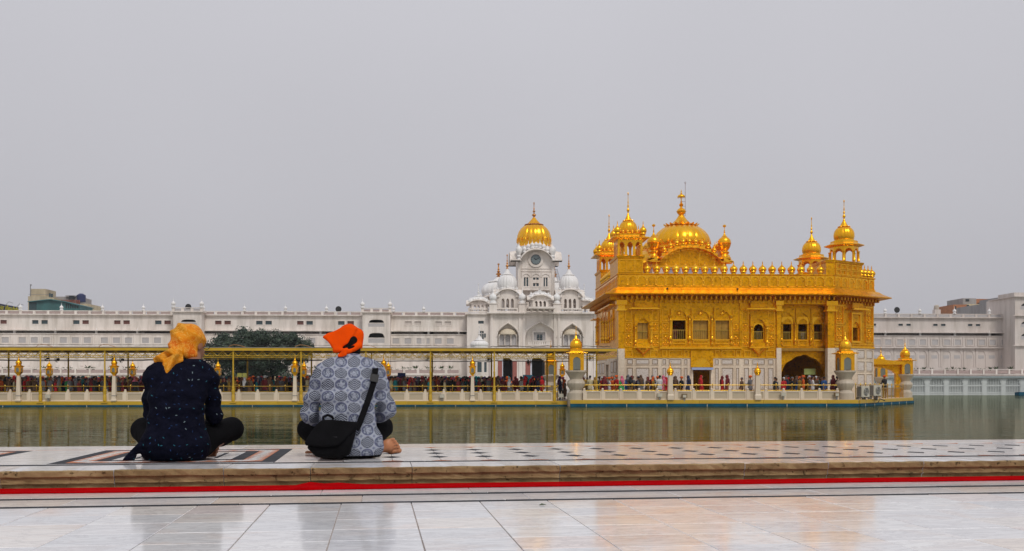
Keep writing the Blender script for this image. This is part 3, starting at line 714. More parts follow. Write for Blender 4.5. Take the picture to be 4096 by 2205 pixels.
def kiosk(parent, name, cx_, cy_, z0, w, hb, mat, smat=None, narch=3, dR=.62, dH=.95, fin=1.5, out=.4, corner=True, eave=None, octa=False, ribs=16, cone=.5, corner_me=None, fmat=None, petals=None):
    p = pempty(name, parent, (cx_, cy_, z0)); smat = smat or mat
    if not octa:
        q = w / 2; n = narch; t = min(.16, w * .08)
        me = MB()
        sw = (w - .02) / n
        for i in range(n):
            c = -w/2 + .01 + sw * (i + .5)
            me.arch(c - sw/2, c + sw/2, hb, c, sw * .70, hb * .62, hb * .26, 0, t, 0, n=12, kind='round' if w > 3 else 'cusp')
        sm = me.mesh('arch_screen', smat)
        for i in range(4):
            a = i * math.pi / 2
            link('arch_screen', sm, p, (q * math.sin(a), -q * math.cos(a), 0), a)
    else:
        for i in range(8):
            a = math.pi / 8 + i * math.pi / 4; a2 = a + math.pi / 4; rr = w / 2
            pa, pb = (rr * math.cos(a), rr * math.sin(a)), (rr * math.cos(a2), rr * math.sin(a2))
            Mw, Lw, ang = frame_of(pa, pb)
            MB(Mw).arch(0, Lw, hb, Lw/2, Lw * .70, hb * .66, hb * .22, 0, .1, 0, n=10).build('arch_screen', smat, p)
            MB().lathe([(.10, 0), (.10, .1), (.065, .14), (.06, hb * .6), (.09, hb * .64), (.09, hb * .7)], 8, (pa[0] * 1.01, pa[1] * 1.01, 0)).build('column', smat, p, 40)
    n = 8 if octa else 4
    def poly(r): return [(r * math.cos(a), r * math.sin(a)) for a in [math.pi / n + 2 * math.pi * i / n + (0 if octa else 0) for i in range(n)]]
    k = 1 / math.cos(math.pi / n); r = w / 2 * (1 if octa else k)
    MB().rings([ring3(poly(r * .9), hb - .01), ring3(poly(r), hb + .01), ring3(poly(r + out * .8 * k), hb + .10), ring3(poly(r + out * k), hb + .08), ring3(poly(r + out * k), hb + .13), ring3(poly(r * .95), hb + .28), ring3(poly(r * .95), hb + .42)], True, True, True).build('eave', eave or mat, p)
    if corner:
        cm = corner_me or cup_me
        for i in range(4):
            a = math.pi/4 + i * math.pi/2; o = link('corner_cupola', cm, p, ((r + out * .1) * math.cos(a), (r + out * .1) * math.sin(a), hb + .22), 0, w / 1.8 * 1.0)
            o.scale = (w/1.8 * .95, w/1.8 * .95, w/1.8 * 1.2)
            for j in range(1, 5):
                b = math.pi/4 + (i + 1) * math.pi/2; u = j / 5
                link('small_cupola', cm, p, (r * .93 * ((1-u) * math.cos(a) + u * math.cos(b)), r * .93 * ((1-u) * math.sin(a) + u * math.sin(b)), hb + .40), 0, w / 1.8 * .46)
    dome(p, (0, 0, hb + .41), dR, dH, mat, ribs, 64, .05, cone, fin, fmat=fmat, petals=petals)
    return p
# corner blocks and kiosks
def block(a, b, c, d, z1, name='corner_block'):
    TP_(name, MB().rings([ring3([a, b, c, d], 8.2), ring3([a, b, c, d], z1 - .2), ring3(offset_poly([a, b, c, d], .06), z1 - .18), ring3(offset_poly([a, b, c, d], .10), z1 - .03), ring3(offset_poly([a, b, c, d], .05), z1)], True, False, True), 'gold_relief')
x0, x1 = A_[0] - .04, fx(2572)
z_bl = fz(1024)
block((x0, YF - .06), (x1, YF - .06), (x1, YF + 3.4), (x0, YF + 3.4), z_bl)
block((x0, YF + 8.3), (x1, YF + 8.3), (x1, YF + DEPTH + .06), (x0, YF + DEPTH + .06), z_bl)
for (yy) in (YF + 1.05, YF + 10.0): kiosk(temple, 'corner_kiosk', (x0 + x1) / 2 + .02, yy, z_bl, 1.72, 1.12, M['gold'], dR=.64, dH=.98, fin=1.55, out=.42)
for zz0, zz1 in ((8.99, 9.75),):
    mb = MB()
    for k in range(3):
        a = x0 + .1 + k * .55; mb.frame(a, a + .5, 9.1, z_bl - .28, .05, YF - .10, YF - .061)
    TP_('block_panels', mb, 'gold')
b0 = (GX(3303, YF), YF - .06); b1 = (B_[0], YF - .06); b2 = tuple((MC @ Vector((3.05, -.06, 0)))[:2]); b3 = (b2[0] - 1.2, b2[1] + 2.6); b4 = (b0[0], b0[1] + 3.2)
zb = fz(1036)
pl = [b0, b1, b2, b3, b4]
TP_('corner_block', MB().rings([ring3(pl, 8.2), ring3(pl, zb - .2), ring3(offset_poly(pl, .06), zb - .18), ring3(offset_poly(pl, .10), zb - .03), ring3(offset_poly(pl, .05), zb)], True, False, True), 'gold_relief')
mb = MB(MC)
for k in range(5):
    for za, zc in ((9.05, 9.4), (9.45, zb - .25)): mb.frame(.12 + k * .56, .62 + k * .56, za, zc, .05, -.10, -.061)
TP_('block_panels', mb, 'gold')
kf = PT(3376, 1036, 69.4)
kiosk(temple, 'corner_kiosk', kf.x, kf.y, zb, 1.95, 1.05, M['gold'], octa=True, corner=False, dR=.72, dH=1.02, fin=1.45, out=.36)
kb = PT(3246, 1050, 76.6)
block((kb.x - 1.2, kb.y - 1.2), (kb.x + 1.2, kb.y - 1.2), (kb.x + 1.2, kb.y + 1.2), (kb.x - 1.2, kb.y + 1.2), zb)
kiosk(temple, 'corner_kiosk', kb.x, kb.y, zb, 1.95, 1.05, M['gold'], octa=True, corner=False, dR=.72, dH=1.02, fin=1.45, out=.36)

# rooftop pavilion with the great ribbed dome
PC = PT(2727.6, 1000, 74.0); pcx, pcy = PC.x - .05, 74.0
pav = pempty('rooftop_pavilion', temple, (pcx, pcy, 0)); HW = 2.7
wall_m = plain('pavilion_white', (.62, .60, .60), .5, 0, .1); blue_m = plain('pavilion_glass', (.30, .33, .45), .3, 0, .15)
zE = 10.30
for i in range(4):
    Mw = Matrix.Rotation(i * math.pi / 2, 4, 'Z') @ Matrix.Translation((-HW, -HW, 0))
    W2 = 2 * HW
    holes = [(.85, 2.05, 8.35, 9.75), (2.15, 3.25, 8.35, 9.75), (3.35, 4.55, 8.35, 9.75)]
    MB(Mw).wall(0.001, W2 - .001, 8.25, 9.85, 0, .15, holes).build('pavilion_wall', wall_m, pav)
    for h in holes: MB(Mw).box(h[0], h[1], .05, .08, h[2], h[3]).build('pane', blue_m, pav)
    MB(Mw).box(.001, W2 - .001, -.06, .15, 9.85, 9.98).build('lintel', M['gold'], pav)
    # curved pediment and scalloped cornice
    n = 36; cw = 2.12
    def curve(t, lift=0.0):
        e_ = max(0, 1 - (abs(t) ** 2.2)); return zE + lift + .98 * e_ ** .8
    poly = [(HW - cw, 9.98), (HW + cw, 9.98)] + [(HW + cw * t, curve(t) - .12) for t in [1 - 2 * k / n for k in range(n + 1)]]
    MB(Mw).prism(poly, -.02, .15).build('pediment', M['gold_relief'], pav)
    for k in (.33, .67): MB(Mw).box(HW - cw + 2 * cw * k - .03, HW - cw + 2 * cw * k + .03, -.05, -.021, 10.0, curve(-1 + 2 * k) - .3).build('pediment_rib', M['gold'], pav)
    rs = []
    for k in range(n * 2 + 1):
        t = -1 + k / n; x = HW + (cw + .06) * t; z = curve(t); s = .05 * abs(math.sin(math.pi * 4.5 * (t + 1)))
        rs.append([(x, -.55, z - .10 + s), (x, -.55, z - .05 + s), (x, .18, z + .20), (x, .18, z - .05), (x, -.02, z - .12)])
    MB(Mw).rings(rs, True, True, True).build('curved_cornice', M['gold'], pav)
    for s in (-1, 1):
        xa, xb = (HW + cw, W2 + .42) if s > 0 else (-.42, HW - cw)
        MB(Mw).rings([[(xa, -.42, zE - .10), (xb, -.42, zE - .10), (xb, .3, zE + .0), (xa, .3, zE + .0)], [(xa, -.42, zE - .04), (xb, -.42, zE - .04), (xb, .3, zE + .22), (xa, .3, zE + .22)]], True, True, True).build('corner_eave', M['gold'], pav)
    MB(Mw).box(.0015, W2 - .0015, .0, .15, 9.98, zE + .06).build('frieze', M['gold_relief'], pav)
    for k in range(9):
        t = -.86 + 1.72 * k / 8; p3 = Mw @ Vector((HW + cw * t, .05, curve(t) + .12))
        MB().box(-.2, .2, -.14, .14, -.3, .10).build('cupola_base', M['gold'], pav, loc=p3, rz=i * math.pi / 2)
        link('cupola', cup_me, pav, p3 + Vector((0, 0, .08)), 0, (.62, .62, .78))
    ur = [(.46, 0), (.46, .12), (.30, .2), (.26, .34), (.33, .44), (.34, .50), (.24, .62), (.34, .74), (.43, .95), (.46, 1.12), (.50, 1.16), (.46, 1.19), (.46, 1.30), (.42, 1.42), (.30, 1.55), (.20, 1.60), (.21, 1.62), (.13, 1.70), (.06, 1.84), (.03, 1.90), (.07, 1.95), (.03, 2.0), (.05, 2.05), (.02, 2.12), (.025, 2.3), (.12, 2.36), (.13, 2.44), (.02, 2.52)]
    if i == 0: ur_me = MB().lathe(ur, 20).mesh('corner_urn', M['gold'], 45)
    p3 = Mw @ Vector((.12, .12, zE + .18)); link('corner_urn', ur_me, pav, p3)
MB().box(-HW + .16, HW - .16, -HW + .16, HW - .16, zE + .0, zE + .30).build('pavilion_roof', M['gold'], pav)
dp = [(2.02, 0), (2.12, .12), (2.17, .38), (2.14, .62), (2.02, .90), (1.80, 1.17), (1.50, 1.42), (1.22, 1.58), (1.0, 1.66)]
MB().lathe([(2.05, -1.4), (2.05, -.2), (2.2, -.12), (2.2, .02)] + dp, 160, (0, 0, 11.62), 20, .024, (.15, 3)).build('great_dome', M['gold'], pav, 35)
for k in range(20):                                     # shell-shaped scallops round the foot of the dome
    a = 2 * math.pi * (k + .5) / 20; mb = MB(Matrix.Rotation(a + math.pi / 2, 4, 'Z'))
    pts = [(math.cos(q) * .31, -2.13 - .035 + .10 * math.sin(q) ** 2, .20 + math.sin(q) * .46) for q in [math.pi * j / 10 for j in range(11)]]
    mb.tube(pts, .022, 5); mb.build('dome_scallop', M['gold'], pav, loc=(0, 0, 11.62))
for k in range(18):                                     # upturned petals of the collar
    a = 2 * math.pi * k / 18; mb = MB(Matrix.Rotation(a, 4, 'Z'))
    mb.rings([[(.92, -.20, 0), (.92, .20, 0), (.92, .14, .06), (.92, -.14, .06)], [(1.16, -.17, .02), (1.16, .17, .02), (1.15, .12, .07), (1.15, -.12, .07)], [(1.34, -.05, .15), (1.34, .05, .15), (1.32, .03, .17), (1.32, -.03, .17)]], True, True, True)
    mb.build('collar_petal', M['gold'], pav, loc=(0, 0, 13.24))
MB().lathe([(1.0, 0), (.86, .10), (.62, .26), (.42, .46), (.27, .66), (.20, .80), (.17, .84)], 60, (0, 0, 13.28), 20, .05).build('dome_tip', M['gold'], pav, 40)
kal = [(.17, 0), (.20, .05), (.17, .09), (.25, .16), (.33, .27), (.34, .33), (.38, .35), (.34, .37), (.30, .47), (.20, .56), (.09, .61), (.08, .70), (.13, .76), (.15, .84), (.17, .86), (.14, .89), (.08, .97), (.05, 1.02), (.09, 1.06), (.04, 1.10), (.035, 1.36), (.05, 1.40), (.28, 1.42), (.29, 1.47), (.24, 1.55), (.10, 1.63), (.05, 1.67), (.07, 1.70), (.03, 1.76), (.05, 1.80), (.01, 1.98)]
MB().lathe(kal, 18, (0, 0, 14.02)).build('finial', M['gold'], pav, 45)
for k in range(12):
    a = 2 * math.pi * k / 12; MB().tube([(.27 * math.cos(a), .27 * math.sin(a), 15.44), (.27 * math.cos(a), .27 * math.sin(a), 15.36)], .012, 4).build('finial_tassel', M['gold'], pav)
mb = MB().tube([(.28, -.1, 14.0), (.28, -.1, 16.45)], .014, 5).tube([(.28, -.1, 16.4), (.20, -.1, 16.55)], .01, 4).tube([(.28, -.1, 16.4), (.36, -.1, 16.55)], .01, 4).tube([(.28, -.1, 16.4), (.28, -.1, 16.6)], .01, 4)
for z in (14.05, 14.75, 15.1): mb.tube([(.0, -.05, z), (.28, -.1, z)], .01, 4)
mb.build('lightning_rod', plain('rod_copper', (.25, .12, .07), .5, .6), pav)
# small dark rain spouts
for px in (2664, 2943): TP_('rain_spout', MB().tube([(fx(px), YF - .28, fz(1157)), (fx(px), YF - .55, fz(1157) - .02)], .05, 8), 'dark')
# notice board standing inside the great arch
bd = PT(3239, 1495, YBAY + .6)
sg = thing('notice_board', 'pale green notice board standing in the dark arch of the temple', 'sign', (bd.x, bd.y, DK))
MB().box(-.41, .41, -.02, .02, GZ(3239, 1499, bd.y) - DK, GZ(3239, 1475, bd.y) - DK).build('board', plain('board_green', (.30, .36, .12), .6), sg)
MB().box(-.03, .03, -.015, .015, 0, GZ(3239, 1499, bd.y) - DK).build('post', M['greymetal'], sg)

# ------------------------------------------------------------------ terrace round the temple and the causeway to it
YC0, YC1, YT = 65.0, 75.0, 63.6
CD = .34                                               # causeway level
T0 = (GX(2280, YT), YT); T1 = (GX(3432, YT), YT); t2 = PT(3648, 1500, 77.5); T2 = (t2.x, t2.y)
T3 = (T2[0], 86.0); T4 = (T0[0], 86.0)
stone = white_wall('terrace_stone', (.70, .60, .47), .2, .5); M['stone'] = stone
scr = N('pierced_screen'); v_ = scr.coords((1, 1, 1)); ck = scr.n('ShaderNodeTexChecker'); ck.inputs['Scale'].default_value = 60
ck.inputs['Color1'].default_value = (.46, .385, .28, 1); ck.inputs['Color2'].default_value = (.42, .35, .25, 1); scr.l(v_, ck.inputs['Vector']); scr.set(color=ck.outputs['Color'], rough=.7); M['screen'] = scr.mat
terr = tag(MB().slab([T0, T1, T2, T3, T4], -1.5, DK).build('terrace_floor', M['stone']), kind='structure')
cway = tag(MB().slab([(-85, YC0), (T0[0] - .002, YC0), (T0[0] - .002, YC1), (-85, YC1)], -1.5, CD).build('causeway_floor', M['stone']), kind='structure')
def plates(parent, name, a, b, z0, z1, out, th, step, mat, gap=.012):
    Mw, Lw, ang = frame_of(a, b); n = max(1, round(Lw / step)); w = Lw / n
    me = MB().box(-w/2 + gap/2, w/2 - gap/2, -out, -out + th, z0, z1).mesh(name, mat)
    for k in range(n): link(name, me, parent, Mw @ Vector(((k + .5) * w, rnd.uniform(-.006, .006), 0)), ang)
for (par, a, b, z) in ((cway, (GX(-900, YC0), YC0), (T0[0] - .05, YC0), CD), (terr, T0, T1, DK), (terr, (T1[0] + .1, T1[1] + .1), T2, DK)):
    plates(par, 'yellow_edging', a, b, z - .24, z - .004, .10, .09, 2.1, M['yellow'])
    plates(par, 'blue_edging', a, b, -.4, z - .25, .16, .14, 2.6, M['blue'])
    Mw, Lw, ang = frame_of(a, b)
    for k in range(int(Lw / 2.6)): MB(Mw).box(k * 2.6 + 1.0, k * 2.6 + 1.04, -.19, -.16, -.1, z - .27).build('edging_clip', M['plastic_w'], par)

def balustrade(root, a, b, step, zd, skip=()):
    Mw, Lw, ang = frame_of(a, b); n = max(1, round(Lw / step)); w = Lw / n
    post = MB().box(-.085, .085, -.085, .085, 0, .60).lathe([(.10, .60), (.10, .63), (.06, .65), (.085, .69), (.05, .74), (.01, .76)], 10).mesh('post', M['stone'], 40)
    hw = w/2 - .09
    pan = MB().frame(-hw, hw, .0, .56, .075, -.05, .05, 0).box(-hw + .075, hw - .075, -.012, .012, .075, .485, 1).mesh('panel', [M['stone'], M['screen']])
    for k in range(n + 1):
        link('post', post, root, Mw @ Vector((k * w, 0, zd)), ang)
        if k < n: link('panel', pan, root, Mw @ Vector(((k + .5) * w, 0, zd)), ang)
bl = thing('balustrade', 'low pale stone balustrade with pierced panels along the causeway edge', 'balustrade')
balustrade(bl, (GX(-110, YC0) - 9 * 1.205, YC0 + .1), (T0[0] - .9, YC0 + .1), 1.205, CD)
bt = thing('balustrade', 'low pale stone balustrade with pierced panels in front of the temple', 'balustrade')
balustrade(bt, (GX(2338, YT), YT + .12), (GX(3352, YT), YT + .12), 1.15, DK)
def railing(root, a, b, step, zd, h=.95, low=.60, bars=False):
    Mw, Lw, ang = frame_of(a, b); n = max(1, round(Lw / step)); w = Lw / n
    pm = MB().lathe([(.035, 0), (.03, .03), (.03, h + .01), (.045, h + .03), (.04, h + .07), (.01, h + .11)], 8).mesh('post', M['brass'], 40)
    for k in range(n + 1): link('post', pm, root, Mw @ Vector((k * w, 0, zd)), ang)
    for z in (h, low): MB(Mw).tube([(0, 0, zd + z), (Lw, 0, zd + z)], .026, 8).build('rail', M['brass'], root, 50)
    if bars:
        bm_ = MB().box(-.008, .008, -.008, .008, .05, low).mesh('bar', M['brass'])
        for k in range(int(Lw / .16)): link('bar', bm_, root, Mw @ Vector(((k + .5) * .16, 0, zd)), ang)
rl = thing('railing', 'brass railing with two rails behind the causeway balustrade', 'railing'); railing(rl, (GX(-110, 65.5) - 11 * .98, 65.5), (T0[0] - .6, 65.5), .98, CD)
rt = thing('railing', 'brass railing with two rails on the terrace before the temple door', 'railing'); railing(rt, (GX(2334, 64.2), 64.2), (GX(3358, 64.2), 64.2), 1.06, DK)
Mw, Lw, ang = frame_of(T1, T2)
ra = Mw @ Vector((.8, .35, 0)); rb = Mw @ Vector((Lw - 1.6, .35, 0))
rr = thing('railing', 'brass railing with thin bars beside the two cooling units', 'railing'); railing(rr, (ra.x, ra.y), (rb.x, rb.y), 1.3, DK, .98, .75, True)

# ---- canopy over the causeway
cano = thing('canopy', 'long yellow metal canopy on slim posts over the causeway', 'canopy')
YR = 69.4; ZT, ZB = GZ(1000, 1393, YC0), GZ(1000, 1403.5, YC0)
zchord = GZ(1000, 1424, YC0)
post_px = [-860, -604, -348, -92, 164, 421, 678, 934, 1205, 1464, 1722, 1977, 2218, 2388]
pxs = [GX(p, YC0 + .05) for p in post_px]
H = ZB - CD
post_me = MB().lathe([(.11, 0), (.11, .36), (.085, .40), (.10, .50), (.115, .56), (.10, .62), (.125, .68), (.08, .74), (.10, .82), (.085, .90), (.062, .98), (.058, H * .56), (.07, H * .57), (.05, H * .60), (.048, H - .02)], 12).mesh('post', M['yellow'], 40)
base_me = MB().box(-.2, .2, -.05, .05, -.11, -.07).mesh('post_foot', M['yellow'])
for x in pxs:
    link('post', post_me, cano, (x, YC0 - .03 if x < T0[0] else YC0 + .3, CD if x < T0[0] else DK))
    if x < T0[0]: link('post_foot', base_me, cano, (x, YC0 - .12, CD))
brown = plain('canopy_underside', (.10, .055, .025), .8, 0, .2); greyroof = plain('canopy_sheet', (.42, .42, .42), .6, 0, .15)
xL, xR = GX(-900, YC0), fx(2440)
for a, b in zip([xL] + pxs[1:], pxs[1:] + [xR]):
    if b - a < .2: continue
    MB().box(a + .004, b - .004, YC0 - .14, YC0 - .08, ZB, ZT).build('fascia', M['yellow'], cano)
    MB().box(a + .004, b - .004, YC0 - .08, YR + .3, ZT - .10, ZT - .04).build('roof_panel', [brown], cano)
    MB().box(a + .004, b - .004, YR + .3, YR + .36, ZB, ZT).build('fascia', M['yellow'], cano)
MB().box(xL, xR, YC0 - .06, YR + .28, ZT + .03, ZT + .05).build('roof_sheet', greyroof, cano)
for y in (YC0 + .0, YR):
    MB().box(xL, xR, y - .025, y + .025, zchord - .02, zchord + .02).build('chord', M['yellow'], cano)
    MB().box(xL, xR, y - .02, y + .02, zchord - .13, zchord - .10).build('chord', M['yellow'], cano)
hh = ZB - zchord - .02
pts = []
for k in range(15):
    t = k / 14; u = 2 * t - 1
    pts.append((u * .325, 0, hh * (abs(u) ** 1.5)))
arch_me = MB().tube(pts, .022, 5).mesh('truss_arch', M['yellow'])
zig_me = MB().tube([(-.16, 0, 0), (0, 0, .16), (.16, 0, 0)], .014, 4).tube([(-.10, 0, -.02), (0, 0, -.10), (.10, 0, -.02)], .012, 4).mesh('truss_zigzag', M['yellow'])
for y in (YC0 + .0, YR):
    allp = [xL] + pxs[1:] + [xR]
    if y == YR: allp = [xL + .65 * 6 * k for k in range(int((xR - xL) / 3.9) + 1)]
    for a, b in zip(allp[:-1], allp[1:]):
        n = max(1, round((b - a) / .65)); w = (b - a) / n
        for k in range(n):
            link('truss_arch', arch_me, cano, (a + (k + .5) * w, y, zchord + .02), 0, (w / .65, 1, 1))
            link('truss_zigzag', zig_me, cano, (a + k * w, y, zchord + .02 if False else zchord - .0), 0, 1)
rear_px = [-685, -445, -205, 80*.4326, 632*.4326, 1185*.4326, 700+670*.4326, 700+1262*.4326, 1400+200*.4326, 1400+760*.4326, 1400+1308*.4326, 1850+1340*.2524, 1850+1975*.2524]
hr = ZB - CD
rp_me = MB().lathe([(.09, 0), (.09, .3), (.06, .36), (.055, hr)], 10).mesh('rear_post', M['yellow'], 40)
for p in rear_px: link('rear_post', rp_me, cano, (GX(p, YR), YR, CD))
# arched cable hoops on the roof and cables under it
def cable(pts, r, label, mat='cable'): return tag(MB().tube(pts, r, 6).build('cable', M[mat]), label, 'cable')
def sag(xa, xb, y, z, d, n=24, wob=.03, seed=1):
    q = random.Random(seed)
    return [(xa + (xb - xa) * i / n, y, z - d * math.sin(math.pi * ((i * 3 / n) % 1)) + q.uniform(-wob, wob) * .5) for i in range(n + 1)]
cable(sag(GX(-800, YR), GX(1290, YR), YR - .12, zchord - .17, .05, 60, .03, 3), .035, 'thick black cable slung under the canopy at its far end', 'cable')
cable(sag(GX(1300, YR), GX(2330, YR), YR - .12, zchord - .19, .04, 50, .03, 5), .03, 'black cable slung under the canopy close to the temple', 'cable')
cable(sag(GX(1960, YC0), GX(2440, YC0), YC0 - .02, ZT + .12, -.05, 40, .05, 8), .022, 'dark wire lying along the canopy roof beside the temple', 'cable')
cable([(xL, YC0 + 1.0, ZT + .22), (GX(1000, YC0 + 1), YC0 + 1.0, ZT + .24), (GX(1900, YC0 + 1), YC0 + 1, ZT + .20)], .012, 'thin straight wire stretched above the canopy roof', 'cable')
hoop = MB().tube([(-.5, 0, 0), (-.36, 0, .14), (-.1, 0, .22), (.25, 0, .19), (.6, 0, .09), (.85, 0, 0)], .022, 6).mesh('roof_hoop', plain('hoop_rust', (.35, .16, .05), .6))
for k, p in enumerate((170, 420, 940, 1205, 1464)):
    tag(link('roof_hoop', hoop, None, (GX(p, YC0 + .2), YC0 + .2, ZT + .04), 0, .85), ['bent orange pipe on the canopy roof over the first post', 'bent orange pipe on the canopy roof over the second post', 'bent orange pipe on the canopy roof in front of the big tree', 'bent orange pipe on the canopy roof over the post touching the patterned shirt', 'bent orange pipe on the canopy roof just past the orange bandana'][k], 'pipe', 'bent pipes on the canopy roof')
# fans under the canopy
def fan(x, y, z, tilt, label):
    t = thing('fan', label, 'fan', (x, y, z), tilt, 'fans under the canopy')
    mb = MB()
    for rr_ in (.24, .17, .09): mb.tube([(rr_ * math.cos(a), -.09 * (1 - rr_/.3), rr_ * math.sin(a)) for a in [2*math.pi*i/16 for i in range(17)]], .008, 4)
    for i in range(12):
        a = 2*math.pi*i/12; mb.tube([(.05*math.cos(a), -.08, .05*math.sin(a)), (.24*math.cos(a), 0, .24*math.sin(a))], .005, 3)
    mb.build('cage', M['plastic_b'], t); MB().lathe([(.07, 0), (.07, .16), (.03, .2)], 10, (0, .02, 0)).build('motor', M['plastic_b'], t).rotation_euler = (-math.pi/2, 0, 0)
    bl_ = MB()
    for i in range(3):
        a = 2*math.pi*i/3; bl_.face([(.03*math.cos(a), -.03, .03*math.sin(a)), (.21*math.cos(a-.3), -.04, .21*math.sin(a-.3)), (.22*math.cos(a+.35), -.01, .22*math.sin(a+.35))])
    bl_.build('blades', M['greymetal'], t)
    MB().tube([(0, .12, 0), (0, .15, .25), (0, .15, zchord - z)], .015, 5).build('hanger', M['plastic_b'], t)
fan_names = ['first', 'second', 'third', 'fourth', 'fifth', 'sixth', 'seventh', 'eighth', 'ninth']
for k, (px, py) in enumerate(((188, 1432), (228, 1436), (452, 1432), (486, 1438), (1474, 1440), (1712, 1432), (1955, 1436), (2116, 1450), (2362, 1432))):
    p = PT(px, py, YR - .25); fan(p.x, p.y, p.z, rnd.uniform(-.7, .7), f'black wall fan hanging under the canopy, {fan_names[k]} of nine going towards the temple')

# ---- lamp posts: white tapering post, gilt lantern with dome
def lantern(root, z, k=1.0, post=True):
    """gilt lantern with glazed sides, eave, dome and spike; z is its foot"""
    MB().rings([ring3([(r*math.cos(math.pi/4+i*math.pi/2), r*math.sin(math.pi/4+i*math.pi/2)) for i in range(4)], z + h_) for r, h_ in ((.10*k, 0), (.12*k, .05*k), (.28*k, .22*k), (.33*k, .27*k))], True, True, True).build('lantern_cup', M['gold'], root)
    hb = .38 * k; w = .44 * k
    me = MB().arch(-w/2, w/2, hb, 0, w * .5, hb * .55, hb * .28, 0, .03 * k, 0, kind='round', n=8).mesh('lantern_side', M['gold'])
    gl = MB().box(-w*.24, w*.24, .012*k, .02*k, .02, hb * .8).mesh('lantern_pane', M['lglass'])
    for i in range(4):
        a = i * math.pi/2
        link('lantern_side', me, root, (w/2*math.sin(a), -w/2*math.cos(a), z + .27*k), a); link('lantern_pane', gl, root, (w/2*math.sin(a), -w/2*math.cos(a), z + .27*k), a)
    zz = z + .27*k + hb
    MB().rings([ring3([(r*math.cos(math.pi/4+i*math.pi/2), r*math.sin(math.pi/4+i*math.pi/2)) for i in range(4)], zz + h_) for r, h_ in ((.32*k, 0), (.42*k, .035*k), (.42*k, .055*k), (.26*k, .10*k))], True, True, True).build('lantern_eave', M['gold'], root)
    MB().lathe([(a*k, b*k) for a, b in ((.19, 0), (.2, .06), (.16, .08), (.21, .15), (.215, .23), (.17, .33), (.10, .39), (.11, .40), (.06, .46), (.03, .54), (.02, .58), (.045, .62), (.02, .66), (.035, .70), (.012, .76), (.006, .95))], 14, (0, 0, zz + .09*k)).build('lantern_dome', M['gold'], root, 45)
M['lglass'] = plain('lantern_glass', (.16, .17, .15), .25)
def lamp(px, Y, zd, label, k=.87, hpost=1.62):
    t = thing('lamp_post', label, 'lamp post', (GX(px, Y), Y, zd), 0, 'lamp posts along the causeway')
    MB().rings([ring3([(-r,-r),(r,-r),(r,r),(-r,r)], z) for r, z in ((.17, 0), (.17, .10), (.135, .14), (.095, hpost - .05), (.11, hpost))], True, True, True).build('post', M['stone'], t)
    MB().box(-.15, .15, -.15, .15, .34, .37).build('collar', M['greymetal'], t)
    lantern(t, hpost, k)
for px, s in ((75, 'nearest the edge of the picture'), (457, 'just beside the navy shirted man'), (1180, 'between the two seated men'), (1535, 'just beside the man in the patterned shirt'), (1890, 'alone before the white clock tower')):
    lamp(px, YC0 - .0, CD, f'gilt lantern on white post, causeway edge, {s}')
for px, s in ((197, 'first from the edge of the picture'), (531, 'second from the edge of the picture'), (872, 'in front of the big tree'), (1216, 'behind the post next to the orange bandana'), (1553, 'close behind a near lantern'), (2249, 'beside the temple lanterns')):
    lamp(px, 74.4, CD, f'gilt lantern at the causeway far side, {s}')
def bollard(px, label):
    Y = YT + .0; t = thing('lamp_post', label, 'lamp post', (GX(px, Y), Y, DK), 0, 'small domed lamp posts before the temple')
    z1 = GZ(px, 1502, Y) - DK
    MB().rings([ring3([(-r,-r),(r,-r),(r,r),(-r,r)], z) for r, z in ((.20, 0), (.20, .28), (.16, .36), (.13, z1 - .05), (.15, z1))], True, True, True).build('post', M['stone'], t)
    MB().lathe([(.13, 0), (.15, .05), (.21, .16), (.22, .22), (.24, .24), (.235, .26), (.21, .28), (.21, .33), (.16, .43), (.08, .49), (.09, .50), (.04, .56), (.025, .62), (.05, .66), (.02, .70), (.03, .74), (.006, .86)], 14, (0, 0, z1)).build('gilt_cap', M['gold'], t, 45)
bollard(2681, 'white post with gilt ball cap before the temple, on the door\'s side nearer the canopy')
bollard(3030, 'white post with gilt ball cap before the temple, under the arched oriel window')
# big marble pedestals with gilt domed lanterns
M['ped'] = white_wall('weathered_marble', (.50, .44, .35), .35, .5)
def ped(px, Y, label, k=1.0, zd=DK):
    t = thing('pedestal_lantern', label, 'lantern', (GX(px, Y), Y, zd), 0, 'big lanterns on marble pedestals')
    p = [(.66, 0), (.66, .42), (.56, .48), (.46, .62), (.54, .74), (.66, .92), (.70, 1.06), (.62, 1.22), (.46, 1.32), (.50, 1.42), (.60, 1.56), (.72, 1.72), (.80, 1.80), (.80, 1.90)]
    oc8 = lambda r: [(r*math.cos(math.pi/8+i*math.pi/4), r*math.sin(math.pi/8+i*math.pi/4)) for i in range(8)]
    MB().lathe([(r*k*.86, z*k) for r, z in p], 48, (0, 0, 0), 16, .05, (.6*k, 1.30*k)).build('pedestal', M['ped'], t, 32)
    z = 1.90*k; w = .92*k; hb = 1.06*k
    for i in range(4):
        a = i*math.pi/2; Mw = Matrix.Rotation(a, 4, 'Z') @ Matrix.Translation((-w/2, -w/2, z))
        MB(Mw).arch(.001, w-.001, hb, w/2, w*.52, hb*.62, hb*.20, 0, .07*k, 0, n=14).build('lantern_side', M['gold'], t)
        MB(Mw).box(w*.22, w*.78, .03*k, .045*k, .04, hb*.84).build('lantern_pane', M['lglass'], t)
    zz = z + hb
    sq = lambda r: [(r*math.cos(math.pi/4+i*math.pi/2), r*math.sin(math.pi/4+i*math.pi/2)) for i in range(4)]
    MB().rings([ring3(sq(r*k), zz+h_*k) for r, h_ in ((.64, 0), (.94, .04), (.96, .07), (.62, .14), (.56, .16), (.56, .26))], True, True, True).build('lantern_eave', M['gold'], t)
    dome(t, (0, 0, zz + .25*k), .40*k, .66*k, M['gold'], 12, 48, .05, .42, .62*k)
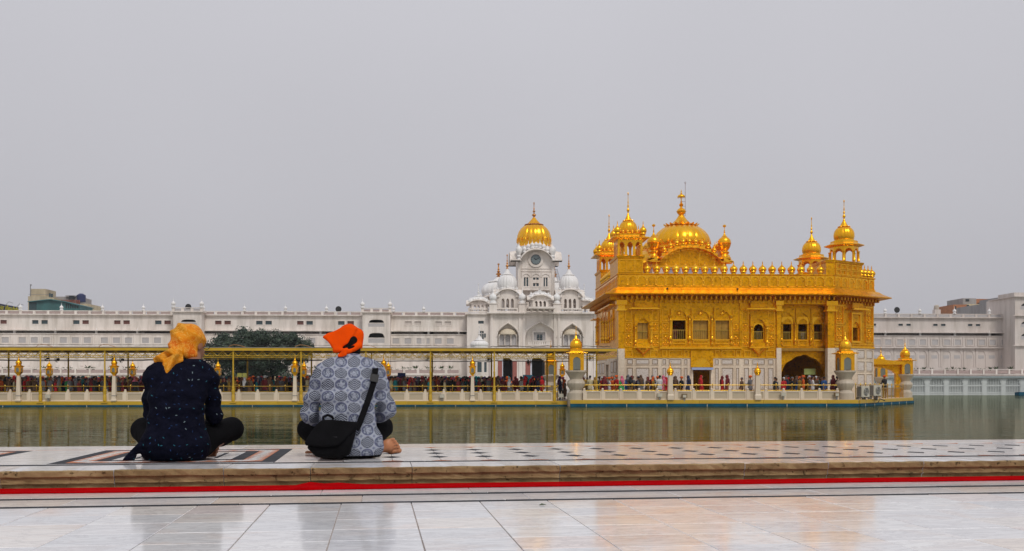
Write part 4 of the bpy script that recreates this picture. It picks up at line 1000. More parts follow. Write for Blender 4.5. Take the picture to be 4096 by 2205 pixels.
ped(2304, 64.3, 'gilt domed lantern on a carved marble pedestal at the near temple corner by the canopy')
ped(3380, 64.3, 'gilt domed lantern on a carved marble pedestal beside the two cooling units')
q = Mw @ Vector((Lw - .55, .75, 0)); 
ped(3620, q.y, 'gilt domed lantern on a marble pedestal at the far tip of the terrace', .97)
ped(1850 + 1400*.2524, 76.5, 'half hidden gilt domed lantern behind a canopy post near the temple', .92)
# gilt arch from the temple to the far lantern
ta = thing('arch', 'gilt cusped archway joining the temple to the lantern at the terrace tip', 'archway')
xa, xb = C_[0] + .0, GX(3600, q.y)
Mz = Matrix.Translation((xa, q.y - .2, 0)); Wd = xb - xa
zt0 = GZ(3520, 1417, q.y); zt1 = GZ(3590, 1428, q.y)
mb = MB(Mz).arch(.01, Wd, zt1 - .62, Wd*.52, Wd*.80, zt1 - 1.35, .62, 0, .35, None); mb.build('arch_plate', M['gold_relief'], ta)
MB(Mz).prism([(0.01, zt1 - .62), (Wd + .1, zt1 - .62), (Wd + .1, zt1 - .4), (0.01, zt0 - .1)], -.45, .8).build('arch_roof', M['gold'], ta)
MB(Mz).box(.01, Wd*.12, 0.001, .349, DK, zt1 - 1.35).box(Wd*.92, Wd, 0.001, .349, DK, zt1 - 1.35).build('arch_jamb', M['gold_relief'], ta)
ped(3250 + 1085*.2524, 84.5, 'small gilt lantern seen through the archway at the terrace tip', .9)

# ---- two cooling units by the water
def cooler(px, py0, py1, Y, label):
    p = PT(px, py1, Y); h = GZ(px, py0, Y) - p.z
    t = thing('cooling_unit', label, 'cooling unit', (p.x, p.y, p.z), .55, 'cooling units at the terrace edge')
    MB().box(-.42, .42, -.18, .18, .03, h).build('case', M['plastic_w'], t)
    MB().box(-.424, -.42, -.16, .16, .06, h - .04).build('side_grille', M['greymetal'], t)
    mb = MB()
    for r in (.06, .13, .20, .27): mb.tube([(.07 + r*math.cos(a), -.19, h*.5 + r*math.sin(a)) for a in [2*math.pi*i/20 for i in range(21)]], .012, 4)
    mb.build('fan_guard', M['plastic_w'], t)
    MB().lathe([(.28, 0), (.28, .01)], 24).build('fan_opening', M['dark'], t, loc=(.07, -.181, h*.5)).rotation_euler = (math.pi/2, 0, 0)
    b = MB()
    for i in range(4):
        a = i*math.pi/2 + .4; b.face([(.07+.03*math.cos(a), -.196, h*.5+.03*math.sin(a)), (.07+.26*math.cos(a), -.194, h*.5+.26*math.sin(a)), (.07+.24*math.cos(a+.6), -.2, h*.5+.24*math.sin(a+.6))])
    b.build('fan_blades', M['greymetal'], t)
    MB().box(-.36, -.30, -.25, .25, -.02, .03).box(.30, .36, -.25, .25, -.02, .03).box(-.36, -.30, .05, .35, -.30, -.02).box(.30, .36, .05, .35, -.30, -.02).build('bracket', M['greymetal'], t)
cooler(3453, 1545, 1590, 64.6, 'pale cooling unit with round fan at the terrace edge, the one nearer the pedestal')
cooler(3501, 1541, 1585, 66.4, 'pale cooling unit with round fan at the terrace edge, the one farther from the pedestal')
cable([(GX(3440, 65), 65.2, .35), (GX(3470, 65), 65.0, .12), (GX(3510, 65.5), 65.4, .2), (GX(3525, 66), 66.2, .45), (GX(3540, 67), 67, .3)], .03, 'tangle of dark pipe hanging under the cooling units', 'cable')
# ---- floodlight boxes on the balustrade
fl_b = MB().box(-.15, .15, -.10, .06, 0, .24).mesh('housing', M['plastic_w']); fl_f = MB().box(-.11, .11, -.108, -.101, .03, .20).mesh('lens', M['plastic_w']); fl_s = MB().box(-.03, .03, -.02, .02, -.22, 0).mesh('stem', M['greymetal'])
fl_b2 = MB().box(-.17, .17, -.10, .06, 0, .26).mesh('housing', plain('brown_box', (.16, .10, .04), .6))
for px, py, Y, br, s in ((195, 1593, YC0, 0, 'by the second canopy post'), (1768, 1592, YC0, 0, 'under the middle of the canopy'), (1850+1560*.2524, 1590, YC0, 0, 'close to the near temple pedestal'), (2638, 1588, YT, 0, 'next to the white post before the temple'), (2736, 1592, YT, 1, 'brown one before the temple door'), (3131, 1585, YT, 0, 'before the great arch'), (3345, 1586, YT, 1, 'dark one beside the far pedestal')):
    t = thing('floodlight', f'small box floodlight fixed outside the balustrade, {s}', 'floodlight', (GX(px, Y), Y - .08, GZ(px, py, Y)), 0, 'box floodlights on the balustrade')
    link('housing', fl_b2 if br else fl_b, t); link('lens', fl_f, t); link('stem', fl_s, t)
# ---- notice boards among the crowd
def board(px, py0, py1, wpx, Y, c, label, two=False, zd=CD):
    t = thing('notice_board', label, 'sign', (GX(px, Y), Y, zd)); z0, z1 = GZ(px, py1, Y) - zd, GZ(px, py0, Y) - zd; w = wpx / F_PX * Y
    m_ = plain('board_paint', c, .6, 0, .08)
    if two:
        for s in (-1, 1): MB().box(min(s*.02, s*w/2), max(s*.02, s*w/2), -.02, .02, z0, z1).build('board', m_, t)
    else: MB().box(-w/2, w/2, -.02, .02, z0, z1).build('board', m_, t)
    MB().box(-.025, .025, -.015, .015, 0, z0).build('post', M['greymetal'], t)
board(700+622*.4326, 1493, 1515, 39, 71.5, (.42, .42, .10), 'pair of yellow green notice boards above the crowd before the tree', True)
board(1400+477*.4326, 1492, 1513, 31, 70.5, (.008, .03, .16), 'plain dark blue notice board above the crowd')
board(1850+1040*.2524, 1500, 1518.5, 41, 72, (.006, .10, .16), 'teal notice board above the crowd near the temple')
board(11, 1501, 1518, 18, 71, (.16, .09, .012), 'brown notice board above the crowd at the edge of the picture')

# ------------------------------------------------------------------ white buildings round the pool
YW = 165.0; GZ0 = .9
def wx(px, Y=YW): return GX(px, Y)
def wz(py, Y=YW, px=2000): return GZ(px, py, Y)
wc = [(.5, 0), (.5, .3), (.36, .36), (.30, .5), (.42, .56), (.50, .75), (.52, .95), (.42, 1.2), (.2, 1.36), (.1, 1.5), (.05, 1.62), (.11, 1.7), (.05, 1.8), (.02, 2.25)]
wcup = MB().lathe([(a * .62, b * .62) for a, b in wc], 12).mesh('cupola', M['domewhite'], 45)
jpan = {}
def long_building(name, label, px0, px1, bays, style, yo=0.0, brown=True, lowfront=True, closed=()):
    """three storeys of whitewashed wall: parapet, windows, shaded gallery, pierced balcony, blind niches, low terrace"""
    t = thing(name, label, 'building'); W = M['white'] if style == 0 else M['white2']
    Y = YW + yo; q = lambda py, y=Y: GZ(2000, py, y); X = lambda px, y=Y: GX(px, y)
    x0, x1 = X(px0), X(px1)
    zt, zw, zg, zb0, zb1 = q(1249), q(1267), q(1325), q(1384), q(1342)
    holes = []; arches = []
    for i, c in enumerate(bays):
        for s in (-18.5, 18.5):
            a = (X(c + s - 13), X(c + s + 13), q(1302), q(1287)); 
            if style: a = (X(c + s*.85 - 9), X(c + s*.85 + 9), q(1299), q(1290))
            if a[0] > x0 and a[1] < x1: holes.append((a, i))
    MB().wall(x0, x1, zg, zw, Y, Y + .5, [h for h, _ in holes]).build('upper_wall', W, t)
    for h, i in holes:
        wn = pempty('window', t)
        shut = M['white2'] if i in closed else (M['brownshut'] if brown and rnd.random() < .75 else M['glass'])
        MB().box(h[0], h[1], Y + .12, Y + .2, h[2], h[3]).build('pane', shut, wn)
        MB().frame(h[0] - .12, h[1] + .12, h[2] - .12, h[3] + .12, .12, Y - .06, Y + .0).build('window_frame', W, wn)
    MB().box(x0, x1, Y - .45, Y + .5, zw, zw + .18).build('cornice', W, t)
    MB().box(x0, x1, Y - .7, Y + .5, zg - .14, zg - .001).build('gallery_eave', W, t)
    # gallery behind, with flattened arches
    ga = [(X(c) - 3.3, X(c) + 3.3) for c in bays]; n0 = x0
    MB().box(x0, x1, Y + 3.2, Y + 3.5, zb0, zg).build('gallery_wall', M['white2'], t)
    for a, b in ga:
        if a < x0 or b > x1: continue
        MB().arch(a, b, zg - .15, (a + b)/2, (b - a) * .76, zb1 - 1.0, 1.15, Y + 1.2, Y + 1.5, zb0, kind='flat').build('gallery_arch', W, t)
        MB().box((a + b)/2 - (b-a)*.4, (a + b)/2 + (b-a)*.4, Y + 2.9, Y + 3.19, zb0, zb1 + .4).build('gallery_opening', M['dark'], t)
    MB().box(x0, x1, Y - .2, Y + .3, zb0, zb1).build('balcony_wall', W, t)
    MB().box(x0, x1, Y - .32, Y + .36, zb1, zb1 + .14).build('balcony_coping', W, t)
    MB().box(x0, x1, Y - .5, Y + .5, zb0 - .26, zb0 - .002).build('balcony_ledge', W, t)
    key = ('j', style)
    if key not in jpan:
        jw = .54 if not style else .5
        jpan[key] = MB().frame(-jw - .22, jw + .22, 0, 1.28, .2, -.10, -.001, 0).box(-jw, jw, -.03, -.002, .22, 1.06, 1).mesh('jali_panel', [W, M['jali']])
        jpan[('p', style)] = MB().box(-.13, .13, -.09, -.001, -.05, 1.5).mesh('balcony_pilaster', W)
        jpan[('r', style)] = MB().box(-.19, .19, -.2, .2, 0, zt - zw - .18).mesh('parapet_post', W)
        jpan[('n', style)] = MB().arch(-.95, .95, 3.2, 0, 1.5, 1.9, .85, -.08, -.001, 0, kind='round', n=12).mesh('niche_surround', W)
        jpan[('m', style)] = MB().box(-.5, .5, -.03, -.002, 0, .55).mesh('niche_window', M['jali'])
    for i, c in enumerate(bays):
        for s in (-48, 0, 48):
            x = X(c + s - 20)
            if x0 + .8 < x < x1 - .8:
                link('jali_panel', jpan[key], t, (x, Y - .2, zb0 + .12)); link('balcony_pilaster', jpan[('p', style)], t, (x + .95, Y - .2, zb0 + .1))
                link('niche_surround', jpan[('n', style)], t, (x, Y, q(1466))); link('niche_window', jpan[('m', style)], t, (x, Y, q(1432)))
        x = X(c + 62)
        if x0 < x < x1: link('cupola', wcup, t, (x, Y, zb1 + .12), 0, .75)
    MB().wall(x0, x1, GZ0, zb0 - .26, Y + .001, Y + .5).build('lower_wall', W, t)
    MB().box(x0, x1, Y - .001, Y + 12, zw - .4, zw - .2).build('roof_slab', W, t)
    # parapet
    z0 = zw + .18; n = max(1, round((x1 - x0) / 2.2)); w = (x1 - x0) / n
    for k in range(n + 1): link('parapet_post', jpan[('r', style)], t, (x0 + .2 + (x1 - x0 - .4) * k / n, Y, z0))
    MB().box(x0, x1, Y - .1, Y + .1, zt - .14, zt - .001).build('parapet_rail', W, t)
    pk = ('q', style, round(w, 1))
    if pk not in jpan: jpan[pk] = MB().box(-w/2 + .2, w/2 - .2, -.06, .06, .05, zt - z0 - .16).mesh('parapet_panel', M['jali_warm'] if style == 0 else M['jali'])
    for k in range(n): link('parapet_panel', jpan[pk], t, (x0 + (k + .5) * w, Y, z0))
    for i, c in enumerate(bays):
        x = X(c - 78)
        if x0 + .3 < x < x1 - .3: link('cupola', wcup, t, (x, Y, zt), 0, .9)
    MB().box(x0, x0 + .3, Y + .5, Y + 12, GZ0, zw).box(x1 - .3, x1, Y + .5, Y + 12, GZ0, zw).box(x0, x1, Y + 12, Y + 12.3, GZ0, zw).build('rear_walls', W, t)
    return t
sec1 = [-660, -496, -332, -168, -4, 160, 324, 488, 652]; sec2 = [892, 1056, 1220, 1384]; sec3 = [1652, 1773]
long_building('pilgrim_hall', 'long white three storey hall behind the causeway, stretch with brown shuttered windows', -760, 692, sec1, 0)
long_building('pilgrim_hall', 'long white three storey hall behind the big dark tree', 806, 1452, sec2, 0)
long_building('pilgrim_hall', 'short white hall between the square tower and the clock tower gate', 1560, 1872, sec3, 0, closed=(0, 1))
long_building('pilgrim_hall', 'pinkish grey white hall beyond the temple, far across the water', 3380, 4062, [3340 + 139*k for k in range(1, 6)], 1, brown=False)
# low terraces in front, with balustrade and potted plants
lowp = MB().box(-.9, .9, -.04, .04, .12, .62).mesh('balustrade_panel', M['jali_warm']); lowq = MB().box(-.14, .14, -.14, .14, 0, .9).mesh('balustrade_post', M['white'])
def low_terrace(px0, px1, label, style):
    W = M['white'] if style == 0 else M['white2']; Y = 159.0
    t = thing('low_terrace', label, 'terrace'); x0, x1 = GX(px0, Y), GX(px1, Y); z1 = GZ(2000, 1496, Y)
    MB().box(x0, x1, Y, Y + 5.2, GZ0, z1).build('terrace_wall', W, t); MB().box(x0, x1, Y - .35, Y - .001, z1 - .2, z1 + .02).build('terrace_ledge', W, t)
    n = round((x1 - x0) / 2.2); w = (x1 - x0) / n
    for k in range(n + 1):
        link('balustrade_post', lowq, t, (x0 + k * w, Y + .15, z1), 0, (1, 1, .95))
        if k < n: link('balustrade_panel', lowp, t, (x0 + (k + .5) * w, Y + .15, z1))
    MB().box(x0, x1, Y + .05, Y + .25, z1 + .70, z1 + .84).build('balustrade_rail', W, t)
    return x0, x1, Y, z1
def plant_mesh(seed):
    q = random.Random(seed); mb = MB()
    for _ in range(16):
        a = q.uniform(0, 6.28); l = q.uniform(.3, .75); h = q.uniform(.25, .85); d = (math.cos(a), math.sin(a)); b = q.uniform(.05, .1)
        mb.face([(0, 0, .25), (d[0]*l*.5 - d[1]*b, d[1]*l*.5 + d[0]*b, .25 + h*.7), (d[0]*l, d[1]*l, .25 + h), (d[0]*l*.5 + d[1]*b, d[1]*l*.5 - d[0]*b, .25 + h*.7)])
    return mb.mesh('leaves', M['leaf'])
plants = [plant_mesh(s) for s in range(4)]; pot_me = MB().lathe([(.13, 0), (.2, .28), (.22, .3), (.18, .32)], 10).mesh('pot', M['pot'])
def pot_plant(x, y, z, label, grp):
    t = thing('potted_plant', label, 'plant', (x, y, z), rnd.uniform(0, 6), grp); link('pot', pot_me, t); link('leaves', rnd.choice(plants), t, None, 0, rnd.uniform(.7, 1.15))
for px0, px1, lab, st, pl in ((-760, 1840, 'low white walkway roof with balustrade behind the crowd on the causeway', 0, 'from the left on the white walkway roof'),
                              (3470, 4140, 'low pinkish walkway roof with balustrade above the lattice screen', 1, 'from the left above the lattice screen')):
    x0, x1, Y, z1 = low_terrace(px0, px1, lab, st)
    x = max(x0 + 1, GX(8, Y)); k_ = 0
    while x < x1 - 1:
        k_ += 1; en = 'th' if 10 < k_ % 100 < 14 else {1: 'st', 2: 'nd', 3: 'rd'}.get(k_ % 10, 'th')
        pot_plant(x, Y + .9, z1 + .25, f'{k_}{en} small potted plant ' + pl, 'potted plants ' + pl); x += rnd.choice((.8, 1.0, 1.3, 2.6))

# projecting square towers with arched galleries
def gallery_tower(px0, px1, label, opens, ptop, brown):
    Y = 162.6; t = thing('gallery_tower', label, 'tower'); q = lambda py: GZ(2000, py, Y); x0, x1 = GX(px0, Y), GX(px1, Y)
    zt = q(ptop + 16); hs_ = []
    for (a, b, pt, pb) in opens: hs_.append((GX(a, Y), GX(b, Y), q(pb), q(pt)))
    MB().wall(x0, x1, GZ0, zt, Y, Y + .4, hs_).build('front_wall', M['white'], t)
    MB().box(x0, x0 + .4, Y + .4, YW + 4, GZ0, zt).box(x1 - .4, x1, Y + .4, YW + 4, GZ0, zt).box(x0 + .4, x1 - .4, YW + 3.6, YW + 4, GZ0, zt).build('side_walls', M['white'], t)
    MB().box(x0 + .4, x1 - .4, Y + .4, YW + 3.6, zt - .3, zt - .05).build('roof_slab', M['white'], t)
    for h in hs_:
        MB().arch(h[0], h[1], h[3], (h[0] + h[1])/2, h[1] - h[0] - .1, h[3] - .75, .6, Y + .02, Y + .3, kind='flat').build('gallery_arch', M['white'], t)
        zz = h[2] + (h[3] - h[2]) * .42
        MB().box(h[0], h[1], Y + .05, Y + .2, h[2], zz).build('pierced_screen', M['jali'], t); MB().box(h[0], h[1], Y + .03, Y + .25, zz, zz + .1).build('screen_rail', M['white'], t)
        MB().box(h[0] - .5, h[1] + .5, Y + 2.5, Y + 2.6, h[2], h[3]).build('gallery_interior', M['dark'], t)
    MB().box(x0 - .3, x1 + .3, Y - .35, Y + 2, zt, zt + .16).build('cornice', M['white'], t)
    z1 = q(ptop)
    n = 3; w = (x1 - x0) / n
    for k in range(n + 1): MB().box(x0 + k*w - .22, x0 + k*w + .22, Y - .1, Y + .3, zt + .16, z1).build('parapet_post', M['white'], t)
    for k in range(n): MB().box(x0 + k*w + .22, x0 + (k+1)*w - .22, Y + .02, Y + .16, zt + .16, z1 - .12).build('parapet_panel', M['jali_warm'] if brown else M['jali'], t)
    MB().box(x0 - .22, x1 + .22, Y - .12, Y + .32, z1, z1 + .1).build('parapet_rail', M['white'], t)
    for x in (x0, x1): link('cupola', wcup, t, (x, Y + .1, z1 + .08), 0, 1.15)
gallery_tower(693, 806, 'square white tower with one dark arched opening above the yellow headscarf', [(720, 787, 1279, 1306), (720, 787, 1330, 1356)], 1238, False)
gallery_tower(1450, 1560, 'square white tower with two stacked dark arched galleries and brownish parapet', [(1473, 1538, 1277, 1309), (1473, 1538, 1330, 1373)], 1237, True)

# ---- clock tower gate
gate = thing('clock_tower_gate', 'white gatehouse with clock, gilt onion dome and flanking white domes', 'gatehouse')
def g(x, y, Y):
    p = PT(1800 + .483 * x, 780 + .483 * y, Y); return p
YG = 162.0
def gx(x, Y=YG): return g(x, 500, Y).x
def gz(y, Y=YG): return g(700, y, Y).z
W = M['white']; DW = M['domewhite']
def GP(name, mb, mat=None, sm=None, parent=None): return mb.build(name, mat or W, parent or gate, sm)
zlow, ztop = gz(1262), gz(985)
xs = [gx(v) for v in (330, 595, 885, 1216)]
arch_c = [gx(v) for v in (480, 747, 1012)]; arch_w = [gx(568) - gx(392), gx(872) - gx(624), gx(1100) - gx(924)]; arch_s = [1175, 1180, 1175]; arch_t = [1066, 1058, 1068]
for i in range(3):
    x0, x1 = xs[i], xs[i+1]; zs = gz(arch_s[i])
    GP('facade_bay', MB().arch(x0, x1, ztop, arch_c[i], arch_w[i], zs, gz(arch_t[i]) - zs, YG, YG + .9, zlow, kind='ogee', n=26))
    GP('niche_back', MB().box(x0, x1, YG + .9, YG + 1.3, zlow, ztop))
    GP('arch_moulding', MB().tube([(x, YG - .05, z) for x, z in arch_curve(arch_c[i], arch_w[i] * 1.08, zs, (gz(arch_t[i]) - zs) * 1.07, 'ogee', 26)], .12, 6))
    # window bays in the niches
    wn = pempty('niche_window', gate)
    if i == 1:
        a, b = gx(684), gx(803)
        MB().frame(a, b, gz(1215), gz(1125), .22, YG + .55, YG + .899).build('window_frame', W, wn)
        for (u0, u1, v0, v1) in ((690, 722, 1212, 1152), (768, 800, 1212, 1152), (690, 800, 1148, 1130)): MB().box(gx(u0), gx(u1), YG + .7, YG + .80, gz(v0), gz(v1)).build('shutter', M['jali'], wn)
        for (u0, u1, v0, v1) in ((724, 742, 1188, 1155), (748, 766, 1188, 1155), (724, 742, 1203, 1192), (748, 766, 1203, 1192)): MB().box(gx(u0), gx(u1), YG + .62, YG + .69, gz(v0), gz(v1)).build('pane', M['glass'], wn)
        bb = MB()
        for k in range(11): bb.box(gx(652 + k*18.2) - .12, gx(652 + k*18.2) + .12, YG - .7, YG - .5, gz(1240), gz(1215))
        bb.box(gx(648), gx(840), YG - .75, YG - .45, gz(1215), gz(1211)).box(gx(648), gx(840), YG - .8, YG - .001, gz(1246), gz(1240)); bb.build('balcony', W, wn)
    else:
        c = arch_c[i]
        for s in (-1, 0, 1):
            MB().arch(c + s*1.0 - .5, c + s*1.0 + .5, gz(1155), c + s*1.0, .8, gz(1178), .45, YG + .3, YG + .6, gz(1245), kind='round', n=10).build('window_arch', W, wn)
            MB().box(c + s*1.0 - .42, c + s*1.0 + .42, YG + .65, YG + .72, gz(1245), gz(1160)).build('shutter', M['jali'], wn)
        MB().lathe([(1.55, 0), (1.55, .2), (1.35, .55), (.95, .85), (.4, 1.0), (.05, 1.05)], 24, (c, YG + 1.1, gz(1155)), 12, .05).build('window_hood', plain('hood_cream', (.60, .52, .40), .7), wn, 40)
for i, x in enumerate(xs):
    for s in ((.35,) if i == 0 else ((-.35,) if i == 3 else (-.35, .35))): GP('pilaster', MB().box(x + s - .16, x + s + .16, YG - .18, YG - .001, GZ0, ztop))
GP('cornice', MB().box(gx(305), gx(1216) + .3, YG - .8, YG + 9, ztop, ztop + .22))
GP('frieze', MB().box(xs[0] + .6, xs[3] - .6, YG - .08, YG - .001, gz(1012), gz(1000)))
# lower storey with the dark passages
for (a, b, c, w) in ((330, 596, 467, 112), (596, 885, 720, 140), (885, 1216, 1040, 60)):
    cc, w_ = gx(c), gx(c + w/2) - gx(c - w/2)
    GP('passage_wall', MB().arch(gx(a), gx(b), zlow - .001, cc, w_, gz(1390), gz(1345) - gz(1390), YG + .02, YG + 1.2, GZ0, n=20))
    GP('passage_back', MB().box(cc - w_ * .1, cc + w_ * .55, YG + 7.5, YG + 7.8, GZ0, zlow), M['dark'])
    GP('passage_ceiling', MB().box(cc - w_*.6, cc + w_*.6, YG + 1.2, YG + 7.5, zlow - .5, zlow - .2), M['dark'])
    GP('passage_side', MB().box(cc + w_*.5, cc + w_*.56, YG + 1.21, YG + 7.4, GZ0, zlow - .5).box(cc - w_*.56, cc - w_*.5, YG + 1.21, YG + 7.4, GZ0, zlow - .5), plain('passage_paint', (.10, .12, .15), .7))
redp = plain('passage_red', (.30, .10, .08), .7)
GP('body_sides', MB().box(xs[0], xs[0] + .4, YG + 1.3, YG + 9, GZ0, ztop).box(xs[3] - .4, xs[3], YG + 1.3, YG + 9, GZ0, ztop))
for (x, w) in ((gx(414), .35), (gx(536), .35), (gx(645), .4)): GP('passage_jamb', MB().box(x - w, x + w, YG - .02, YG + .019, GZ0, gz(1378)), redp)
# left wing
xw0, xw1 = gx(141), xs[0]
GP('wing_wall', MB().wall(xw0, xw1, GZ0, ztop, YG + .6, YG + 1.0, [(gx(234), gx(280), gz(1066), gz(1042)), (gx(246), gx(280), gz(1196), gz(1126))]))
GP('wing_window', MB().box(gx(234), gx(280), YG + .8, YG + .85, gz(1066), gz(1042)), M['glass']); GP('wing_window', MB().box(gx(246), gx(280), YG + .8, YG + .85, gz(1196), gz(1126)), M['glass'])
GP('window_bar', MB().box(gx(262), gx(266), YG + .75, YG + .799, gz(1196), gz(1126)).box(gx(246), gx(280), YG + .75, YG + .799, gz(1150), gz(1146)))
GP('wing_cornice', MB().box(xw0 - .3, xw1 - .01, YG + .2, YG + 8, ztop - .1, ztop + .1)); GP('wing_side', MB().box(xw0, xw0 + .4, YG + 1.0, YG + 8, GZ0, ztop - .1))
GP('shutter_leaf', MB().box(gx(284), gx(297), YG + .5, YG + .6, gz(1180), gz(1148)), M['glass'])
# right wing glimpsed beside the temple
GP('wing_wall', MB().box(xs[3] + .01, xs[3] + 9, YG + .6, YG + 1, GZ0, ztop)); 
for v0, v1 in ((1140, 1122), (1186, 1145), (1212, 1190)): GP('wing_window', MB().box(gx(1188), gx(1205), YG - .03, YG - .001, gz(v0), gz(v1)), M['glass'])
# roof balustrades
def rbal(a, b, yy=YG - .3, zz=None):
    x0, x1 = gx(a), gx(b); z = ztop + .22 if zz is None else zz
    n = max(1, round((x1 - x0) / 4)); w = (x1 - x0) / n
    for k in range(n):
        p0, p1 = x0 + k*w, x0 + (k+1)*w
        GP('balustrade_frame', MB().frame(p0, p1, z, gz(937), .24, yy, yy + .2))
        bb = MB()
        for j in range(int((w - .6) / .35)): bb.box(p0 + .35 + j*.35, p0 + .47 + j*.35, yy + .05, yy + .15, z + .2, gz(942))
        GP('balusters', bb, M['jali'])
rbal(345, 565); rbal(900, 1098); rbal(1140, 1210); rbal(150, 322, YG + .5)
# flanking kiosks with white ribbed domes (bangla roofs)
def bangla(name, cx_, cy_, z0, w, h, dR, dH, fin, fm=None, n=3, dz=1.3):
    p = pempty(name, gate, (cx_, cy_, z0)); t = .35; me = MB(); sw = (w * .62) / n
    for i in range(n):
        c = -w*.31 + sw * (i + .5); me.arch(c - sw/2, c + sw/2, h * .74, c, sw * .62, h * .52, h * .15, 0, t, 0, kind='round', n=10)
    for s in (-1, 1): me.box(s * w*.405 - w*.095, s * w*.405 + w*.095, 0, t, 0, h * .74)
    N_ = 24; top = [(w/2 * u, h * (.74 + .52 * max(0, 1 - abs(u)**2.2)**.8)) for u in [1 - 2*k/N_ for k in range(N_ + 1)]]
    me.prism([(-w/2, h*.74), (w/2, h*.74)] + top, .001, t - .001)
    sm = me.mesh('arch_screen', W)
    rs = []
    for k in range(N_ + 1):
        u = -1 + 2*k/N_; x = (w/2 + .25) * u; z = h * (.76 + .52 * max(0, 1 - abs(u)**2.2)**.8)
        rs.append([(x, -.55, z - .05), (x, -.55, z + .08), (x, .5, z + .28), (x, .5, z)])
    cm = MB().rings(rs, True, True, True).mesh('curved_cornice', W)
    for i in range(4):
        a = i*math.pi/2; link('arch_screen', sm, p, (w/2*math.sin(a), -w/2*math.cos(a), 0), a); link('curved_cornice', cm, p, (w/2*math.sin(a), -w/2*math.cos(a), 0), a)
        for j in (-1, -.5, 0, .5, 1):
            v = Matrix.Rotation(a, 4, 'Z') @ Vector((w/2 * j * .98, -w/2 + .25, h * (.80 + .52 * max(0, 1 - abs(j)**2.2)**.8)))
            link('cupola', wcup, p, v, 0, .9 if abs(j) == 1 else .55)
    MB().box(-w/2 + t, w/2 - t, -w/2 + t, w/2 - t, h*.76, h*.9).build('roof_slab', W, p)
    MB().lathe([(dR*.98, -h*.4), (dR*.98, 0)], 24, (0, 0, h * dz)).build('drum', W, p)
    dome(p, (0, 0, h * dz), dR, dH, DW, 18, 72, .05, .45, fin, fmat=fm)
    return p
copper = plain('copper_finial', (.55, .24, .06), .4, .7)
k1 = g(480, 935, YG + 3.4)
bangla('side_kiosk', gx(482, YG + .3), YG + 3.9, gz(935), gx(575) - gx(388), gz(808) - gz(935), (gx(550) - gx(382)) / 2, gz(650) - gz(775), 2.4, copper)
bangla('side_kiosk', gx(1004, YG + .3), YG + 3.9, gz(935), gx(1098) - gx(912), gz(808) - gz(935), (gx(1076) - gx(910)) / 2, gz(650) - gz(775), 2.4, copper)
bangla('rear_kiosk', gx(432, YG + .3), YG + 16, gz(935), 7, gz(808) - gz(935), 3.1, gz(650) - gz(775), 2.4, copper)
bangla('rear_kiosk', gx(940, YG + .3), YG + 16, gz(935), 7, gz(808) - gz(935), 3.1, gz(650) - gz(775), 2.4, copper)
for cxx in (240, 1140):
    p = bangla('low_pavilion', gx(cxx), YG + 4.6, gz(945), gx(318) - gx(165), gz(880) - gz(945), (gx(305) - gx(165)) / 2, (gz(830) - gz(875)) * 1.0, 1.9, dz=1.12)
# central projecting pavilion
cpv = bangla('balcony_pavilion', gx(745), YG + .6, gz(935), gx(828) - gx(662), gz(858) - gz(935), (gx(820) - gx(672)) / 2, gz(800) - gz(842), .3, dz=1.15)
GP('pavilion_slab', MB().box(gx(640), gx(858), YG - 3.0, YG + 2, gz(952), gz(937)))
for k in range(4): GP('slab_bracket', MB().box(gx(672 + 50*k) - .2, gx(672 + 50*k) + .2, YG - 1.6, YG - .001, gz(966), gz(953)))
for v in (357, 600, 885):
    x = gx(v); GP('cupola_plinth', MB().box(x - .62, x + .62, YG - .5, YG + .9, ztop + .22, gz(905)).box(x - .8, x + .8, YG - .65, YG + 1.0, gz(905), gz(901)))
    link('cupola', wcup, gate, (x, YG + .2, gz(903)), 0, 1.9)
# clock storey
YTw = YG + 6.0; tX = lambda v: gx(v, YTw); tZ = lambda v: gz(v, YTw)
x0, x1 = tX(562), tX(866); cxT = (x0 + x1) / 2; wT = x1 - x0; dT = wT
wins = [(tX(612), tX(648), tZ(757), tZ(683)), (tX(688), tX(735), tZ(703), tZ(684)), (tX(688), tX(735), tZ(756), tZ(730)), (tX(775), tX(808), tZ(757), tZ(683))]
GP('tower_front', MB().wall(x0, x1, ztop + .22, tZ(545), YTw, YTw + .5, wins))
for h in wins:
    GP('tower_window', MB().box(h[0], h[1], YTw + .25, YTw + .3, h[2], h[3]), M['glass']); GP('window_bar', MB().box((h[0]+h[1])/2 - .08, (h[0]+h[1])/2 + .08, YTw + .15, YTw + .249, h[2], h[3]))
for v in (630, 712, 792): GP('window_hood', MB().arch(tX(v) - .78, tX(v) + .78, tZ(646), tX(v), 1.3, tZ(678), .50, YTw - .12, YTw - .001, tZ(680), kind='ogee'))
for v0, v1 in ((597, 668), (673, 765), (768, 826)): GP('tower_balcony', MB().box(tX(v0), tX(v1), YTw - 1.1, YTw - .001, tZ(795), tZ(788)).frame(tX(v0), tX(v1), tZ(788), tZ(762), .22, YTw - 1.05, YTw - .9).box(tX(v0) + .2, tX(v1) - .2, YTw - 1.0, YTw - .95, tZ(786), tZ(765)))
for v in (607, 630): GP('string_course', MB().box(x0 - .05, x1 + .05, YTw - .12, YTw - .001, tZ(v + 5), tZ(v)))
for xx in (x0 + .25, x1 - .25): GP('corner_pilaster', MB().box(xx - .25, xx + .25, YTw - .16, YTw - .002, ztop + .22, tZ(560)))
GP('tower_sides', MB().box(x0, x0 + .5, YTw + .5, YTw + dT, ztop, tZ(545)).box(x1 - .5, x1, YTw + .5, YTw + dT, ztop, tZ(545)).box(x0 + .5, x1 - .5, YTw + dT - .5, YTw + dT, ztop, tZ(545)))
GP('tower_roof', MB().box(x0 + .5, x1 - .5, YTw + .5, YTw + dT - .5, tZ(560), tZ(548)))
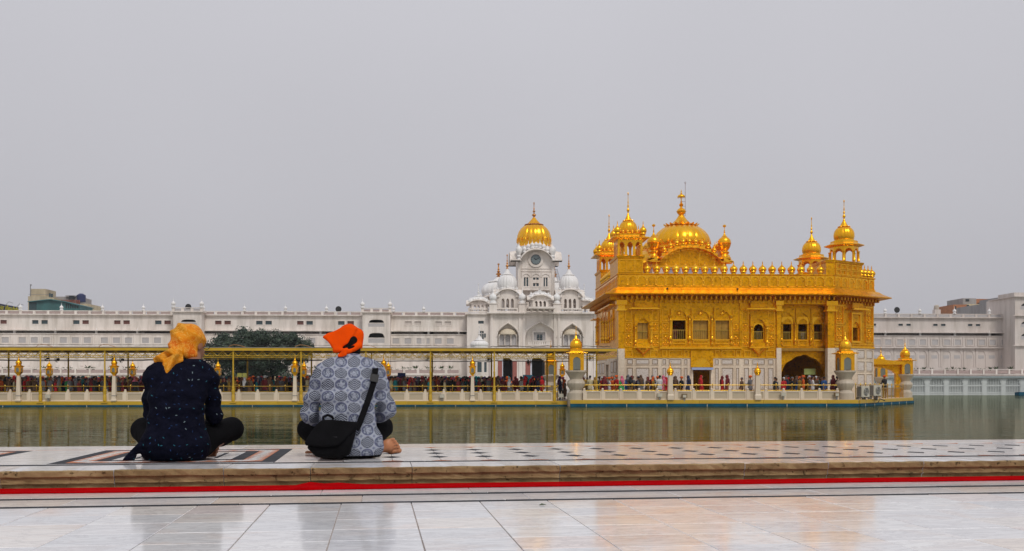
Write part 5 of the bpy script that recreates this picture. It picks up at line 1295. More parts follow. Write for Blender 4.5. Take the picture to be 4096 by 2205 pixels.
N_ = 30; zc0, zc1 = tZ(545), tZ(452); cw = (tX(842) - tX(588)) / 2
ccx = tX(715)
def clock_curve(u): return zc0 + (zc1 - zc0) * max(0, 1 - abs(u)**2.3)**.75
for i in range(4):
    Mw = Matrix.Translation((cxT, YTw + dT/2, 0)) @ Matrix.Rotation(i*math.pi/2, 4, 'Z') @ Matrix.Translation((0, -dT/2, 0))
    GP('clock_gable', MB(Mw).prism([(-cw, zc0 - .6), (cw, zc0 - .6)] + [(cw*u, clock_curve(u)) for u in [1 - 2*k/N_ for k in range(N_+1)]], -.02, .5))
    rs = []
    for k in range(N_ + 1):
        u = -1 + 2*k/N_; x = (cw + .15) * u; z = clock_curve(u)
        rs.append([(x, -1.3, z - .2), (x, -1.3, z - .05), (x, .6, z + .35), (x, .6, z + .05)])
    GP('curved_cornice', MB(Mw).rings(rs, True, True, True))
    for s in (-1, 1): GP('corner_eave', MB(Mw).box(s*(cw + .15), s*(wT/2 + 1.2), -1.25, .5, zc0 - .12, zc0 + .05))
    for j in (-.75, -.5, -.25, 0, .25, .5, .75):
        v = Mw @ Vector((cw * j, .3, clock_curve(j) + .3)); link('cupola', wcup, gate, v, 0, 1.1)
    v = Mw @ Vector((-wT/2 + .2, .3, zc0 + .05)); GP('corner_urn', MB().lathe([(.40, 0), (.40, .2), (.26, .35), (.40, .6), (.40, .75), (.24, .9), (.36, 1.15), (.5, 1.45), (.54, 1.7), (.54, 1.95), (.46, 2.15), (.2, 2.35), (.08, 2.5), (.04, 2.95)], 16, tuple(v)), DW, 45)
cz_ = tZ(537); cr = 42 * .483 / F_PX * YTw
ck_ = pempty('clock', gate, (tX(710), YTw - .1, cz_))
fm_ = N('clock_face'); v_ = fm_.coords(); fm_.set(color=fm_.ramp(fm_.noise(v_, 3, 3), [(.3, (.13, .17, .18)), (.7, (.18, .22, .23))]), rough=.3)
def disc(name, r, r0, y0, y1, mat):
    o = MB().lathe([(r0, 0), (r, 0), (r, y1 - y0), (r0, y1 - y0)], 40).build(name, mat, ck_); o.rotation_euler = (math.pi/2, 0, 0); o.location = (0, -y0, 0); return o
disc('clock_surround', cr * 1.5, .05, 0, .10, W); disc('clock_rim', cr * 1.0, .05, .101, .16, M['dark']); disc('clock_dial', cr * .92, .02, .161, .17, fm_.mat)
for k in range(12):
    a = k * math.pi/6; MB(Matrix.Rotation(a, 4, 'Y')).box(-.025, .025, -.19, -.172, cr*.72, cr*.86).build('hour_mark', M['dark'], ck_)
for a, l, w in ((math.radians(-52), .52, .07), (math.radians(62), .78, .055)): MB(Matrix.Rotation(a, 4, 'Y')).box(-w, w, -.21, -.191, -.1, cr*l).build('clock_hand', M['dark'], ck_)
# gilt onion dome on the clock storey
Yd = YTw + dT/2; dc = g(690, 432, Yd); Rd = (g(833, 400, Yd).x - g(550, 400, Yd).x) / 2
zb_, zr_ = g(690, 436, Yd).z, g(690, 254, Yd).z
pd = pempty('great_dome', gate, (cxT - .15, Yd, 0))
MB().lathe([(Rd*1.0, -2), (Rd*1.0, 0)], 32, (0, 0, zb_)).build('drum', DW, pd)
Hd = zr_ - zb_
MB().lathe([(Rd*a, Hd*b) for a, b in ((.93, 0), (.96, .04), (.95, .08), (.985, .2), (1.0, .36), (.985, .52), (.92, .68), (.80, .83), (.64, .95), (.52, 1.0))], 96, (0, 0, zb_), 18, .06, (.1*Hd, 9e9)).build('dome', M['gold'], pd, 38)
MB().lathe([(Rd*.5, 0), (Rd*.57, .05), (Rd*.55, .18), (Rd*.42, .22)], 72, (0, 0, zr_ - .02), 24, .05).build('dome_collar', plain('collar_copper', (.35, .12, .03), .5, .6), pd)
kk = g(690, 188, Yd).z - zr_
MB().lathe([(Rd*.45, .1), (Rd*.34, kk*.32), (Rd*.2, kk*.65), (Rd*.09, kk*.93), (Rd*.07, kk)], 48, (0, 0, zr_), 16, .06).build('dome_tip', M['gold'], pd, 40)
fz0 = zr_ + kk; fh = g(690, 60, Yd).z - fz0
MB().lathe([(a, fh*b) for a, b in ((.18, 0), (.12, .05), (.3, .10), (.36, .15), (.3, .21), (.1, .26), (.09, .33), (.22, .38), (.25, .41), (.1, .46), (.08, .53), (.14, .57), (.07, .62), (.05, .80), (.09, .85), (.1, .97), (.02, 1.0))], 14, (0, 0, fz0)).build('finial', copper, pd, 45)
for k in range(18):
    a = 2*math.pi*(k + .5)/18; mb = MB(Matrix.Rotation(a + math.pi/2, 4, 'Z'))
    mb.tube([(math.cos(q_)*.42, -Rd*.99 - .02, Hd*.2 + math.sin(q_)*.8) for q_ in [math.pi*j/8 for j in range(9)]], .05, 4); mb.build('dome_scallop', M['gold'], pd, loc=(0, 0, zb_))
# ladder on the tower roof
la, lb = g(864, 612, YG + 5), g(893, 716, YG + 4)
lad = thing('ladder', 'thin metal ladder leaning against the clock tower', 'ladder')
for s in (0, .45): MB().tube([(la.x + s, la.y, la.z), (lb.x + s, lb.y, lb.z)], .04, 5).build('stile', M['greymetal'], lad)
for k in range(9):
    v = la.lerp(lb, (k + .5) / 9); MB().tube([v, v + Vector((.45, 0, 0))], .03, 4).build('rung', M['greymetal'], lad)
# little domed pavilion before the gate
YPv = 155.0; pv = PT(1800 + .483*243, 1400, YPv)
pvt = thing('domed_pavilion', 'small white octagonal pavilion with ribbed dome before the gatehouse', 'pavilion', (pv.x, YPv, GZ0))
pz = lambda y: GZ(1917, 780 + .483*y, YPv) - GZ0
for i in range(8):
    a = math.pi/8 + i*math.pi/4; a2 = a + math.pi/4; rr_ = 1.45; Mw, Lw8, an8 = frame_of((rr_*math.cos(a), rr_*math.sin(a)), (rr_*math.cos(a2), rr_*math.sin(a2)))
    MB(Mw).wall(0, Lw8, 0, pz(1262), 0, .3, [(Lw8*.2, Lw8*.8, pz(1470), pz(1385))]).build('wall', W, pvt); MB(Mw).box(Lw8*.2, Lw8*.8, .15, .2, pz(1470), pz(1385)).build('pane', M['glass'], pvt)
    MB(Mw).frame(Lw8*.2, Lw8*.8, pz(1520), pz(1470) - .1, .12, -.06, -.001).build('panel_frame', W, pvt)
dome(pvt, (0, 0, pz(1262)), 1.45, pz(1208) - pz(1262), DW, 18, 72, .05, .8, 1.5)

# ---- lattice screen at the far water's edge
scrn = thing('lattice_screen', 'tall white lattice screen along the far edge of the water', 'screen'); YL = YB_W - .6
ppx = [3480 + 76 * k for k in range(9)]
zt_, z_m, z_b = GZ(3800, 1511, YL), GZ(3800, 1543, YL), GZ(3800, 1572, YL)
pale = plain('screen_paint', (.50, .53, .53), .6, 0, .1, 1.0)
pm = MB().box(-.36, .36, -.12, .3, -.3, zt_).prism([(-.36, zt_ - .9), (-.8, zt_ - .001), (.8, zt_ - .001), (.36, zt_ - .9)][::1], -.05, .05).mesh('screen_post', pale)
sl = MB().box(-.055, .055, -.04, .04, 0, zt_).mesh('slat', pale)
for i, p in enumerate(ppx):
    link('screen_post', pm, scrn, (GX(p, YL), YL, 0))
    if i < len(ppx) - 1:
        xa, xb = GX(p, YL) + .36, GX(ppx[i+1], YL) - .36
        for k in range(9): link('slat', sl, scrn, (xa + (xb - xa) * (k + .5) / 9, YL, 0))
        for z in (z_m, z_b, zt_ - .12, .1): MB().box(xa, xb, YL - .06, YL + .06, z - .08, z + .08).build('rail', pale, scrn)
        MB().box(xa, xb, YL + .30, YL + .34, -.2, zt_).build('mesh_panel', plain('mesh_grey', (.40, .43, .43), .8) if i == 0 else bpy.data.materials['mesh_grey'], scrn)
MB().box(GX(3470, YL), GX(4140, YL), YL - .5, YL + 1.5, zt_, zt_ + .2).build('top_beam', plain('beam_bluegrey', (.30, .36, .38), .6), scrn)
fp = PT(4090, 1576, YL - 2)
tag(MB().box(-.9, 2.5, -.6, .6, -.2, .45).box(-.7, 2.3, -.5, .5, .451, .5).build('float', M['blue'], loc=(fp.x, fp.y, 0)), 'blue float on the water at the end of the lattice screen', 'float')

# ---- big dark tree behind the causeway
def tree(px, Y, zb, hw, z0, z1, label, n=9000, seed=3):
    q = random.Random(seed); x = GX(px, Y); t = thing('tree', label, 'tree', (x, Y, zb))
    tr = MB(); tr.tube([(0, 0, 0), (.15, 0, 1.2), (-.1, .1, 2.4), (.1, 0, 3.6)], [.75, .6, .5, .4], 10)
    for k in range(9):
        a = k * 2.4; l = hw * q.uniform(.45, .8); h = q.uniform(4.0, z1 - 1.4)
        tr.tube([(0, 0, 2.2 + k*.12), (l*.4*math.cos(a), l*.4*math.sin(a), h*.62 + .6), (l*math.cos(a), l*.8*math.sin(a), h)], [.3, .18, .06], 6)
    tr.build('trunk', plain('bark', (.09, .065, .045), .9, 0, .3, 3), t, 60)
    lobes = []
    for k in range(120):
        a = q.uniform(0, 2*math.pi); r = hw * math.sqrt(q.random()) * .86; h = z0 + (z1 - z0) * q.uniform(.0, 1) ** .9
        env = 1 - (r / hw) ** 2.6
        h = min(h, z0 + (z1 - z0) * (.34 + .64 * env)); lobes.append((r*math.cos(a), r*.7*math.sin(a), h * q.uniform(.9, 1.04), q.choice((.45, .6, .8, 1.1, 1.5, 1.8))))
    vs, fs = [], []
    for i in range(n):
        lx, ly, lz, lr = q.choice(lobes)
        d = Vector((q.gauss(0, 1), q.gauss(0, 1), q.gauss(0, .8))).normalized() * lr * q.uniform(.55, 1.08); c = Vector((lx, ly, lz)) + d
        nrm = (d.normalized() + Vector((q.uniform(-.8, .8), q.uniform(-.8, .8), q.uniform(-.2, .9)))).normalized()
        a1 = nrm.orthogonal().normalized(); a2 = nrm.cross(a1); s = q.uniform(.09, .22); a_ = q.uniform(0, 6.28)
        u = a1*math.cos(a_) + a2*math.sin(a_); w = nrm.cross(u); b = len(vs)
        vs += [tuple(c - u*s), tuple(c + w*s*.5 - u*.1*s), tuple(c + u*s), tuple(c - w*s*.5)]; fs.append((b, b+1, b+2, b+3))
    me = bpy.data.meshes.new('crown'); me.from_pydata(vs, [], fs); fm = N('tree_foliage'); gi = fm.n('ShaderNodeNewGeometry')
    fm.set(color=fm.ramp(gi.outputs['Random Per Island'], [(0, (.012, .028, .018)), (.6, (.024, .048, .028)), (1, (.05, .08, .04))]), rough=.6); me.materials.append(fm.mat)
    link('crown', me, t)
tree(1035, 146.0, GZ0, 8.8, .6, GZ(1020, 1312, 146) - GZ0, 'broad dark green tree behind the canopy between the two seated men', 85000)

# ---- city roofs beyond
def city(name, label, boxes, windows=(), Y=235.0, cat='building'):
    t = thing(name, label, cat)
    for k, (p0, p1, t_, b_, dy, dep, m_) in enumerate(boxes):
        y = Y + dy; MB().box(GX(p0, y), GX(p1, y), y, y + dep, GZ(2000, b_, y) if b_ else GZ0, GZ(2000, t_, y)).build('wall' if k == 0 else 'wing', m_, t)
    for (p0, p1, t_, b_, dy, m_) in windows:
        y = Y + dy; MB().box(GX(p0, y), GX(p1, y), y - .08, y - .002, GZ(2000, b_, y), GZ(2000, t_, y)).build('window', m_, t)
    return t
beige = white_wall('beige_render', (.50, .43, .30), .35); teal = plain('teal_sheet', (.035, .12, .12), .6, 0, .25, .6); grey = white_wall('grey_render', (.33, .32, .32), .3); brick = plain('brick_wall', (.36, .15, .07), .85, 0, .2, 1.5); cream = white_wall('cream_render', (.56, .48, .32), .3)
ta_ = city('city_building', 'beige rooftop block with pole behind the long white hall', [(112, 196, 1194, 0, 0, 12, beige), (121, 182, 1165, 1194, 2, 6, beige), (194, 215, 1200, 1194.5 + 18, -.5, 8, cream)], [(196, 203, 1182, 1196, -.5, M['glass']), (204, 212, 1184, 1198, -.5, M['glass'])])
MB().tube([(GX(121, 236), 236, GZ(121, 1194, 236)), (GX(122, 236), 236, GZ(122, 1140, 236))], .1, 5).build('pole', M['greymetal'], ta_); MB().box(GX(121, 236), GX(126, 236), 235.8, 236.1, GZ(121, 1143, 236), GZ(121, 1138, 236)).build('pole_lamp', M['greymetal'], ta_)
MB().box(GX(114, 234.8), GX(194, 234.8), 234.75, 234.85, GZ(121, 1179.5, 235), GZ(121, 1178, 235)).build('roof_rail', M['greymetal'], ta_)
gsh = thing('roof_shed', 'teal sheet metal roof shed behind the long white hall', 'shed'); Ys = 228.0
sx = lambda p: GX(p, Ys); sz = lambda v: GZ(2000, v, Ys)
MB().prism([(sx(116), GZ0), (sx(318), GZ0), (sx(318), sz(1229)), (sx(258), sz(1216)), (sx(205), sz(1207)), (sx(146), sz(1216)), (sx(116), sz(1216))], Ys, Ys + 8).build('wall', teal, gsh)
MB().prism([(sx(114), sz(1217.5)), (sx(205), sz(1208)), (sx(262), sz(1216)), (sx(320), sz(1230)), (sx(320), sz(1227)), (sx(262), sz(1213)), (sx(205), sz(1205)), (sx(114), sz(1215))], Ys - .6, Ys + 8.5).build('roof', plain('teal_roof', (.05, .16, .17), .5, 0, .2), gsh)
for k in range(6): MB().box(sx(263 + 9*k), sx(267 + 9*k), Ys - .1, Ys - .002, GZ0 + 18, sz(1222 + 1.8*k)).build('stanchion', M['dark'], gsh)
MB().box(sx(116), sx(146), Ys - .08, Ys - .003, sz(1250), sz(1217)).build('dark_panel', plain('teal_dark', (.02, .05, .055), .6), gsh)
cb_ = city('city_building', 'cream and grey rooftop building with louvred side behind the long white hall', [(255, 352, 1222, 0, 4, 10, cream), (215, 316, 1195, 1222, 5, 8, grey), (262, 302, 1190, 1195, 4.5, 7, grey)], [(276, 298, 1191, 1204, 4.4, M['dark'])])
for k in range(14): MB().box(GX(226 + 6*k, 237), GX(229 + 6*k, 237), 238.7, 238.95, GZ(2000, 1226, 239), GZ(2000, 1208, 239)).build('louvre', plain('louvre_red', (.28, .09, .06), .7) if k == 0 else bpy.data.materials['louvre_red'], cb_)
MB().lathe([(1.0, 0), (1.0, 1.6), (.4, 2.0)], 14, (GX(325, 240), 240, GZ(2000, 1216, 240))).build('water_tank', plain('tank_blue', (.02, .03, .10), .5), cb_, 40)
# sign with Gurmukhi letters
Yq = 190.0; sgn = thing('rooftop_sign', 'dark blue rooftop sign with yellow lettering behind the white parapet', 'sign')
a3, b3 = PT(-14, 1212, Yq), PT(74, 1229, Yq + 9)
Mw, Lq, angq = frame_of((a3.x, a3.y), (b3.x, b3.y))
zb3 = GZ(2000, 1256, Yq)
MB(Mw).prism([(0, zb3), (Lq, zb3), (Lq, b3.z), (0, a3.z)], 0, .2).build('panel', plain('sign_blue', (.008, .018, .06), .5), sgn)
yel = plain('sign_yellow', (.55, .50, .02), .6)
def gur(txt, x, z, size):
    cu = bpy.data.curves.new('lettering', 'FONT'); cu.body = txt; cu.size = size; cu.extrude = .02
    o = bpy.data.objects.new('lettering', cu); COL.objects.link(o); dg = bpy.context.evaluated_depsgraph_get()
    me = bpy.data.meshes.new_from_object(o.evaluated_get(dg)); bpy.data.objects.remove(o)
    if not len(me.vertices): return
    me.materials.clear(); me.materials.append(yel)
    l = link('lettering', me, sgn, Mw @ Vector((x, -.05, z))); l.rotation_euler = (math.pi/2, 0, angq)
for k, (w_, x) in enumerate((('ਹਰਾ', .14), ('ਸਿੰਘ', .37), ('ਸਹਿਬ', .58), ('ਸਿੰਘ', .80))): gur(w_, Lq * x, zb3 + .55, 1.15)
for k in (.05, .55): MB(Mw).tube([(Lq*(k + .3), -.02, a3.z - .4), (Lq*(k + .3), -.8, a3.z + .5), (Lq*(k + .42), -1.1, a3.z + .3)], .05, 5).build('sign_lamp', M['greymetal'], sgn)
# right-hand city roofs
rz5 = lambda y: 1150 + .3534 * y; rx5 = lambda x: 3650 + .3534 * x
city('city_building', 'orange brick rooftop building beyond the far hall', [(rx5(462), rx5(612), rz5(172), 0, 0, 10, brick), (rx5(570), rx5(722), rz5(98), rz5(172), 4, 8, grey)], [(rx5(480), rx5(494), rz5(190), rz5(270), 0, M['dark']), (rx5(600), rx5(640), rz5(108), rz5(135), 4, M['dark'])])
city('city_building', 'ochre concrete rooftop building with teal shutters beyond the far hall', [(rx5(612), rx5(862), rz5(165), 0, 1, 10, cream), (rx5(720), rx5(890), rz5(105), rz5(165), 5, 8, brick)], [(rx5(660), rx5(720), rz5(212), rz5(270), 1, M['dark']), (rx5(722), rx5(848), rz5(238), rz5(272), 1, plain('teal_shutter', (.02, .22, .19), .6)), (rx5(735), rx5(765), rz5(150), rz5(163), 5, M['dark']), (rx5(805), rx5(835), rz5(148), rz5(163), 5, M['dark']), (rx5(612), rx5(640), rz5(175), rz5(268), 1, M['dark'])])
gb = city('city_building', 'grey weathered house wall beside the white arched tower', [(rx5(862), rx5(1165), rz5(150), 0, 0, 12, grey), (rx5(1010), rx5(1165), rz5(80), rz5(150), 1, 8, grey)], [(rx5(895), rx5(932), rz5(214), rz5(270), 0, M['dark']), (rx5(1000), rx5(1030), rz5(208), rz5(270), 0, plain('grey_board', (.2, .2, .2), .8))], Y=180)
gallery_r = thing('arcade_tower', 'white arcaded tower at the far edge of the picture', 'tower'); Yr = 161.0
rX = lambda x: GX(rx5(x), Yr); rZ = lambda y: GZ(4050, rz5(y), Yr)
hs_ = [(rX(1215), rX(1330), rZ(b), rZ(a)) for a, b in ((165, 250), (372, 450), (508, 590))]
MB().wall(rX(1160), rX(1420), GZ0, rZ(105), Yr, Yr + .4, hs_).build('front_wall', M['white2'], gallery_r)
for h in hs_:
    MB().arch(h[0], h[1], h[3], (h[0]+h[1])/2, h[1]-h[0]-.1, h[3]-1.4, 1.2, Yr + .02, Yr + .3, kind='round').build('arch', M['white2'], gallery_r)
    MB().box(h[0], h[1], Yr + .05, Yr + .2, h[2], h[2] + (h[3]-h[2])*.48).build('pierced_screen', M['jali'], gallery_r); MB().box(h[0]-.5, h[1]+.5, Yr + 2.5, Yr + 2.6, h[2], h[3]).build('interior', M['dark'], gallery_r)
MB().box(rX(1140), rX(1420), Yr - .5, Yr + 8, rZ(108), rZ(100)).box(rX(1150), rX(1420), Yr, Yr + 5, rZ(100), rZ(58)).build('roof_parapet', M['white2'], gallery_r)
MB().box(rX(1160), rX(1160) + .4, Yr + .4, Yr + 9, GZ0, rZ(108)).build('side_wall', M['white2'], gallery_r); MB().box(rX(1130), rX(1420), Yr - .4, Yr - .001, rZ(325), rZ(315)).box(rX(1130), rX(1420), Yr - .4, Yr - .001, rZ(665), rZ(655)).build('string_course', M['white2'], gallery_r)
# water tank, loudspeakers, bits on the roofs
wt = PT(rx5(272), rz5(272), 172); tk = thing('water_tank', 'cream round water tank on the roof of the far hall', 'tank', (wt.x, wt.y, wt.z))
MB().lathe([(.42, .3), (.44, .34), (.42, .6), (.44, .65), (.42, 1.0), (.25, 1.12), (.12, 1.16)], 18).build('tank_body', plain('tank_cream', (.45, .40, .34), .6), tk, 40); MB().box(-.5, .5, -.5, .5, -.6, .3).build('tank_base', M['white2'], tk)
def speaker(px, py, Y, label):
    p = PT(px, py, Y); t = thing('loudspeaker', label, 'loudspeaker', (p.x, p.y, p.z), 0, 'horn loudspeakers on the roofs')
    o = MB().lathe([(.5, 0), (.46, .05), (.2, .45), (.12, .8)], 18).build('horn', M['plastic_b'], t, 40); o.rotation_euler = (-math.pi/2, 0, 0)
    MB().tube([(0, .4, 0), (0, .4, -1.1)], .06, 6).build('bracket', M['greymetal'], t)
speaker(753, 1228, YW + .5, 'black horn loudspeaker on the parapet above the yellow headscarf'); speaker(1354, 1237, YW + .5, 'black horn loudspeaker on the parapet above the orange bandana'); speaker(3588, 1240, YW + .5, 'black horn loudspeaker on the roof just past the temple')

# ------------------------------------------------------------------ bodies: smooth blended volumes turned into one skin each
class Vol:
    def __init__(s, lo, hi, h):
        s.lo = np.array(lo, float); s.h = h; s.n = np.ceil((np.array(hi) - s.lo) / h).astype(int) + 1
        s.D = np.full(s.n, 1.0, np.float32); s.ax = [s.lo[i] + h * np.arange(s.n[i]) for i in range(3)]
    def _sub(s, lo, hi, pad):
        a = np.maximum(((np.array(lo) - pad - s.lo) / s.h).astype(int), 0); b = np.minimum(((np.array(hi) + pad - s.lo) / s.h).astype(int) + 2, s.n)
        if (b <= a).any(): return None, None
        sl = tuple(slice(a[i], b[i]) for i in range(3))
        return sl, np.stack(np.meshgrid(*[s.ax[i][sl[i]] for i in range(3)], indexing='ij'), -1)
    def _mix(s, sl, d, k):
        e = s.D[sl]
        if k <= 0: s.D[sl] = np.minimum(e, d); return
        hh = np.clip(.5 + .5 * (e - d) / k, 0, 1); s.D[sl] = e * (1 - hh) + d * hh - k * hh * (1 - hh)
    def cap(s, a, b, ra, rb=None, k=.03):
        rb = ra if rb is None else rb; a, b = np.array(a, float), np.array(b, float); r = max(ra, rb)
        sl, P = s._sub(np.minimum(a, b) - r, np.maximum(a, b) + r, k + .05)
        if sl is None: return s
        ab = b - a; t = np.clip(((P - a) @ ab) / max(ab @ ab, 1e-9), 0, 1)
        s._mix(sl, np.linalg.norm(P - a - t[..., None] * ab, axis=-1) - (ra + (rb - ra) * t), k); return s
    def ell(s, c, r, Rm=None, k=.03):
        c, r = np.array(c, float), np.array(r, float); m_ = r.max()
        sl, P = s._sub(c - m_, c + m_, k + .05)
        if sl is None: return s
        q = P - c
        if Rm is not None: q = q @ np.array(Rm)
        k0 = np.linalg.norm(q / r, axis=-1); k1 = np.linalg.norm(q / (r * r), axis=-1) + 1e-9
        s._mix(sl, np.where(k0 < 1e-4, -r.min(), k0 * (k0 - 1) / k1), k); return s
    def poly(s, pts, y0, y1, rnd_=.01, k=.01, yf=None):
        """flat piece: outline in x,z between y0 and y1; yf(P) bends it"""
        p = np.array(pts, float); lo = (p[:, 0].min(), y0 - .15, p[:, 1].min()); hi = (p[:, 0].max(), y1 + .15, p[:, 1].max())
        sl, P = s._sub(lo, hi, k + .05)
        if sl is None: return s
        X, Z = P[..., 0], P[..., 2]; d = np.full(X.shape, 1e9); sg = np.ones(X.shape)
        for i in range(len(p)):
            a, b = p[i], p[i - 1]; ex, ez = b - a; wx_, wz_ = X - a[0], Z - a[1]
            t = np.clip((wx_ * ex + wz_ * ez) / (ex * ex + ez * ez), 0, 1); d = np.minimum(d, (wx_ - ex * t) ** 2 + (wz_ - ez * t) ** 2)
            c1, c2, c3 = Z >= a[1], Z < b[1], ex * wz_ > ez * wx_
            sg = np.where((c1 & c2 & c3) | (~c1 & ~c2 & ~c3), -sg, sg)
        d2 = sg * np.sqrt(d); yc = (y0 + y1) / 2 + (yf(P) if yf else 0); dy = np.abs(P[..., 1] - yc) - (y1 - y0) / 2
        a_, b_ = d2 + rnd_, dy + rnd_
        s._mix(sl, np.minimum(np.maximum(a_, b_), 0) + np.sqrt(np.maximum(a_, 0) ** 2 + np.maximum(b_, 0) ** 2) - rnd_, k); return s
    def grid(s): return np.stack(np.meshgrid(*s.ax, indexing='ij'), -1)
    def bumpy(s, f):
        near = np.abs(s.D) < .08; P = s.grid()[near]; s.D[near] += f(P).astype(np.float32); return s
    def cut(s, f):                                     # keep where f(P) < 0
        s.D = np.maximum(s.D, f(s.grid()).astype(np.float32)); return s
    def mesh(s):
        D = s.D; D[0], D[-1], D[:, 0], D[:, -1], D[:, :, 0], D[:, :, -1] = [.5] * 6
        nx, ny, nz = D.shape; ins = D < 0
        cs_ = [(i, j, k) for i in (0, 1) for j in (0, 1) for k in (0, 1)]
        cut = lambda A, c: A[c[0]:nx-1+c[0], c[1]:ny-1+c[1], c[2]:nz-1+c[2]]
        cnt = sum(cut(ins, c).astype(np.int8) for c in cs_); act = (cnt > 0) & (cnt < 8); idx = np.full(act.shape, -1); ijk = np.argwhere(act); idx[act] = np.arange(len(ijk))
        acc = np.zeros((len(ijk), 3)); num = np.zeros(len(ijk))
        for c in cs_:
            for ax in range(3):
                if c[ax]: continue
                d = list(c); d[ax] = 1
                va = D[ijk[:, 0]+c[0], ijk[:, 1]+c[1], ijk[:, 2]+c[2]]; vb = D[ijk[:, 0]+d[0], ijk[:, 1]+d[1], ijk[:, 2]+d[2]]
                m_ = (va < 0) != (vb < 0); t = np.where(m_, va / np.where(m_, va - vb, 1), 0); p = np.tile(np.array(c, float), (len(ijk), 1)); p[:, ax] += t
                acc[m_] += p[m_]; num[m_] += 1
        V = s.lo + s.h * (ijk + acc / num[:, None]); Fs = []
        for ax in range(3):
            u, w = (ax + 1) % 3, (ax + 2) % 3
            a0 = [slice(None)] * 3; a1 = [slice(None)] * 3; a0[ax] = slice(0, -1); a1[ax] = slice(1, None)
            A, B = ins[tuple(a0)], ins[tuple(a1)]; e = np.argwhere(A != B); flip = A[A != B]
            ok = (e[:, u] > 0) & (e[:, w] > 0) & (e[:, u] < D.shape[u]-1) & (e[:, w] < D.shape[w]-1); e, flip = e[ok], flip[ok]
            q = []
            for du, dw in ((-1, -1), (0, -1), (0, 0), (-1, 0)):
                c = e.copy(); c[:, u] += du; c[:, w] += dw; q.append(idx[c[:, 0], c[:, 1], c[:, 2]])
            q = np.stack(q, 1); q[~flip] = q[~flip][:, ::-1]; Fs.append(q)
        return V, np.concatenate(Fs)
def vol_mesh(vol, name, mats, pick=None):
    V, Fq = vol.mesh(); me = bpy.data.meshes.new(name)
    me.vertices.add(len(V)); me.vertices.foreach_set('co', V.ravel()); me.loops.add(Fq.size); me.loops.foreach_set('vertex_index', Fq.ravel().astype(np.int32))
    me.polygons.add(len(Fq)); me.polygons.foreach_set('loop_start', np.arange(0, Fq.size, 4, dtype=np.int32)); me.update(calc_edges=True); me.validate()
    for m_ in (mats if isinstance(mats, (list, tuple)) else [mats]): me.materials.append(m_)
    me.polygons.foreach_set('use_smooth', [True] * len(me.polygons))
    if pick is not None: me.polygons.foreach_set('material_index', pick(V[Fq].mean(1)).astype(np.int32))
    return me
def noise3(P, f, seed=0):
    q = np.random.RandomState(seed); o = 0
    for _ in range(6):
        d = q.normal(size=3); d /= np.linalg.norm(d); o = o + np.sin(P @ d * f * q.uniform(.6, 1.5) + q.uniform(0, 6.28))
    return o / 6
def rotz(a): return np.array([[math.cos(a), -math.sin(a), 0], [math.sin(a), math.cos(a), 0], [0, 0, 1]])
def head(v, c, turn, tilt=0.0, k=.015):
    Rm = rotz(turn) @ np.array([[1, 0, 0], [0, math.cos(tilt), -math.sin(tilt)], [0, math.sin(tilt), math.cos(tilt)]]); c = np.array(c); p = lambda *q: c + Rm @ np.array(q)
    v.ell(p(0, -.012, .02), (.075, .095, .095), Rm, k); v.ell(p(0, .03, -.045), (.058, .066, .075), Rm, k); v.ell(p(0, .062, -.095), (.026, .024, .022), Rm, k)
    v.cap(p(0, .092, .0), p(0, .112, -.035), .010, .014, .01); v.cap(p(-.03, .082, .02), p(.03, .082, .02), .014, .014, .012); v.cap(p(-.02, .090, -.062), p(.02, .090, -.062), .009, .009, .008)
    for s in (-1, 1): v.ell(p(s*.077, -.005, -.012), (.012, .022, .033), Rm, .008); v.ell(p(s*.03, .088, .0), (.012, .008, .008), Rm, .004)
    return p, Rm
def hand(v, w, d, side, up=(0, 0, 1)):
    """palm and five curled fingers from wrist w along d; the thumb leaves the palm's side"""
    w = np.array(w, float); d = np.array(d, float); d /= np.linalg.norm(d); s = np.cross(d, up); s /= np.linalg.norm(s); n = np.cross(s, d)
    v.cap(w, w + d*.04, .026, .028, .02); v.cap(w + d*.05 - s*.022, w + d*.05 + s*.022, .018, .018, .02); v.cap(w + d*.085 - s*.028, w + d*.085 + s*.028, .014, .014, .02)
    for i, (o, l) in enumerate(((-.033, .062), (-.011, .072), (.011, .068), (.033, .052))):
        a = w + d*.09 + s*o; b = a + d*l*.5 - n*.006; c = b + d*l*.35 - n*l*.35; v.cap(a, b, .0095, .009, .004); v.cap(b, c, .009, .008, .004)
    a = w + d*.035 + s*.03*side; b = a + d*.03 + s*.028*side - n*.01; v.cap(a, b, .012, .011, .01); v.cap(b, b + d*.032 - n*.012, .011, .009, .004)
def foot(v, heel, toe, up, k=.02):
    heel, toe, up = [np.array(q, float) for q in (heel, toe, up)]; d = toe - heel; L_ = np.linalg.norm(d); d /= L_; s = np.cross(d, up); s /= np.linalg.norm(s)
    v.ell(heel + d*.03, (.036, .036, .034), None, k); v.cap(heel + d*.04, heel + d*L_*.66, .034, .036, k); v.cap(heel + d*L_*.66 - s*.020, heel + d*L_*.66 + s*.022, .026, .024, k)
    for i, (o, l, r) in enumerate(((-.046, .056, .0165), (-.019, .056, .0115), (.003, .050, .0108), (.023, .042, .0102), (.041, .032, .0098))):
        a = heel + d*L_*.70 + s*o; v.cap(a, a + d*l, r*.9, r*.85, .004); v.ell(a + d*(l + .004), (r*1.05,)*3, None, .003)

# ---- the two seated men
def place(px, py):
    p = PZ(px, py, PZT); return p, math.atan2(-p.x, p.y)
def px_map(cx_, cy_, zpm, d):
    def f(zx, zy, y=0.0):
        k = (d + y) / d; return ((zx - cx_) / zpm * k, y, .457 + ((cy_ - zy) / zpm - .457) * k)
    return f
LO, HI = (-.62, -.32, -.02), (.62, .74, 1.0)
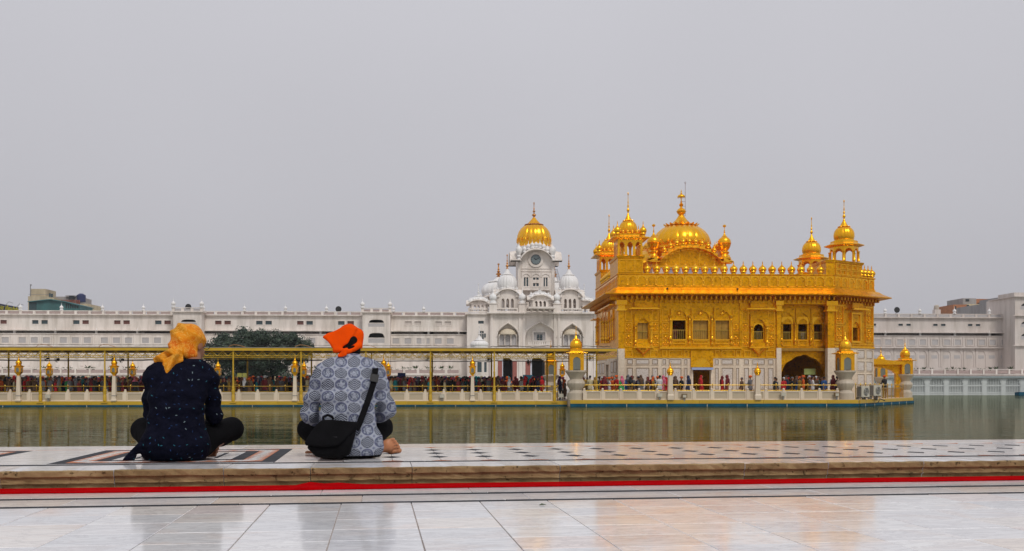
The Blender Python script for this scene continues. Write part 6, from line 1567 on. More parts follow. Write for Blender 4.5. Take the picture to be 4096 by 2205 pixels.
# patterned cloth materials
m = N('navy_fleck_shirt'); tcx = m.n('ShaderNodeTexCoord'); sx_ = m.n('ShaderNodeSeparateXYZ'); m.l(tcx.outputs['Object'], sx_.inputs[0])
cbv = m.n('ShaderNodeCombineXYZ'); m.l(m.math('MULTIPLY', sx_.outputs[0], 23.0), cbv.inputs[0]); m.l(m.math('MULTIPLY', sx_.outputs[2], 23.0), cbv.inputs[1])
vo = m.n('ShaderNodeTexVoronoi', voronoi_dimensions='2D', feature='F1'); vo.inputs['Scale'].default_value = 1.0; vo.inputs['Randomness'].default_value = .8; m.l(cbv.outputs[0], vo.inputs['Vector'])
df = m.n('ShaderNodeVectorMath', operation='SUBTRACT'); m.l(cbv.outputs[0], df.inputs[0]); m.l(vo.outputs['Position'], df.inputs[1]); sd = m.n('ShaderNodeSeparateXYZ'); m.l(df.outputs[0], sd.inputs[0])
sc_ = m.n('ShaderNodeSeparateColor'); m.l(vo.outputs['Color'], sc_.inputs[0]); an = m.math('MULTIPLY', sc_.outputs[0], 6.28); ca, sa = m.math('COSINE', an), m.math('SINE', an)
uu = m.math('ABSOLUTE', m.math('ADD', m.math('MULTIPLY', sd.outputs[0], ca), m.math('MULTIPLY', sd.outputs[1], sa))); vv = m.math('ABSOLUTE', m.math('SUBTRACT', m.math('MULTIPLY', sd.outputs[1], ca), m.math('MULTIPLY', sd.outputs[0], sa)))
mask = m.math('MULTIPLY', m.math('MULTIPLY', m.math('LESS_THAN', uu, .13), m.math('LESS_THAN', vv, .05)), m.math('GREATER_THAN', sc_.outputs[2], .30))
fleck = m.ramp(sc_.outputs[1], [(0, (.014, .035, .10)), (.4, (.02, .12, .17)), (.68, (.18, .24, .27)), (.82, (.02, .05, .16))], 'CONSTANT')
m.set(color=m.mix(mask, m.ramp(m.noise(tcx.outputs['Object'], 20, 4), [(.3, (.003, .0035, .009)), (.7, (.006, .007, .017))]), fleck), rough=.9, spec=.06); m.bump(m.noise(tcx.outputs['Object'], 11, 4, .6, 1.5), .7, .03); M['navy'] = m.mat
m = N('medallion_shirt'); tcx = m.n('ShaderNodeTexCoord'); dn = m.n('ShaderNodeTexNoise'); dn.inputs['Scale'].default_value = 9; m.l(tcx.outputs['Object'], dn.inputs['Vector'])
sx_ = m.n('ShaderNodeSeparateXYZ'); m.l(tcx.outputs['Object'], sx_.inputs[0])
wob = m.math('MULTIPLY', m.math('SUBTRACT', dn.outputs['Fac'], .5), .018)
u_ = m.math('DIVIDE', m.math('ADD', sx_.outputs[0], m.math('ADD', wob, 10.045)), .083); w_ = m.math('DIVIDE', m.math('ADD', sx_.outputs[2], m.math('ADD', wob, 10.0)), .073)
fu, fw = m.math('SUBTRACT', m.math('FRACT', u_), .5), m.math('SUBTRACT', m.math('FRACT', w_), .5)
par = m.math('MODULO', m.math('ADD', m.math('FLOOR', u_), m.math('FLOOR', w_)), 2.0)
r_ = m.math('SQRT', m.math('ADD', m.math('MULTIPLY', fu, fu), m.math('MULTIPLY', fw, fw)))
ins_ = m.math('LESS_THAN', r_, .47)
zeb = m.math('GREATER_THAN', m.math('SINE', m.math('ADD', m.math('MULTIPLY', m.math('ADD', fw, m.math('MULTIPLY', m.math('ABSOLUTE', fu), .7)), 40.0), m.math('MULTIPLY', dn.outputs['Fac'], 7.0))), -.05)
zcol = m.mix(m.math('MAXIMUM', zeb, m.math('GREATER_THAN', r_, .44)), (.34, .37, .44), (.010, .012, .028))
ring = m.math('MULTIPLY', m.math('GREATER_THAN', r_, .37), m.math('LESS_THAN', r_, .46))
fc_ = m.math('SQRT', m.math('ADD', m.math('MULTIPLY', m.math('MULTIPLY', fu, fu), 2.2), m.math('MULTIPLY', fw, fw)))
vn = m.n('ShaderNodeTexNoise'); vn.inputs['Scale'].default_value = 95; vn.inputs['Detail'].default_value = 3; m.l(tcx.outputs['Object'], vn.inputs['Vector'])
curls = m.ramp(vn.outputs['Fac'], [(.42, (.07, .08, .13)), (.58, (.28, .31, .37))])
facec = m.mix(m.math('LESS_THAN', fc_, .20), curls, (.32, .345, .41))
eyes = m.math('MULTIPLY', m.math('LESS_THAN', m.math('ABSOLUTE', m.math('SUBTRACT', m.math('ABSOLUTE', fu), .06)), .035), m.math('LESS_THAN', m.math('ABSOLUTE', m.math('SUBTRACT', fw, .03)), .022))
mouth = m.math('MULTIPLY', m.math('LESS_THAN', m.math('ABSOLUTE', fu), .05), m.math('LESS_THAN', m.math('ABSOLUTE', m.math('ADD', fw, .10)), .016))
facec = m.mix(m.math('MAXIMUM', eyes, mouth), facec, (.08, .09, .14)); facec = m.mix(ring, facec, (.10, .11, .19))
med = m.mix(par, zcol, facec)
dia = m.math('LESS_THAN', m.math('ADD', m.math('ABSOLUTE', m.math('SUBTRACT', m.math('ABSOLUTE', fu), .5)), m.math('ABSOLUTE', m.math('SUBTRACT', m.math('ABSOLUTE', fw), .5))), .13)
bgc = m.mix(dia, (.33, .355, .42), (.17, .19, .27))
m.set(color=m.mix(ins_, bgc, med), rough=.8, spec=.12); m.bump(m.noise(tcx.outputs['Object'], 10, 4, .6, 1.5), .7, .03); M['medal'] = m.mat
m = N('orange_print_scarf'); v = m.coords(); vo = m.n('ShaderNodeTexVoronoi', feature='F1'); vo.inputs['Scale'].default_value = 26; m.l(v, vo.inputs['Vector'])
base = m.ramp(m.noise(v, 7, 3), [(.35, (.56, .115, .003)), (.5, (.68, .24, .006)), (.65, (.44, .18, .005))])
m.set(color=m.mix(m.ramp(m.noise(v, 30, 3, .6, 2.0), [(.50, (0, 0, 0)), (.56, (.7, .7, .7)), (.66, (.1, .1, .1))]), base, (.74, .40, .07)), rough=.6, spec=.15); m.bump(m.noise(v, 22, 4), .3, .01); M['scarf'] = m.mat
M['orange'] = plain('orange_cotton', (.80, .072, .002), .9, 0, .08, 6, .15, 40, spec=.05)
M['black_cloth'] = plain('black_trousers', (.005, .005, .006), .9, 0, .4, 7, .2, 30, spec=.06)
M['bag'] = plain('black_canvas', (.005, .005, .006), .8, 0, .4, 9, .25, 160, spec=.08)

def folds(P, amp, f, seed): return amp * noise3(P * np.array([1, 1, 1.9]), f, seed)
def man_one():
    p, rz = place(705, 1843); f = px_map(545, 1265, 1376 * 6.337 / 6.24 * .985, 6.58)
    b = Vol(LO, HI, .0068)
    L = lambda *q: f(*q)
    sh_l, el_l, wr_l = L(350, 545, .05), L(345, 850, .12), L(450, 985, .36); sh_r, el_r, wr_r = L(822, 560, .05), L(858, 890, .14), L(838, 950, .38)
    kn_l, kn_r = L(285, 1000, .34), L(1000, 1000, .34); an_l, an_r = L(690, 1215, .30), L(560, 1185, .44); hp_l, hp_r = L(450, 1150, .06), L(650, 1150, .06)
    hc = L(668, 262, .15)
    def torso(v, g):
        v.ell(L(545, 1150, .02), (.195 + g, .135 + g, .12 + g), None, .06); v.ell(L(540, 1010, .0), (.168 + g, .115 + g, .13), None, .06); v.ell(L(545, 850, -.005), (.158 + g, .105 + g, .15), None, .06)
        v.ell(L(560, 680, .0), (.165 + g, .105 + g, .15), None, .06); v.ell(L(580, 560, .03), (.165 + g, .085 + g, .11), None, .06); v.cap(L(420, 520, .045), L(750, 525, .045), .062 + g, .062 + g, .06)
        v.cap(L(660, 490, .06), L(678, 395, .10), .055 + g, .050 + g, .04); v.cap(L(430, 520, .045), L(655, 462, .06), .050 + g, .040 + g, .05); v.cap(L(760, 525, .045), L(690, 462, .06), .050 + g, .040 + g, .05)
    def arms(v, g, e):
        v.cap(sh_l, el_l, .050 + g, .043 + g, .040); v.cap(el_l, wr_l, .043 + g, .032 + e, .02); v.cap(sh_r, el_r, .050 + g, .043 + g, .040); v.cap(el_r, wr_r, .043 + g, .032 + e, .02)
    def legs(v, g):
        for hp, kn, an in ((hp_l, kn_l, an_l), (hp_r, kn_r, an_r)): v.cap(hp, kn, .100 + g, .072 + g, .03); v.cap(kn, an, .066 + g, .046 + g, .02)
    torso(b, -.012); arms(b, -.008, 0); legs(b, -.008)
    b.cap(L(672, 420, .09), L(676, 330, .13), .052, .050, .03); hp_, Rh = head(b, hc, -.75, -.12)
    hand(b, wr_l, (.5, .25, -.12), 1); hand(b, wr_r, (-.45, .4, -.1), -1); foot(b, an_l, np.array(L(872, 1196, .20)), (0, -1, .3)); foot(b, an_r, np.array(an_r) + np.array((-.20, .06, -.03)), (0, .3, 1))
    b.cut(lambda P: .004 - P[..., 2])
    o = link('person', vol_mesh(b, 'person', M['skin']), None, (p.x, p.y, PZT), rz)
    tag(o, 'man in navy flecked shirt and yellow orange headscarf sitting cross-legged, seen from behind', 'person')
    t = Vol(LO, HI, .010); t.ell(L(550, 1160, .02), (.20, .14, .115), None, .05); legs(t, .008); t.bumpy(lambda P: folds(P, .006, 34, 2)); t.cut(lambda P: .006 - P[..., 2])
    t.cut(lambda P: -(np.linalg.norm(P - np.array(L(880, 1200, .20)), axis=-1) - .075))
    link('trousers', vol_mesh(t, 'trousers', M['black_cloth']), o)
    s = Vol(LO, HI, .008); torso(s, .008); arms(s, .008, .012)
    s.ell(L(535, 1165, -.005), (.192, .145, .125), None, .04); s.cap(L(390, 1110, -.03), L(690, 1100, -.03), .078, .078, .05)
    s.bumpy(lambda P: folds(P, .007, 22, 4) + .003 * noise3(P * np.array([1, 1, 2.5]), 70, 51) + .0035 * np.abs(noise3(P * np.array([1, 1, 2.2]), 60, 41)) + .006 * np.sin(P[..., 2] * 62 + 5 * noise3(P, 9, 8)) * np.exp(-((P[..., 2] - .42) / .16) ** 2))
    s.poly([L(x, y)[::2] for x, y in ((300, 1060), (345, 1180), (232, 1200), (215, 1252), (108, 1255), (150, 1200), (245, 1100))], -.045, -.02, .010, .015, lambda P: .012 * np.sin(P[..., 0] * 50 + P[..., 2] * 30))
    nk, hw_ = np.array(L(684, 392, .10)), np.array(wr_l)
    s.cut(lambda P: np.where(P[..., 2] > .55, P[..., 2] - nk[2] + .4 * np.maximum(P[..., 1] - .10, 0), -1.0)); s.cut(lambda P: .008 - P[..., 2])
    s.cut(lambda P: np.where((P[..., 2] < .17) & (P[..., 1] > .12), .02, -1.0))
    link('shirt', vol_mesh(s, 'shirt', M['navy']), o)
    h = Vol((-.25, -.2, .45), (.35, .45, 1.0), .006)
    p3 = lambda *q: np.array(hc) + Rh @ np.array(q)
    h.ell(p3(0, -.02, .028), (.094, .112, .106), Rh, .02); h.ell(p3(0, -.05, -.045), (.082, .07, .07), Rh, .03)
    top = L(585, 105, .10); h.cap(L(640, 190, .11), (top[0], top[1], top[2] - .02), .06, .022, .05); h.cap(L(560, 180, .10), L(552, 290, .08), .045, .05, .04)
    h.cap(L(600, 330, .06), L(690, 355, .06), .042, .03, .03); kn = L(575, 340, .05); h.ell(kn, (.040, .035, .036), None, .02)
    h.bumpy(lambda P: .015 * np.abs(np.sin(34 * (P[..., 0] * .8 + P[..., 2] * .6) + 3.5 * noise3(P, 14, 3))) - .007 + .004 * noise3(P, 46, 5))
    h.poly([L(x, y)[::2] for x, y in ((580, 320), (520, 285), (440, 330), (355, 385), (362, 420), (405, 435), (470, 420), (560, 375))], .0, .030, .010, .012, lambda P: .020 * np.sin(P[..., 0] * 60 + P[..., 2] * 75))
    h.poly([L(x, y)[::2] for x, y in ((600, 350), (540, 345), (440, 400), (432, 440), (465, 528), (490, 520), (540, 450), (605, 410))], -.05, -.026, .010, .008, lambda P: .02 * np.sin(P[..., 0] * 70 - P[..., 2] * 30))
    cut_n = Rh @ np.array([0, 1, .25]); fcp = p3(0, .062, .0)
    h.cut(lambda P: np.where((P[..., 2] > .5), (P - fcp) @ cut_n, -1)); ear = p3(.06, .045, -.07)
    h.cut(lambda P: .055 - np.linalg.norm(P - ear, axis=-1))
    link('headscarf', vol_mesh(h, 'headscarf', M['scarf']), o)
    gl = MB()
    for sgn_ in (-1, 1):
        c = p3(sgn_*.034, .112, .002); e = p3(sgn_*.080, .0, .01); gl.tube([tuple(p3(sgn_*.062, .100, .006)), tuple(e)], .0028, 5)
        gl.tube([tuple(p3(sgn_*.034 + .027*math.cos(a), .112 - .008*abs(math.cos(a)), .002 + .02*math.sin(a))) for a in [2*math.pi*i/14 for i in range(15)]], .0026, 5)
    gl.tube([tuple(p3(-.008, .113, .006)), tuple(p3(.008, .113, .006))], .0025, 5); gl.build('glasses', M['plastic_b'], o)
    w = Vector(wr_r) ; wt_ = MB().lathe([(.041, -.02), (.043, -.018), (.043, .018), (.041, .02)], 18).build('watch', M['plastic_b'], o); d = Vector(wr_r) - Vector(el_r); wt_.location = Vector(el_r) + d * .55; wt_.rotation_euler = d.to_track_quat('Z', 'Y').to_euler(); wt_.scale = (1.12, 1.12, 1)
def man_two():
    bx_, by_ = 560, 1245
    p, rz = place(1130 + bx_*.4685, 1250 + by_*.4685); f = px_map(bx_, by_, 1321 * .985, 6.55); L = lambda *q: f(*q)
    b = Vol(LO, HI, .0068)
    sh_l, el_l, wr_l = L(352, 535, .05), L(232, 878, .10), L(400, 965, .36); sh_r, el_r, wr_r = L(792, 530, .05), L(890, 842, .10), L(720, 945, .36)
    kn_l, kn_r = L(235, 1000, .34), L(848, 990, .34); an_l, an_r = L(770, 1170, .14), L(480, 1190, .44); hp_l, hp_r = L(455, 1145, .06), L(665, 1145, .06); hc = L(560, 285, .15)
    def torso(v, g):
        v.ell(L(560, 1140, .02), (.195 + g, .135 + g, .12 + g), None, .06); v.ell(L(560, 1000, .0), (.178 + g, .115 + g, .13), None, .06); v.ell(L(558, 840, -.005), (.166 + g, .108 + g, .15), None, .06)
        v.ell(L(560, 680, .0), (.172 + g, .108 + g, .15), None, .06); v.ell(L(570, 560, .03), (.172 + g, .088 + g, .11), None, .06); v.cap(L(415, 505, .045), L(725, 500, .045), .060 + g, .060 + g, .06)
        v.cap(L(575, 480, .06), L(575, 400, .10), .060 + g, .052 + g, .04); v.cap(L(420, 505, .045), L(555, 445, .06), .048 + g, .040 + g, .05); v.cap(L(725, 500, .045), L(595, 445, .06), .048 + g, .040 + g, .05)
    def arms(v, g, e):
        v.cap(sh_l, el_l, .051 + g, .044 + g, .040); v.cap(el_l, wr_l, .044 + g, .032 + e, .02); v.cap(sh_r, el_r, .051 + g, .044 + g, .040); v.cap(el_r, wr_r, .044 + g, .032 + e, .02)
    def legs(v, g):
        v.cap(hp_l, kn_l, .095 + g, .066 + g, .03); v.cap(kn_l, an_r, .060 + g, .042 + g, .02)
        v.cap(hp_r, kn_r, .095 + g, .060 + g, .03); v.cap(kn_r, L(700, 1180, .40), .058 + g, .045 + g, .02)
    torso(b, -.012); arms(b, -.008, 0); legs(b, -.008); b.cap(L(700, 1180, .36), an_l, .042, .036, .03)
    b.cap(L(572, 430, .09), L(566, 340, .13), .054, .052, .03); hp_, Rh = head(b, hc, .12, -.2)
    hand(b, wr_l, (.5, .2, -.1), 1); hand(b, wr_r, (-.5, .2, -.1), -1); foot(b, L(775, 1165, .06), L(955, 1135, .05), (0, 1, .35)); foot(b, an_r, np.array(an_r) + np.array((-.2, .05, -.02)), (0, .3, 1))
    b.cut(lambda P: .004 - P[..., 2])
    o = link('person', vol_mesh(b, 'person', M['skin2']), None, (p.x, p.y, PZT), rz)
    tag(o, 'man in grey medallion print shirt and orange bandana sitting cross-legged with bare foot showing', 'person')
    t = Vol(LO, HI, .010); t.ell(L(560, 1165, .02), (.205, .15, .112), None, .05); legs(t, .008); t.cap(L(600, 1200, -.02), L(790, 1190, .0), .05, .04, .04); t.bumpy(lambda P: folds(P, .006, 34, 12)); t.cut(lambda P: .006 - P[..., 2])
    link('trousers', vol_mesh(t, 'trousers', M['black_cloth']), o)
    s = Vol(LO, HI, .008); torso(s, .008); arms(s, .010, .014); s.ell(L(575, 1130, -.008), (.205, .145, .118), None, .05); s.cap(L(640, 1140, -.05), L(760, 1130, -.03), .085, .07, .05)
    s.bumpy(lambda P: folds(P, .009, 22, 14) + .0035 * noise3(P * np.array([1, 1, 2.5]), 70, 54) + .0035 * np.abs(noise3(P * np.array([1, 1, 2.2]), 60, 44)) + .006 * np.sin(P[..., 2] * 55 + 6 * noise3(P, 9, 18)) * np.exp(-((P[..., 2] - .40) / .12) ** 2))
    nk = np.array(L(575, 368, .10)); s.cut(lambda P: np.where(P[..., 2] > .55, P[..., 2] - nk[2] + .5 * np.maximum(P[..., 1] - .08, 0), -1.0)); s.cut(lambda P: .022 - P[..., 2])
    s.cut(lambda P: np.where((P[..., 2] < .17) & (P[..., 1] > .12), .02, -1.0))
    link('shirt', vol_mesh(s, 'shirt', M['medal']), o)
    h = Vol((-.25, -.2, .45), (.3, .45, 1.0), .006); p3 = lambda *q: np.array(hc) + Rh @ np.array(q)
    h.ell(p3(0, -.016, .010), (.084, .103, .098), Rh, .02); h.ell(p3(0, -.055, -.06), (.072, .05, .055), Rh, .02); h.bumpy(lambda P: .003 * noise3(P, 130, 6)); fcp = p3(0, .05, .02); nn = Rh @ np.array([0, 1, 0]); h.cut(lambda P: (P - fcp) @ nn)
    link('hair', vol_mesh(h, 'hair', M['hair']), o)
    k = Vol((-.25, -.2, .45), (.3, .45, 1.0), .006)
    k.ell(p3(.004, -.005, .045), (.088, .115, .082), Rh, .02); k.cap(L(640, 200, .10), L(650, 320, .10), .030, .026, .03)
    k.poly([L(x, y)[::2] for x, y in ((352, 222), (390, 190), (480, 148), (572, 124), (640, 150), (600, 215), (560, 285), (500, 320), (445, 345), (415, 295))], .0, .05, .012, .014, lambda P: -.35 * (P[..., 0] - .0) * (P[..., 0] < .0) + .25 * (P[..., 2] - .66))
    k.cap(L(650, 300, .06), L(560, 340, .03), .022, .02, .02); k.cap(L(460, 340, .05), L(555, 345, .02), .016, .02, .02); k.ell(L(545, 345, .015), (.024, .02, .024), None, .01)
    k.poly([L(x, y)[::2] for x, y in ((558, 320), (530, 325), (500, 350), (472, 378), (478, 402), (515, 402), (556, 385))], -.02, .012, .008, .01, lambda P: .01 * np.sin(P[..., 0] * 90))
    tri = [np.array(L(x, y)[::2]) for x, y in ((545, 295), (625, 262), (612, 300), (560, 322))]
    k.bumpy(lambda P: .004 * np.sin(48 * (P[..., 0] * .9 - P[..., 2] * .5) + 3 * noise3(P, 12, 23)) + .003 * noise3(P, 36, 25))
    fcq = p3(0, .075, .03); nq = Rh @ np.array([0, 1, .3]); k.cut(lambda P: (P - fcq) @ nq); hole = np.array(L(586, 314, .02)); k.cut(lambda P: .015 - np.sqrt(((P[..., 0] - hole[0]) / 1.55) ** 2 + ((P[..., 2] - hole[2] - .35 * (P[..., 0] - hole[0])) / .50) ** 2) - .5 * (P[..., 1] > .12))
    lowc = L(560, 350, .1)[2]; k.cut(lambda P: np.where((P[..., 1] > .05) & (P[..., 2] < lowc + .02), .02, -1.0))
    link('bandana', vol_mesh(k, 'bandana', M['orange']), o)
    # shoulder bag: lies on his back and rests on the floor, so it is a thing of its own
    bg = thing('shoulder_bag', 'black canvas messenger bag slung across the back of the man in the patterned shirt', 'bag', (p.x, p.y, PZT), rz)
    v = Vol((-.45, -.5, -.02), (.4, .2, 1.0), .008); yb = -.17
    v.poly([L(x, y, -.1)[::2] for x, y in ((350, 935), (640, 945), (615, 1060), (575, 1210), (480, 1238), (300, 1225), (225, 1150), (250, 1060))], yb - .045, yb + .045, .03, .02, lambda P: -.02 + .30 * (P[..., 2] - .1) * (P[..., 2] > .1) * .35)
    v.bumpy(lambda P: .006 * noise3(P, 26, 31)); v.cut(lambda P: .004 - P[..., 2]); link('body', vol_mesh(v, 'body', M['bag']), bg)
    v = Vol((-.45, -.5, -.02), (.4, .2, 1.0), .007); bend = lambda P: -.02 + .30 * (P[..., 2] - .1) * (P[..., 2] > .1) * .35
    v.poly([L(x, y, -.1)[::2] for x, y in ((345, 918), (420, 912), (650, 935), (628, 985), (520, 1100), (470, 1135), (330, 1140), (215, 1125), (212, 1095), (300, 960))], yb - .066, yb - .046, .009, .01, bend)
    v.bumpy(lambda P: .004 * noise3(P, 24, 33)); v.cut(lambda P: .004 - P[..., 2]); link('flap', vol_mesh(v, 'flap', M['bag']), bg)
    def strap(pts, w, th, name):
        mb = MB(); rs = []
        P_ = [Vector(L(*q)) for q in pts]
        for i, c in enumerate(P_):
            t = (P_[min(i+1, len(P_)-1)] - P_[max(i-1, 0)]).normalized(); nrm = Vector((0, -1, .25)).normalized() if i > 1 else Vector((0, -.3, 1)); s_ = t.cross(nrm).normalized(); n2 = s_.cross(t).normalized()
            rs.append([tuple(c + s_*w + n2*th), tuple(c - s_*w + n2*th), tuple(c - s_*w - n2*th), tuple(c + s_*w - n2*th)])
        mb.rings(rs, True, True, True); return mb.build(name, M['bag'], bg, 50)
    strap([(762, 520, .15), (770, 494, .09), (780, 480, .03), (787, 494, -.05), (782, 540, -.080), (770, 620, -.105), (745, 700, -.125), (715, 790, -.137), (685, 870, -.145), (655, 950, -.155), (630, 1005, -.18)], .019, .003, 'strap')
    bk = MB().box(-.026, .026, -.008, .008, -.024, .024).build('buckle', M['plastic_b'], bg, None, L(778, 572, -.104), 0); bk.rotation_euler = (-.2, .2, 0)
    MB().tube([L(360, 930, -.13), L(355, 900, -.13), L(390, 882, -.13), L(425, 895, -.13), L(440, 918, -.13)], .009, 6).build('handle', M['bag'], bg)
    MB().box(-.035, .035, -.003, .003, -.016, .016).build('logo_patch', plain('patch_black', (.014, .014, .015), .6), bg, None, Vector(L(425, 1075, -.1)) + Vector((0, yb + .1 - .078, 0)))
man_one(); man_two()

# ------------------------------------------------------------------ the queue on the causeway and the visitors on the terrace
def person_proto(kind):
    v = Vol((-.42, -.35, -.02), (.42, .4, 1.75), .026)
    st = kind in (1, 3)
    v.ell((0, 0, .92), (.16, .115, .14), None, .06); v.ell((0, 0, 1.12), (.15, .105, .17), None, .06); v.ell((0, .0, 1.28), (.175, .10, .12), None, .06); v.cap((-.13, 0, 1.36), (.13, 0, 1.36), .055, .055, .06)
    v.cap((0, 0, 1.38), (0, .01, 1.48), .052, .05, .04); v.ell((0, .015, 1.58), (.075, .092, .11), None, .02); v.cap((0, .1, 1.575), (0, .115, 1.555), .012, .014, .01)
    for s in (-1, 1):
        v.cap((s*.175, 0, 1.34), (s*.215, -.01 if kind != 2 else .08, 1.08), .052, .043, .03); v.cap((s*.215, -.01 if kind != 2 else .08, 1.08), (s*.19, .08 if kind != 2 else .28, .86 if kind != 2 else 1.1), .042, .032, .02)
        w = np.array((s*.19, .08 if kind != 2 else .28, .86 if kind != 2 else 1.1)); d = np.array((0, .02, -.1)) if kind != 2 else np.array((0, .1, .02)); v.cap(w, w + d, .034, .028, .02)
        v.cap((s*.09, 0, .88), (s*.10, .01, .48), .085, .062, .04); v.cap((s*.10, .01, .48), (s*.105, -.01 + (.06*s if st else 0), .08), .056, .04, .03); v.cap((s*.105, -.03, .045), (s*.115, .14, .035), .042, .032, .02)
    if st: v.ell((0, 0, .62), (.20, .15, .36), None, .08)
    elif kind == 2: v.ell((0, 0, .80), (.18, .13, .22), None, .06)
    v.bumpy(lambda P: .010 * noise3(P, 18, kind)); v.cut(lambda P: .003 - P[..., 2])
    def pick(c): return np.where(c[:, 2] > 1.43, 0, np.where((np.abs(c[:, 0]) > .15) & (c[:, 2] < .86) & (c[:, 2] > .68) & (kind != 2) & (not st), 0, np.where(c[:, 2] < (.30 if st else .72), 2, 1)))
    return vol_mesh(v, 'person', [M['skin'], M['cloth'], M['trouser']], pick)
def hat_proto(kind):
    v = Vol((-.3, -.3, .95), (.3, .3, 1.85), .022)
    if kind == 0: v.ell((0, -.01, 1.645), (.115, .13, .085), None, .03); v.ell((0, -.02, 1.60), (.10, .115, .06), None, .03); v.bumpy(lambda P: .008 * np.sin(70 * (P[..., 2] + .5 * np.abs(P[..., 0])))); v.cut(lambda P: np.where(P[..., 2] < 1.60, P[..., 1] - .07, -1))
    elif kind == 1:
        v.ell((0, -.02, 1.60), (.100, .112, .125), None, .03); v.ell((0, -.06, 1.38), (.20, .11, .16), None, .08); v.cap((0, -.10, 1.35), (.03, -.12, 1.05), .11, .09, .06); v.bumpy(lambda P: .009 * noise3(P, 22, 5)); v.cut(lambda P: np.where(P[..., 2] > 1.45, P[..., 1] - .055, P[..., 1] - .05))
    elif kind == 2: v.ell((0, -.012, 1.64), (.090, .106, .07), None, .03); v.cap((-.03, -.1, 1.6), (.02, -.13, 1.50), .03, .02, .02); v.cut(lambda P: np.where(P[..., 2] < 1.6, P[..., 1] + .03, -1))
    else: v.ell((0, -.015, 1.62), (.086, .105, .095), None, .02); v.cut(lambda P: np.where(P[..., 2] < 1.62, P[..., 1] - .02, P[..., 1] - .085))
    return vol_mesh(v, ['turban', 'headscarf', 'cap', 'hair'][kind], M['cloth'])
bodies = [person_proto(k) for k in range(4)]; hats = [hat_proto(k) for k in range(4)]
COLS = {'maroon': (.14, .012, .016), 'red': (.42, .008, .012), 'orange': (.62, .10, .008), 'brown': (.10, .055, .03), 'black': (.010, .010, .012), 'navy': (.012, .02, .06), 'blue': (.03, .11, .32), 'teal': (.01, .20, .22), 'green': (.03, .30, .08),
        'cream': (.48, .42, .26), 'white': (.55, .55, .56), 'grey': (.12, .12, .13), 'pink': (.55, .12, .20), 'yellow': (.50, .34, .03), 'mustard': (.32, .19, .03), 'purple': (.08, .025, .10), 'olive': (.09, .10, .03)}
HN = ['turban', 'headscarf', 'cap', 'bare dark hair']
seen = {}
def person(x, y, z, top, head_c, hat, body, rz, where, grp, size=1.0):
    o = link('person', bodies[body], None, (x, y, z), rz, size); o.color = (*COLS[top], 1)
    h = link(['turban', 'headscarf', 'cap', 'hair'][hat], hats[hat], o); h.color = (*(COLS['black'] if hat == 3 else COLS[head_c]), 1)
    lab = f'person in {top} clothes and {head_c} {HN[hat]} {where}' if hat != 3 else f'dark haired person in {top} clothes {where}'
    tag(o, lab, 'person', grp); return o
qr = random.Random(21)
tops = ['maroon', 'brown', 'black', 'navy', 'maroon', 'grey', 'brown', 'black', 'teal', 'red', 'cream', 'mustard', 'purple', 'blue', 'olive', 'pink', 'green', 'white', 'orange']; wts = [9, 8, 9, 7, 6, 6, 5, 6, 2, 4, 3, 2, 3, 2, 3, 1.5, 1, 1.6, 2]
heads = ['maroon', 'red', 'orange', 'black', 'brown', 'white', 'navy', 'purple', 'teal', 'mustard', 'pink', 'grey']; hw_ = [8, 4, 6, 7, 6, 3, 4, 3, 1, 2, 1.5, 4]
marks = [(-60, 164, 'before the first canopy post'), (164, 421, 'between first and second canopy posts'), (421, 678, 'beside the navy shirted man'), (678, 934, 'behind the man in the headscarf'), (934, 1205, 'in front of the big tree'), (1205, 1464, 'behind the man in the bandana'), (1464, 1722, 'by the blue notice board'), (1722, 1977, 'behind the lone lamp post'), (1977, 2330, 'before the gate passage')]
def where(px):
    for a, b, s in marks:
        if a <= px < b: return s
    return marks[-1][2]
taken = []
for row, (Y, step) in enumerate(((66.7, 18.5), (68.1, 19), (69.9, 23))):
    px = -30 + qr.uniform(0, 20)
    while px < 2290:
        dens = 1.0 if px < 2000 else .45
        hid = (560 < px < 860 or 1240 < px < 1530)
        if qr.random() < dens * (.95 if not hid else .0):
            hat = qr.choices([0, 1, 2, 3], [5, 6, 1.6, 3])[0]; top = qr.choices(tops, wts)[0]; hc_ = qr.choices(heads, hw_)[0]
            bd_ = qr.choice([0, 1, 2, 3]) if hat != 1 else qr.choice([1, 3, 1, 2]); sz = qr.uniform(.86, .98) * (1.0 if bd_ != 1 else .96)
            person(GX(px, Y), Y + qr.uniform(-.3, .3), CD, top, hc_, hat, bd_, -math.pi/2 + qr.gauss(0, .6), 'queuing, ' + ('near row ', 'middle row ', 'far row ')[row] + where(px), 'people queuing on the causeway', sz)
        px += step * qr.uniform(.75, 1.35)
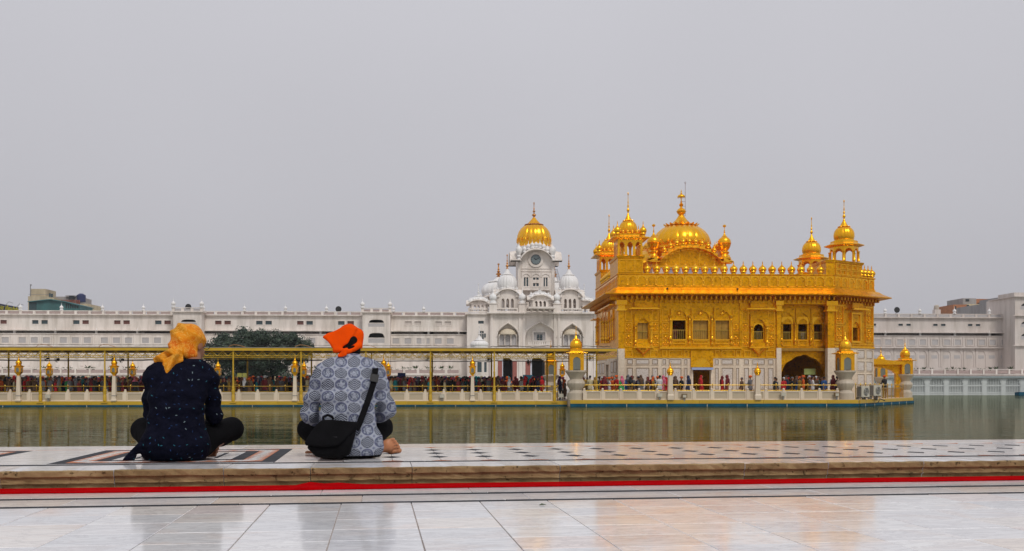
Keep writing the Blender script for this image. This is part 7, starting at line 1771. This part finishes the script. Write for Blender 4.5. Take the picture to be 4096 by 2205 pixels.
# visitors on the terrace, one by one
tv = [(2338, 65.3, 'mustard', 'white', 2), (2360, 65.0, 'cream', 'black', 3), (2382, 65.3, 'mustard', 'mustard', 1), (2408, 65.4, 'red', 'white', 2), (2418, 65.0, 'maroon', 'maroon', 1), (2437, 65.6, 'white', 'orange', 0), (2449, 65.9, 'orange', 'orange', 0), (2466, 65.3, 'red', 'orange', 0), (2487, 65.0, 'green', 'pink', 1),
      (2512, 65.6, 'blue', 'grey', 1), (2522, 65.3, 'brown', 'black', 1), (2552, 66.0, 'navy', 'black', 3), (2563, 65.6, 'grey', 'brown', 1), (2590, 65.3, 'brown', 'maroon', 1), (2614, 65.6, 'mustard', 'orange', 1), (2631, 65.3, 'yellow', 'orange', 0), (2639, 65.0, 'white', 'black', 3), (2652, 65.4, 'pink', 'pink', 1), (2664, 65.7, 'red', 'red', 1), (2698, 65.8, 'green', 'black', 3), (2703, 65.3, 'brown', 'brown', 1), (2726, 65.2, 'black', 'orange', 0), (2752, 65.3, 'navy', 'navy', 1),
      (2806, 65.6, 'red', 'red', 1), (2890, 65.6, 'red', 'maroon', 1), (2907, 65.3, 'maroon', 'maroon', 1), (2967, 65.4, 'brown', 'grey', 2), (3001, 65.3, 'grey', 'orange', 0), (3100, 65.4, 'black', 'black', 3), (3135, 65.8, 'red', 'white', 2), (3148, 66.2, 'navy', 'black', 3), (3170, 65.6, 'black', 'grey', 2), (3188, 66.4, 'blue', 'brown', 1), (3213, 65.7, 'orange', 'orange', 0), (3238, 65.9, 'grey', 'white', 2), (3251, 65.2, 'white', 'black', 3), (3297, 65.3, 'blue', 'black', 3), (3331, 65.4, 'maroon', 'maroon', 1), (3349, 65.6, 'black', 'black', 3)]
for px, Y, top, hc_, hat in tv:
    wh = 'near the corner pedestal' if px < 2430 else 'at the temple corner' if px < 2540 else 'near the first white post' if px < 2680 else 'by the temple door' if px < 2830 else 'before the marble wall' if px < 3060 else 'before the great arch'
    person(GX(px, Y), Y, DK, top, hc_, hat, qr.choice([0, 2]) if hat != 1 else qr.choice([1, 3]), qr.uniform(-2.2, 2.2), 'on the terrace ' + wh, 'visitors on the temple terrace', qr.uniform(.86, .96))
for _ in range(26):
    px = qr.uniform(2335, 2680) if _ < 15 else qr.uniform(3090, 3350); Y = qr.uniform(65.9, 67.3); hat = qr.choice((0, 1, 1, 2, 3)); top, hc_ = qr.choices(tops, wts)[0], qr.choices(heads, hw_)[0]
    person(GX(px, Y), Y, DK, top, hc_, hat, qr.choice([0, 2]) if hat != 1 else qr.choice([1, 3]), qr.uniform(-2.5, 2.5), 'by the temple wall ' + ('near the corner' if px < 2500 else 'left of the door' if px < 2700 else 'near the arch'), 'visitors on the temple terrace', qr.uniform(.84, .97))
pe = PT(3538, 1520, 72.5); person(pe.x, 72.5, DK, 'black', 'orange', 0, 2, .3, 'at the railing past the cooling units', 'visitors on the temple terrace', 1.0)
for px, py, Y, top, hc_, wh in ((2700, 1358, 69.3, 'pink', 'orange', 'inside the open temple window'), (3212, 1357, 69.6, 'white', 'brown', 'in the middle window over the arch'), (3034, 1357, 69.4, 'blue', 'white', 'inside the arched oriel window')):
    person(GX(px, Y), Y, 3.951, top, hc_, 0 if hc_ == 'orange' else 1, 2, math.pi + .3, wh, 'people at the temple windows', .82 if px > 2800 else .95)
pq = PT(4092, 1540, YL + .2); person(pq.x, YL - 2, .5, 'orange', 'orange', 0, 2, 0, 'on the blue float by the lattice screen', 'bathers at the far bank', 1.0)

# the rest of the crowd, too dense to tell apart: one mass behind the front rows
def coarse(seed):
    v = Vol((-.34, -.3, .5), (.34, .3, 1.75), .05); v.ell((0, 0, 1.0), (.22, .15, .42), None, .08); v.cap((-.14, 0, 1.3), (.14, 0, 1.3), .08, .08, .08); v.ell((0, 0, 1.55), (.105, .12, .14), None, .03); v.bumpy(lambda P: .02 * noise3(P, 9, seed)); return v.mesh()
cv = [coarse(s) for s in range(4)]; Vs, Fs_, off = [], [], 0
for Y in (71.3, 72.4, 73.4):
    px = -30
    while px < 2180:
        V_, F_ = cv[qr.randrange(4)]; a = qr.uniform(0, 6.28); sc = qr.uniform(.92, 1.03)
        Q = (V_ * sc) @ rotz(a).T + np.array((GX(px, Y), Y + qr.uniform(-.3, .3), CD)); Vs.append(Q); Fs_.append(F_ + off); off += len(V_); px += qr.uniform(9, 17) * (1 if px < 2000 else 2)
me = bpy.data.meshes.new('crowd'); Vs = np.concatenate(Vs); Fs_ = np.concatenate(Fs_); me.from_pydata(Vs.tolist(), [], Fs_.tolist()); me.polygons.foreach_set('use_smooth', [True] * len(me.polygons))
cm_ = N('crowd_cloth'); gi = cm_.n('ShaderNodeNewGeometry'); st_ = [(i / 16, COLS[c]) for i, c in enumerate(('maroon', 'black', 'brown', 'navy', 'red', 'grey', 'black', 'maroon', 'orange', 'purple', 'brown', 'teal', 'black', 'cream', 'olive', 'maroon'))]
cm_.set(color=cm_.ramp(gi.outputs['Random Per Island'], st_, 'CONSTANT'), rough=.9); me.materials.append(cm_.mat)
tag(link('crowd', me), 'dense far part of the crowd under the canopy', 'crowd', kind='stuff')

# ------------------------------------------------------------------ the hazy air
hm = bpy.data.materials.new('hazy_air'); hm.use_nodes = True; hn = hm.node_tree; hn.nodes.clear()
ho = hn.nodes.new('ShaderNodeOutputMaterial'); hv = hn.nodes.new('ShaderNodeVolumePrincipled'); hv.inputs['Color'].default_value = (.86, .87, .90, 1); hv.inputs['Density'].default_value = .00022; hv.inputs['Anisotropy'].default_value = .2
hn.links.new(hv.outputs[0], ho.inputs['Volume'])
hz = MB().box(-950, 950, -210, 1550, -3.2, 48).build('haze', hm); tag(hz, kind='stuff', label='pale haze in the air over the whole pool', cat='haze')
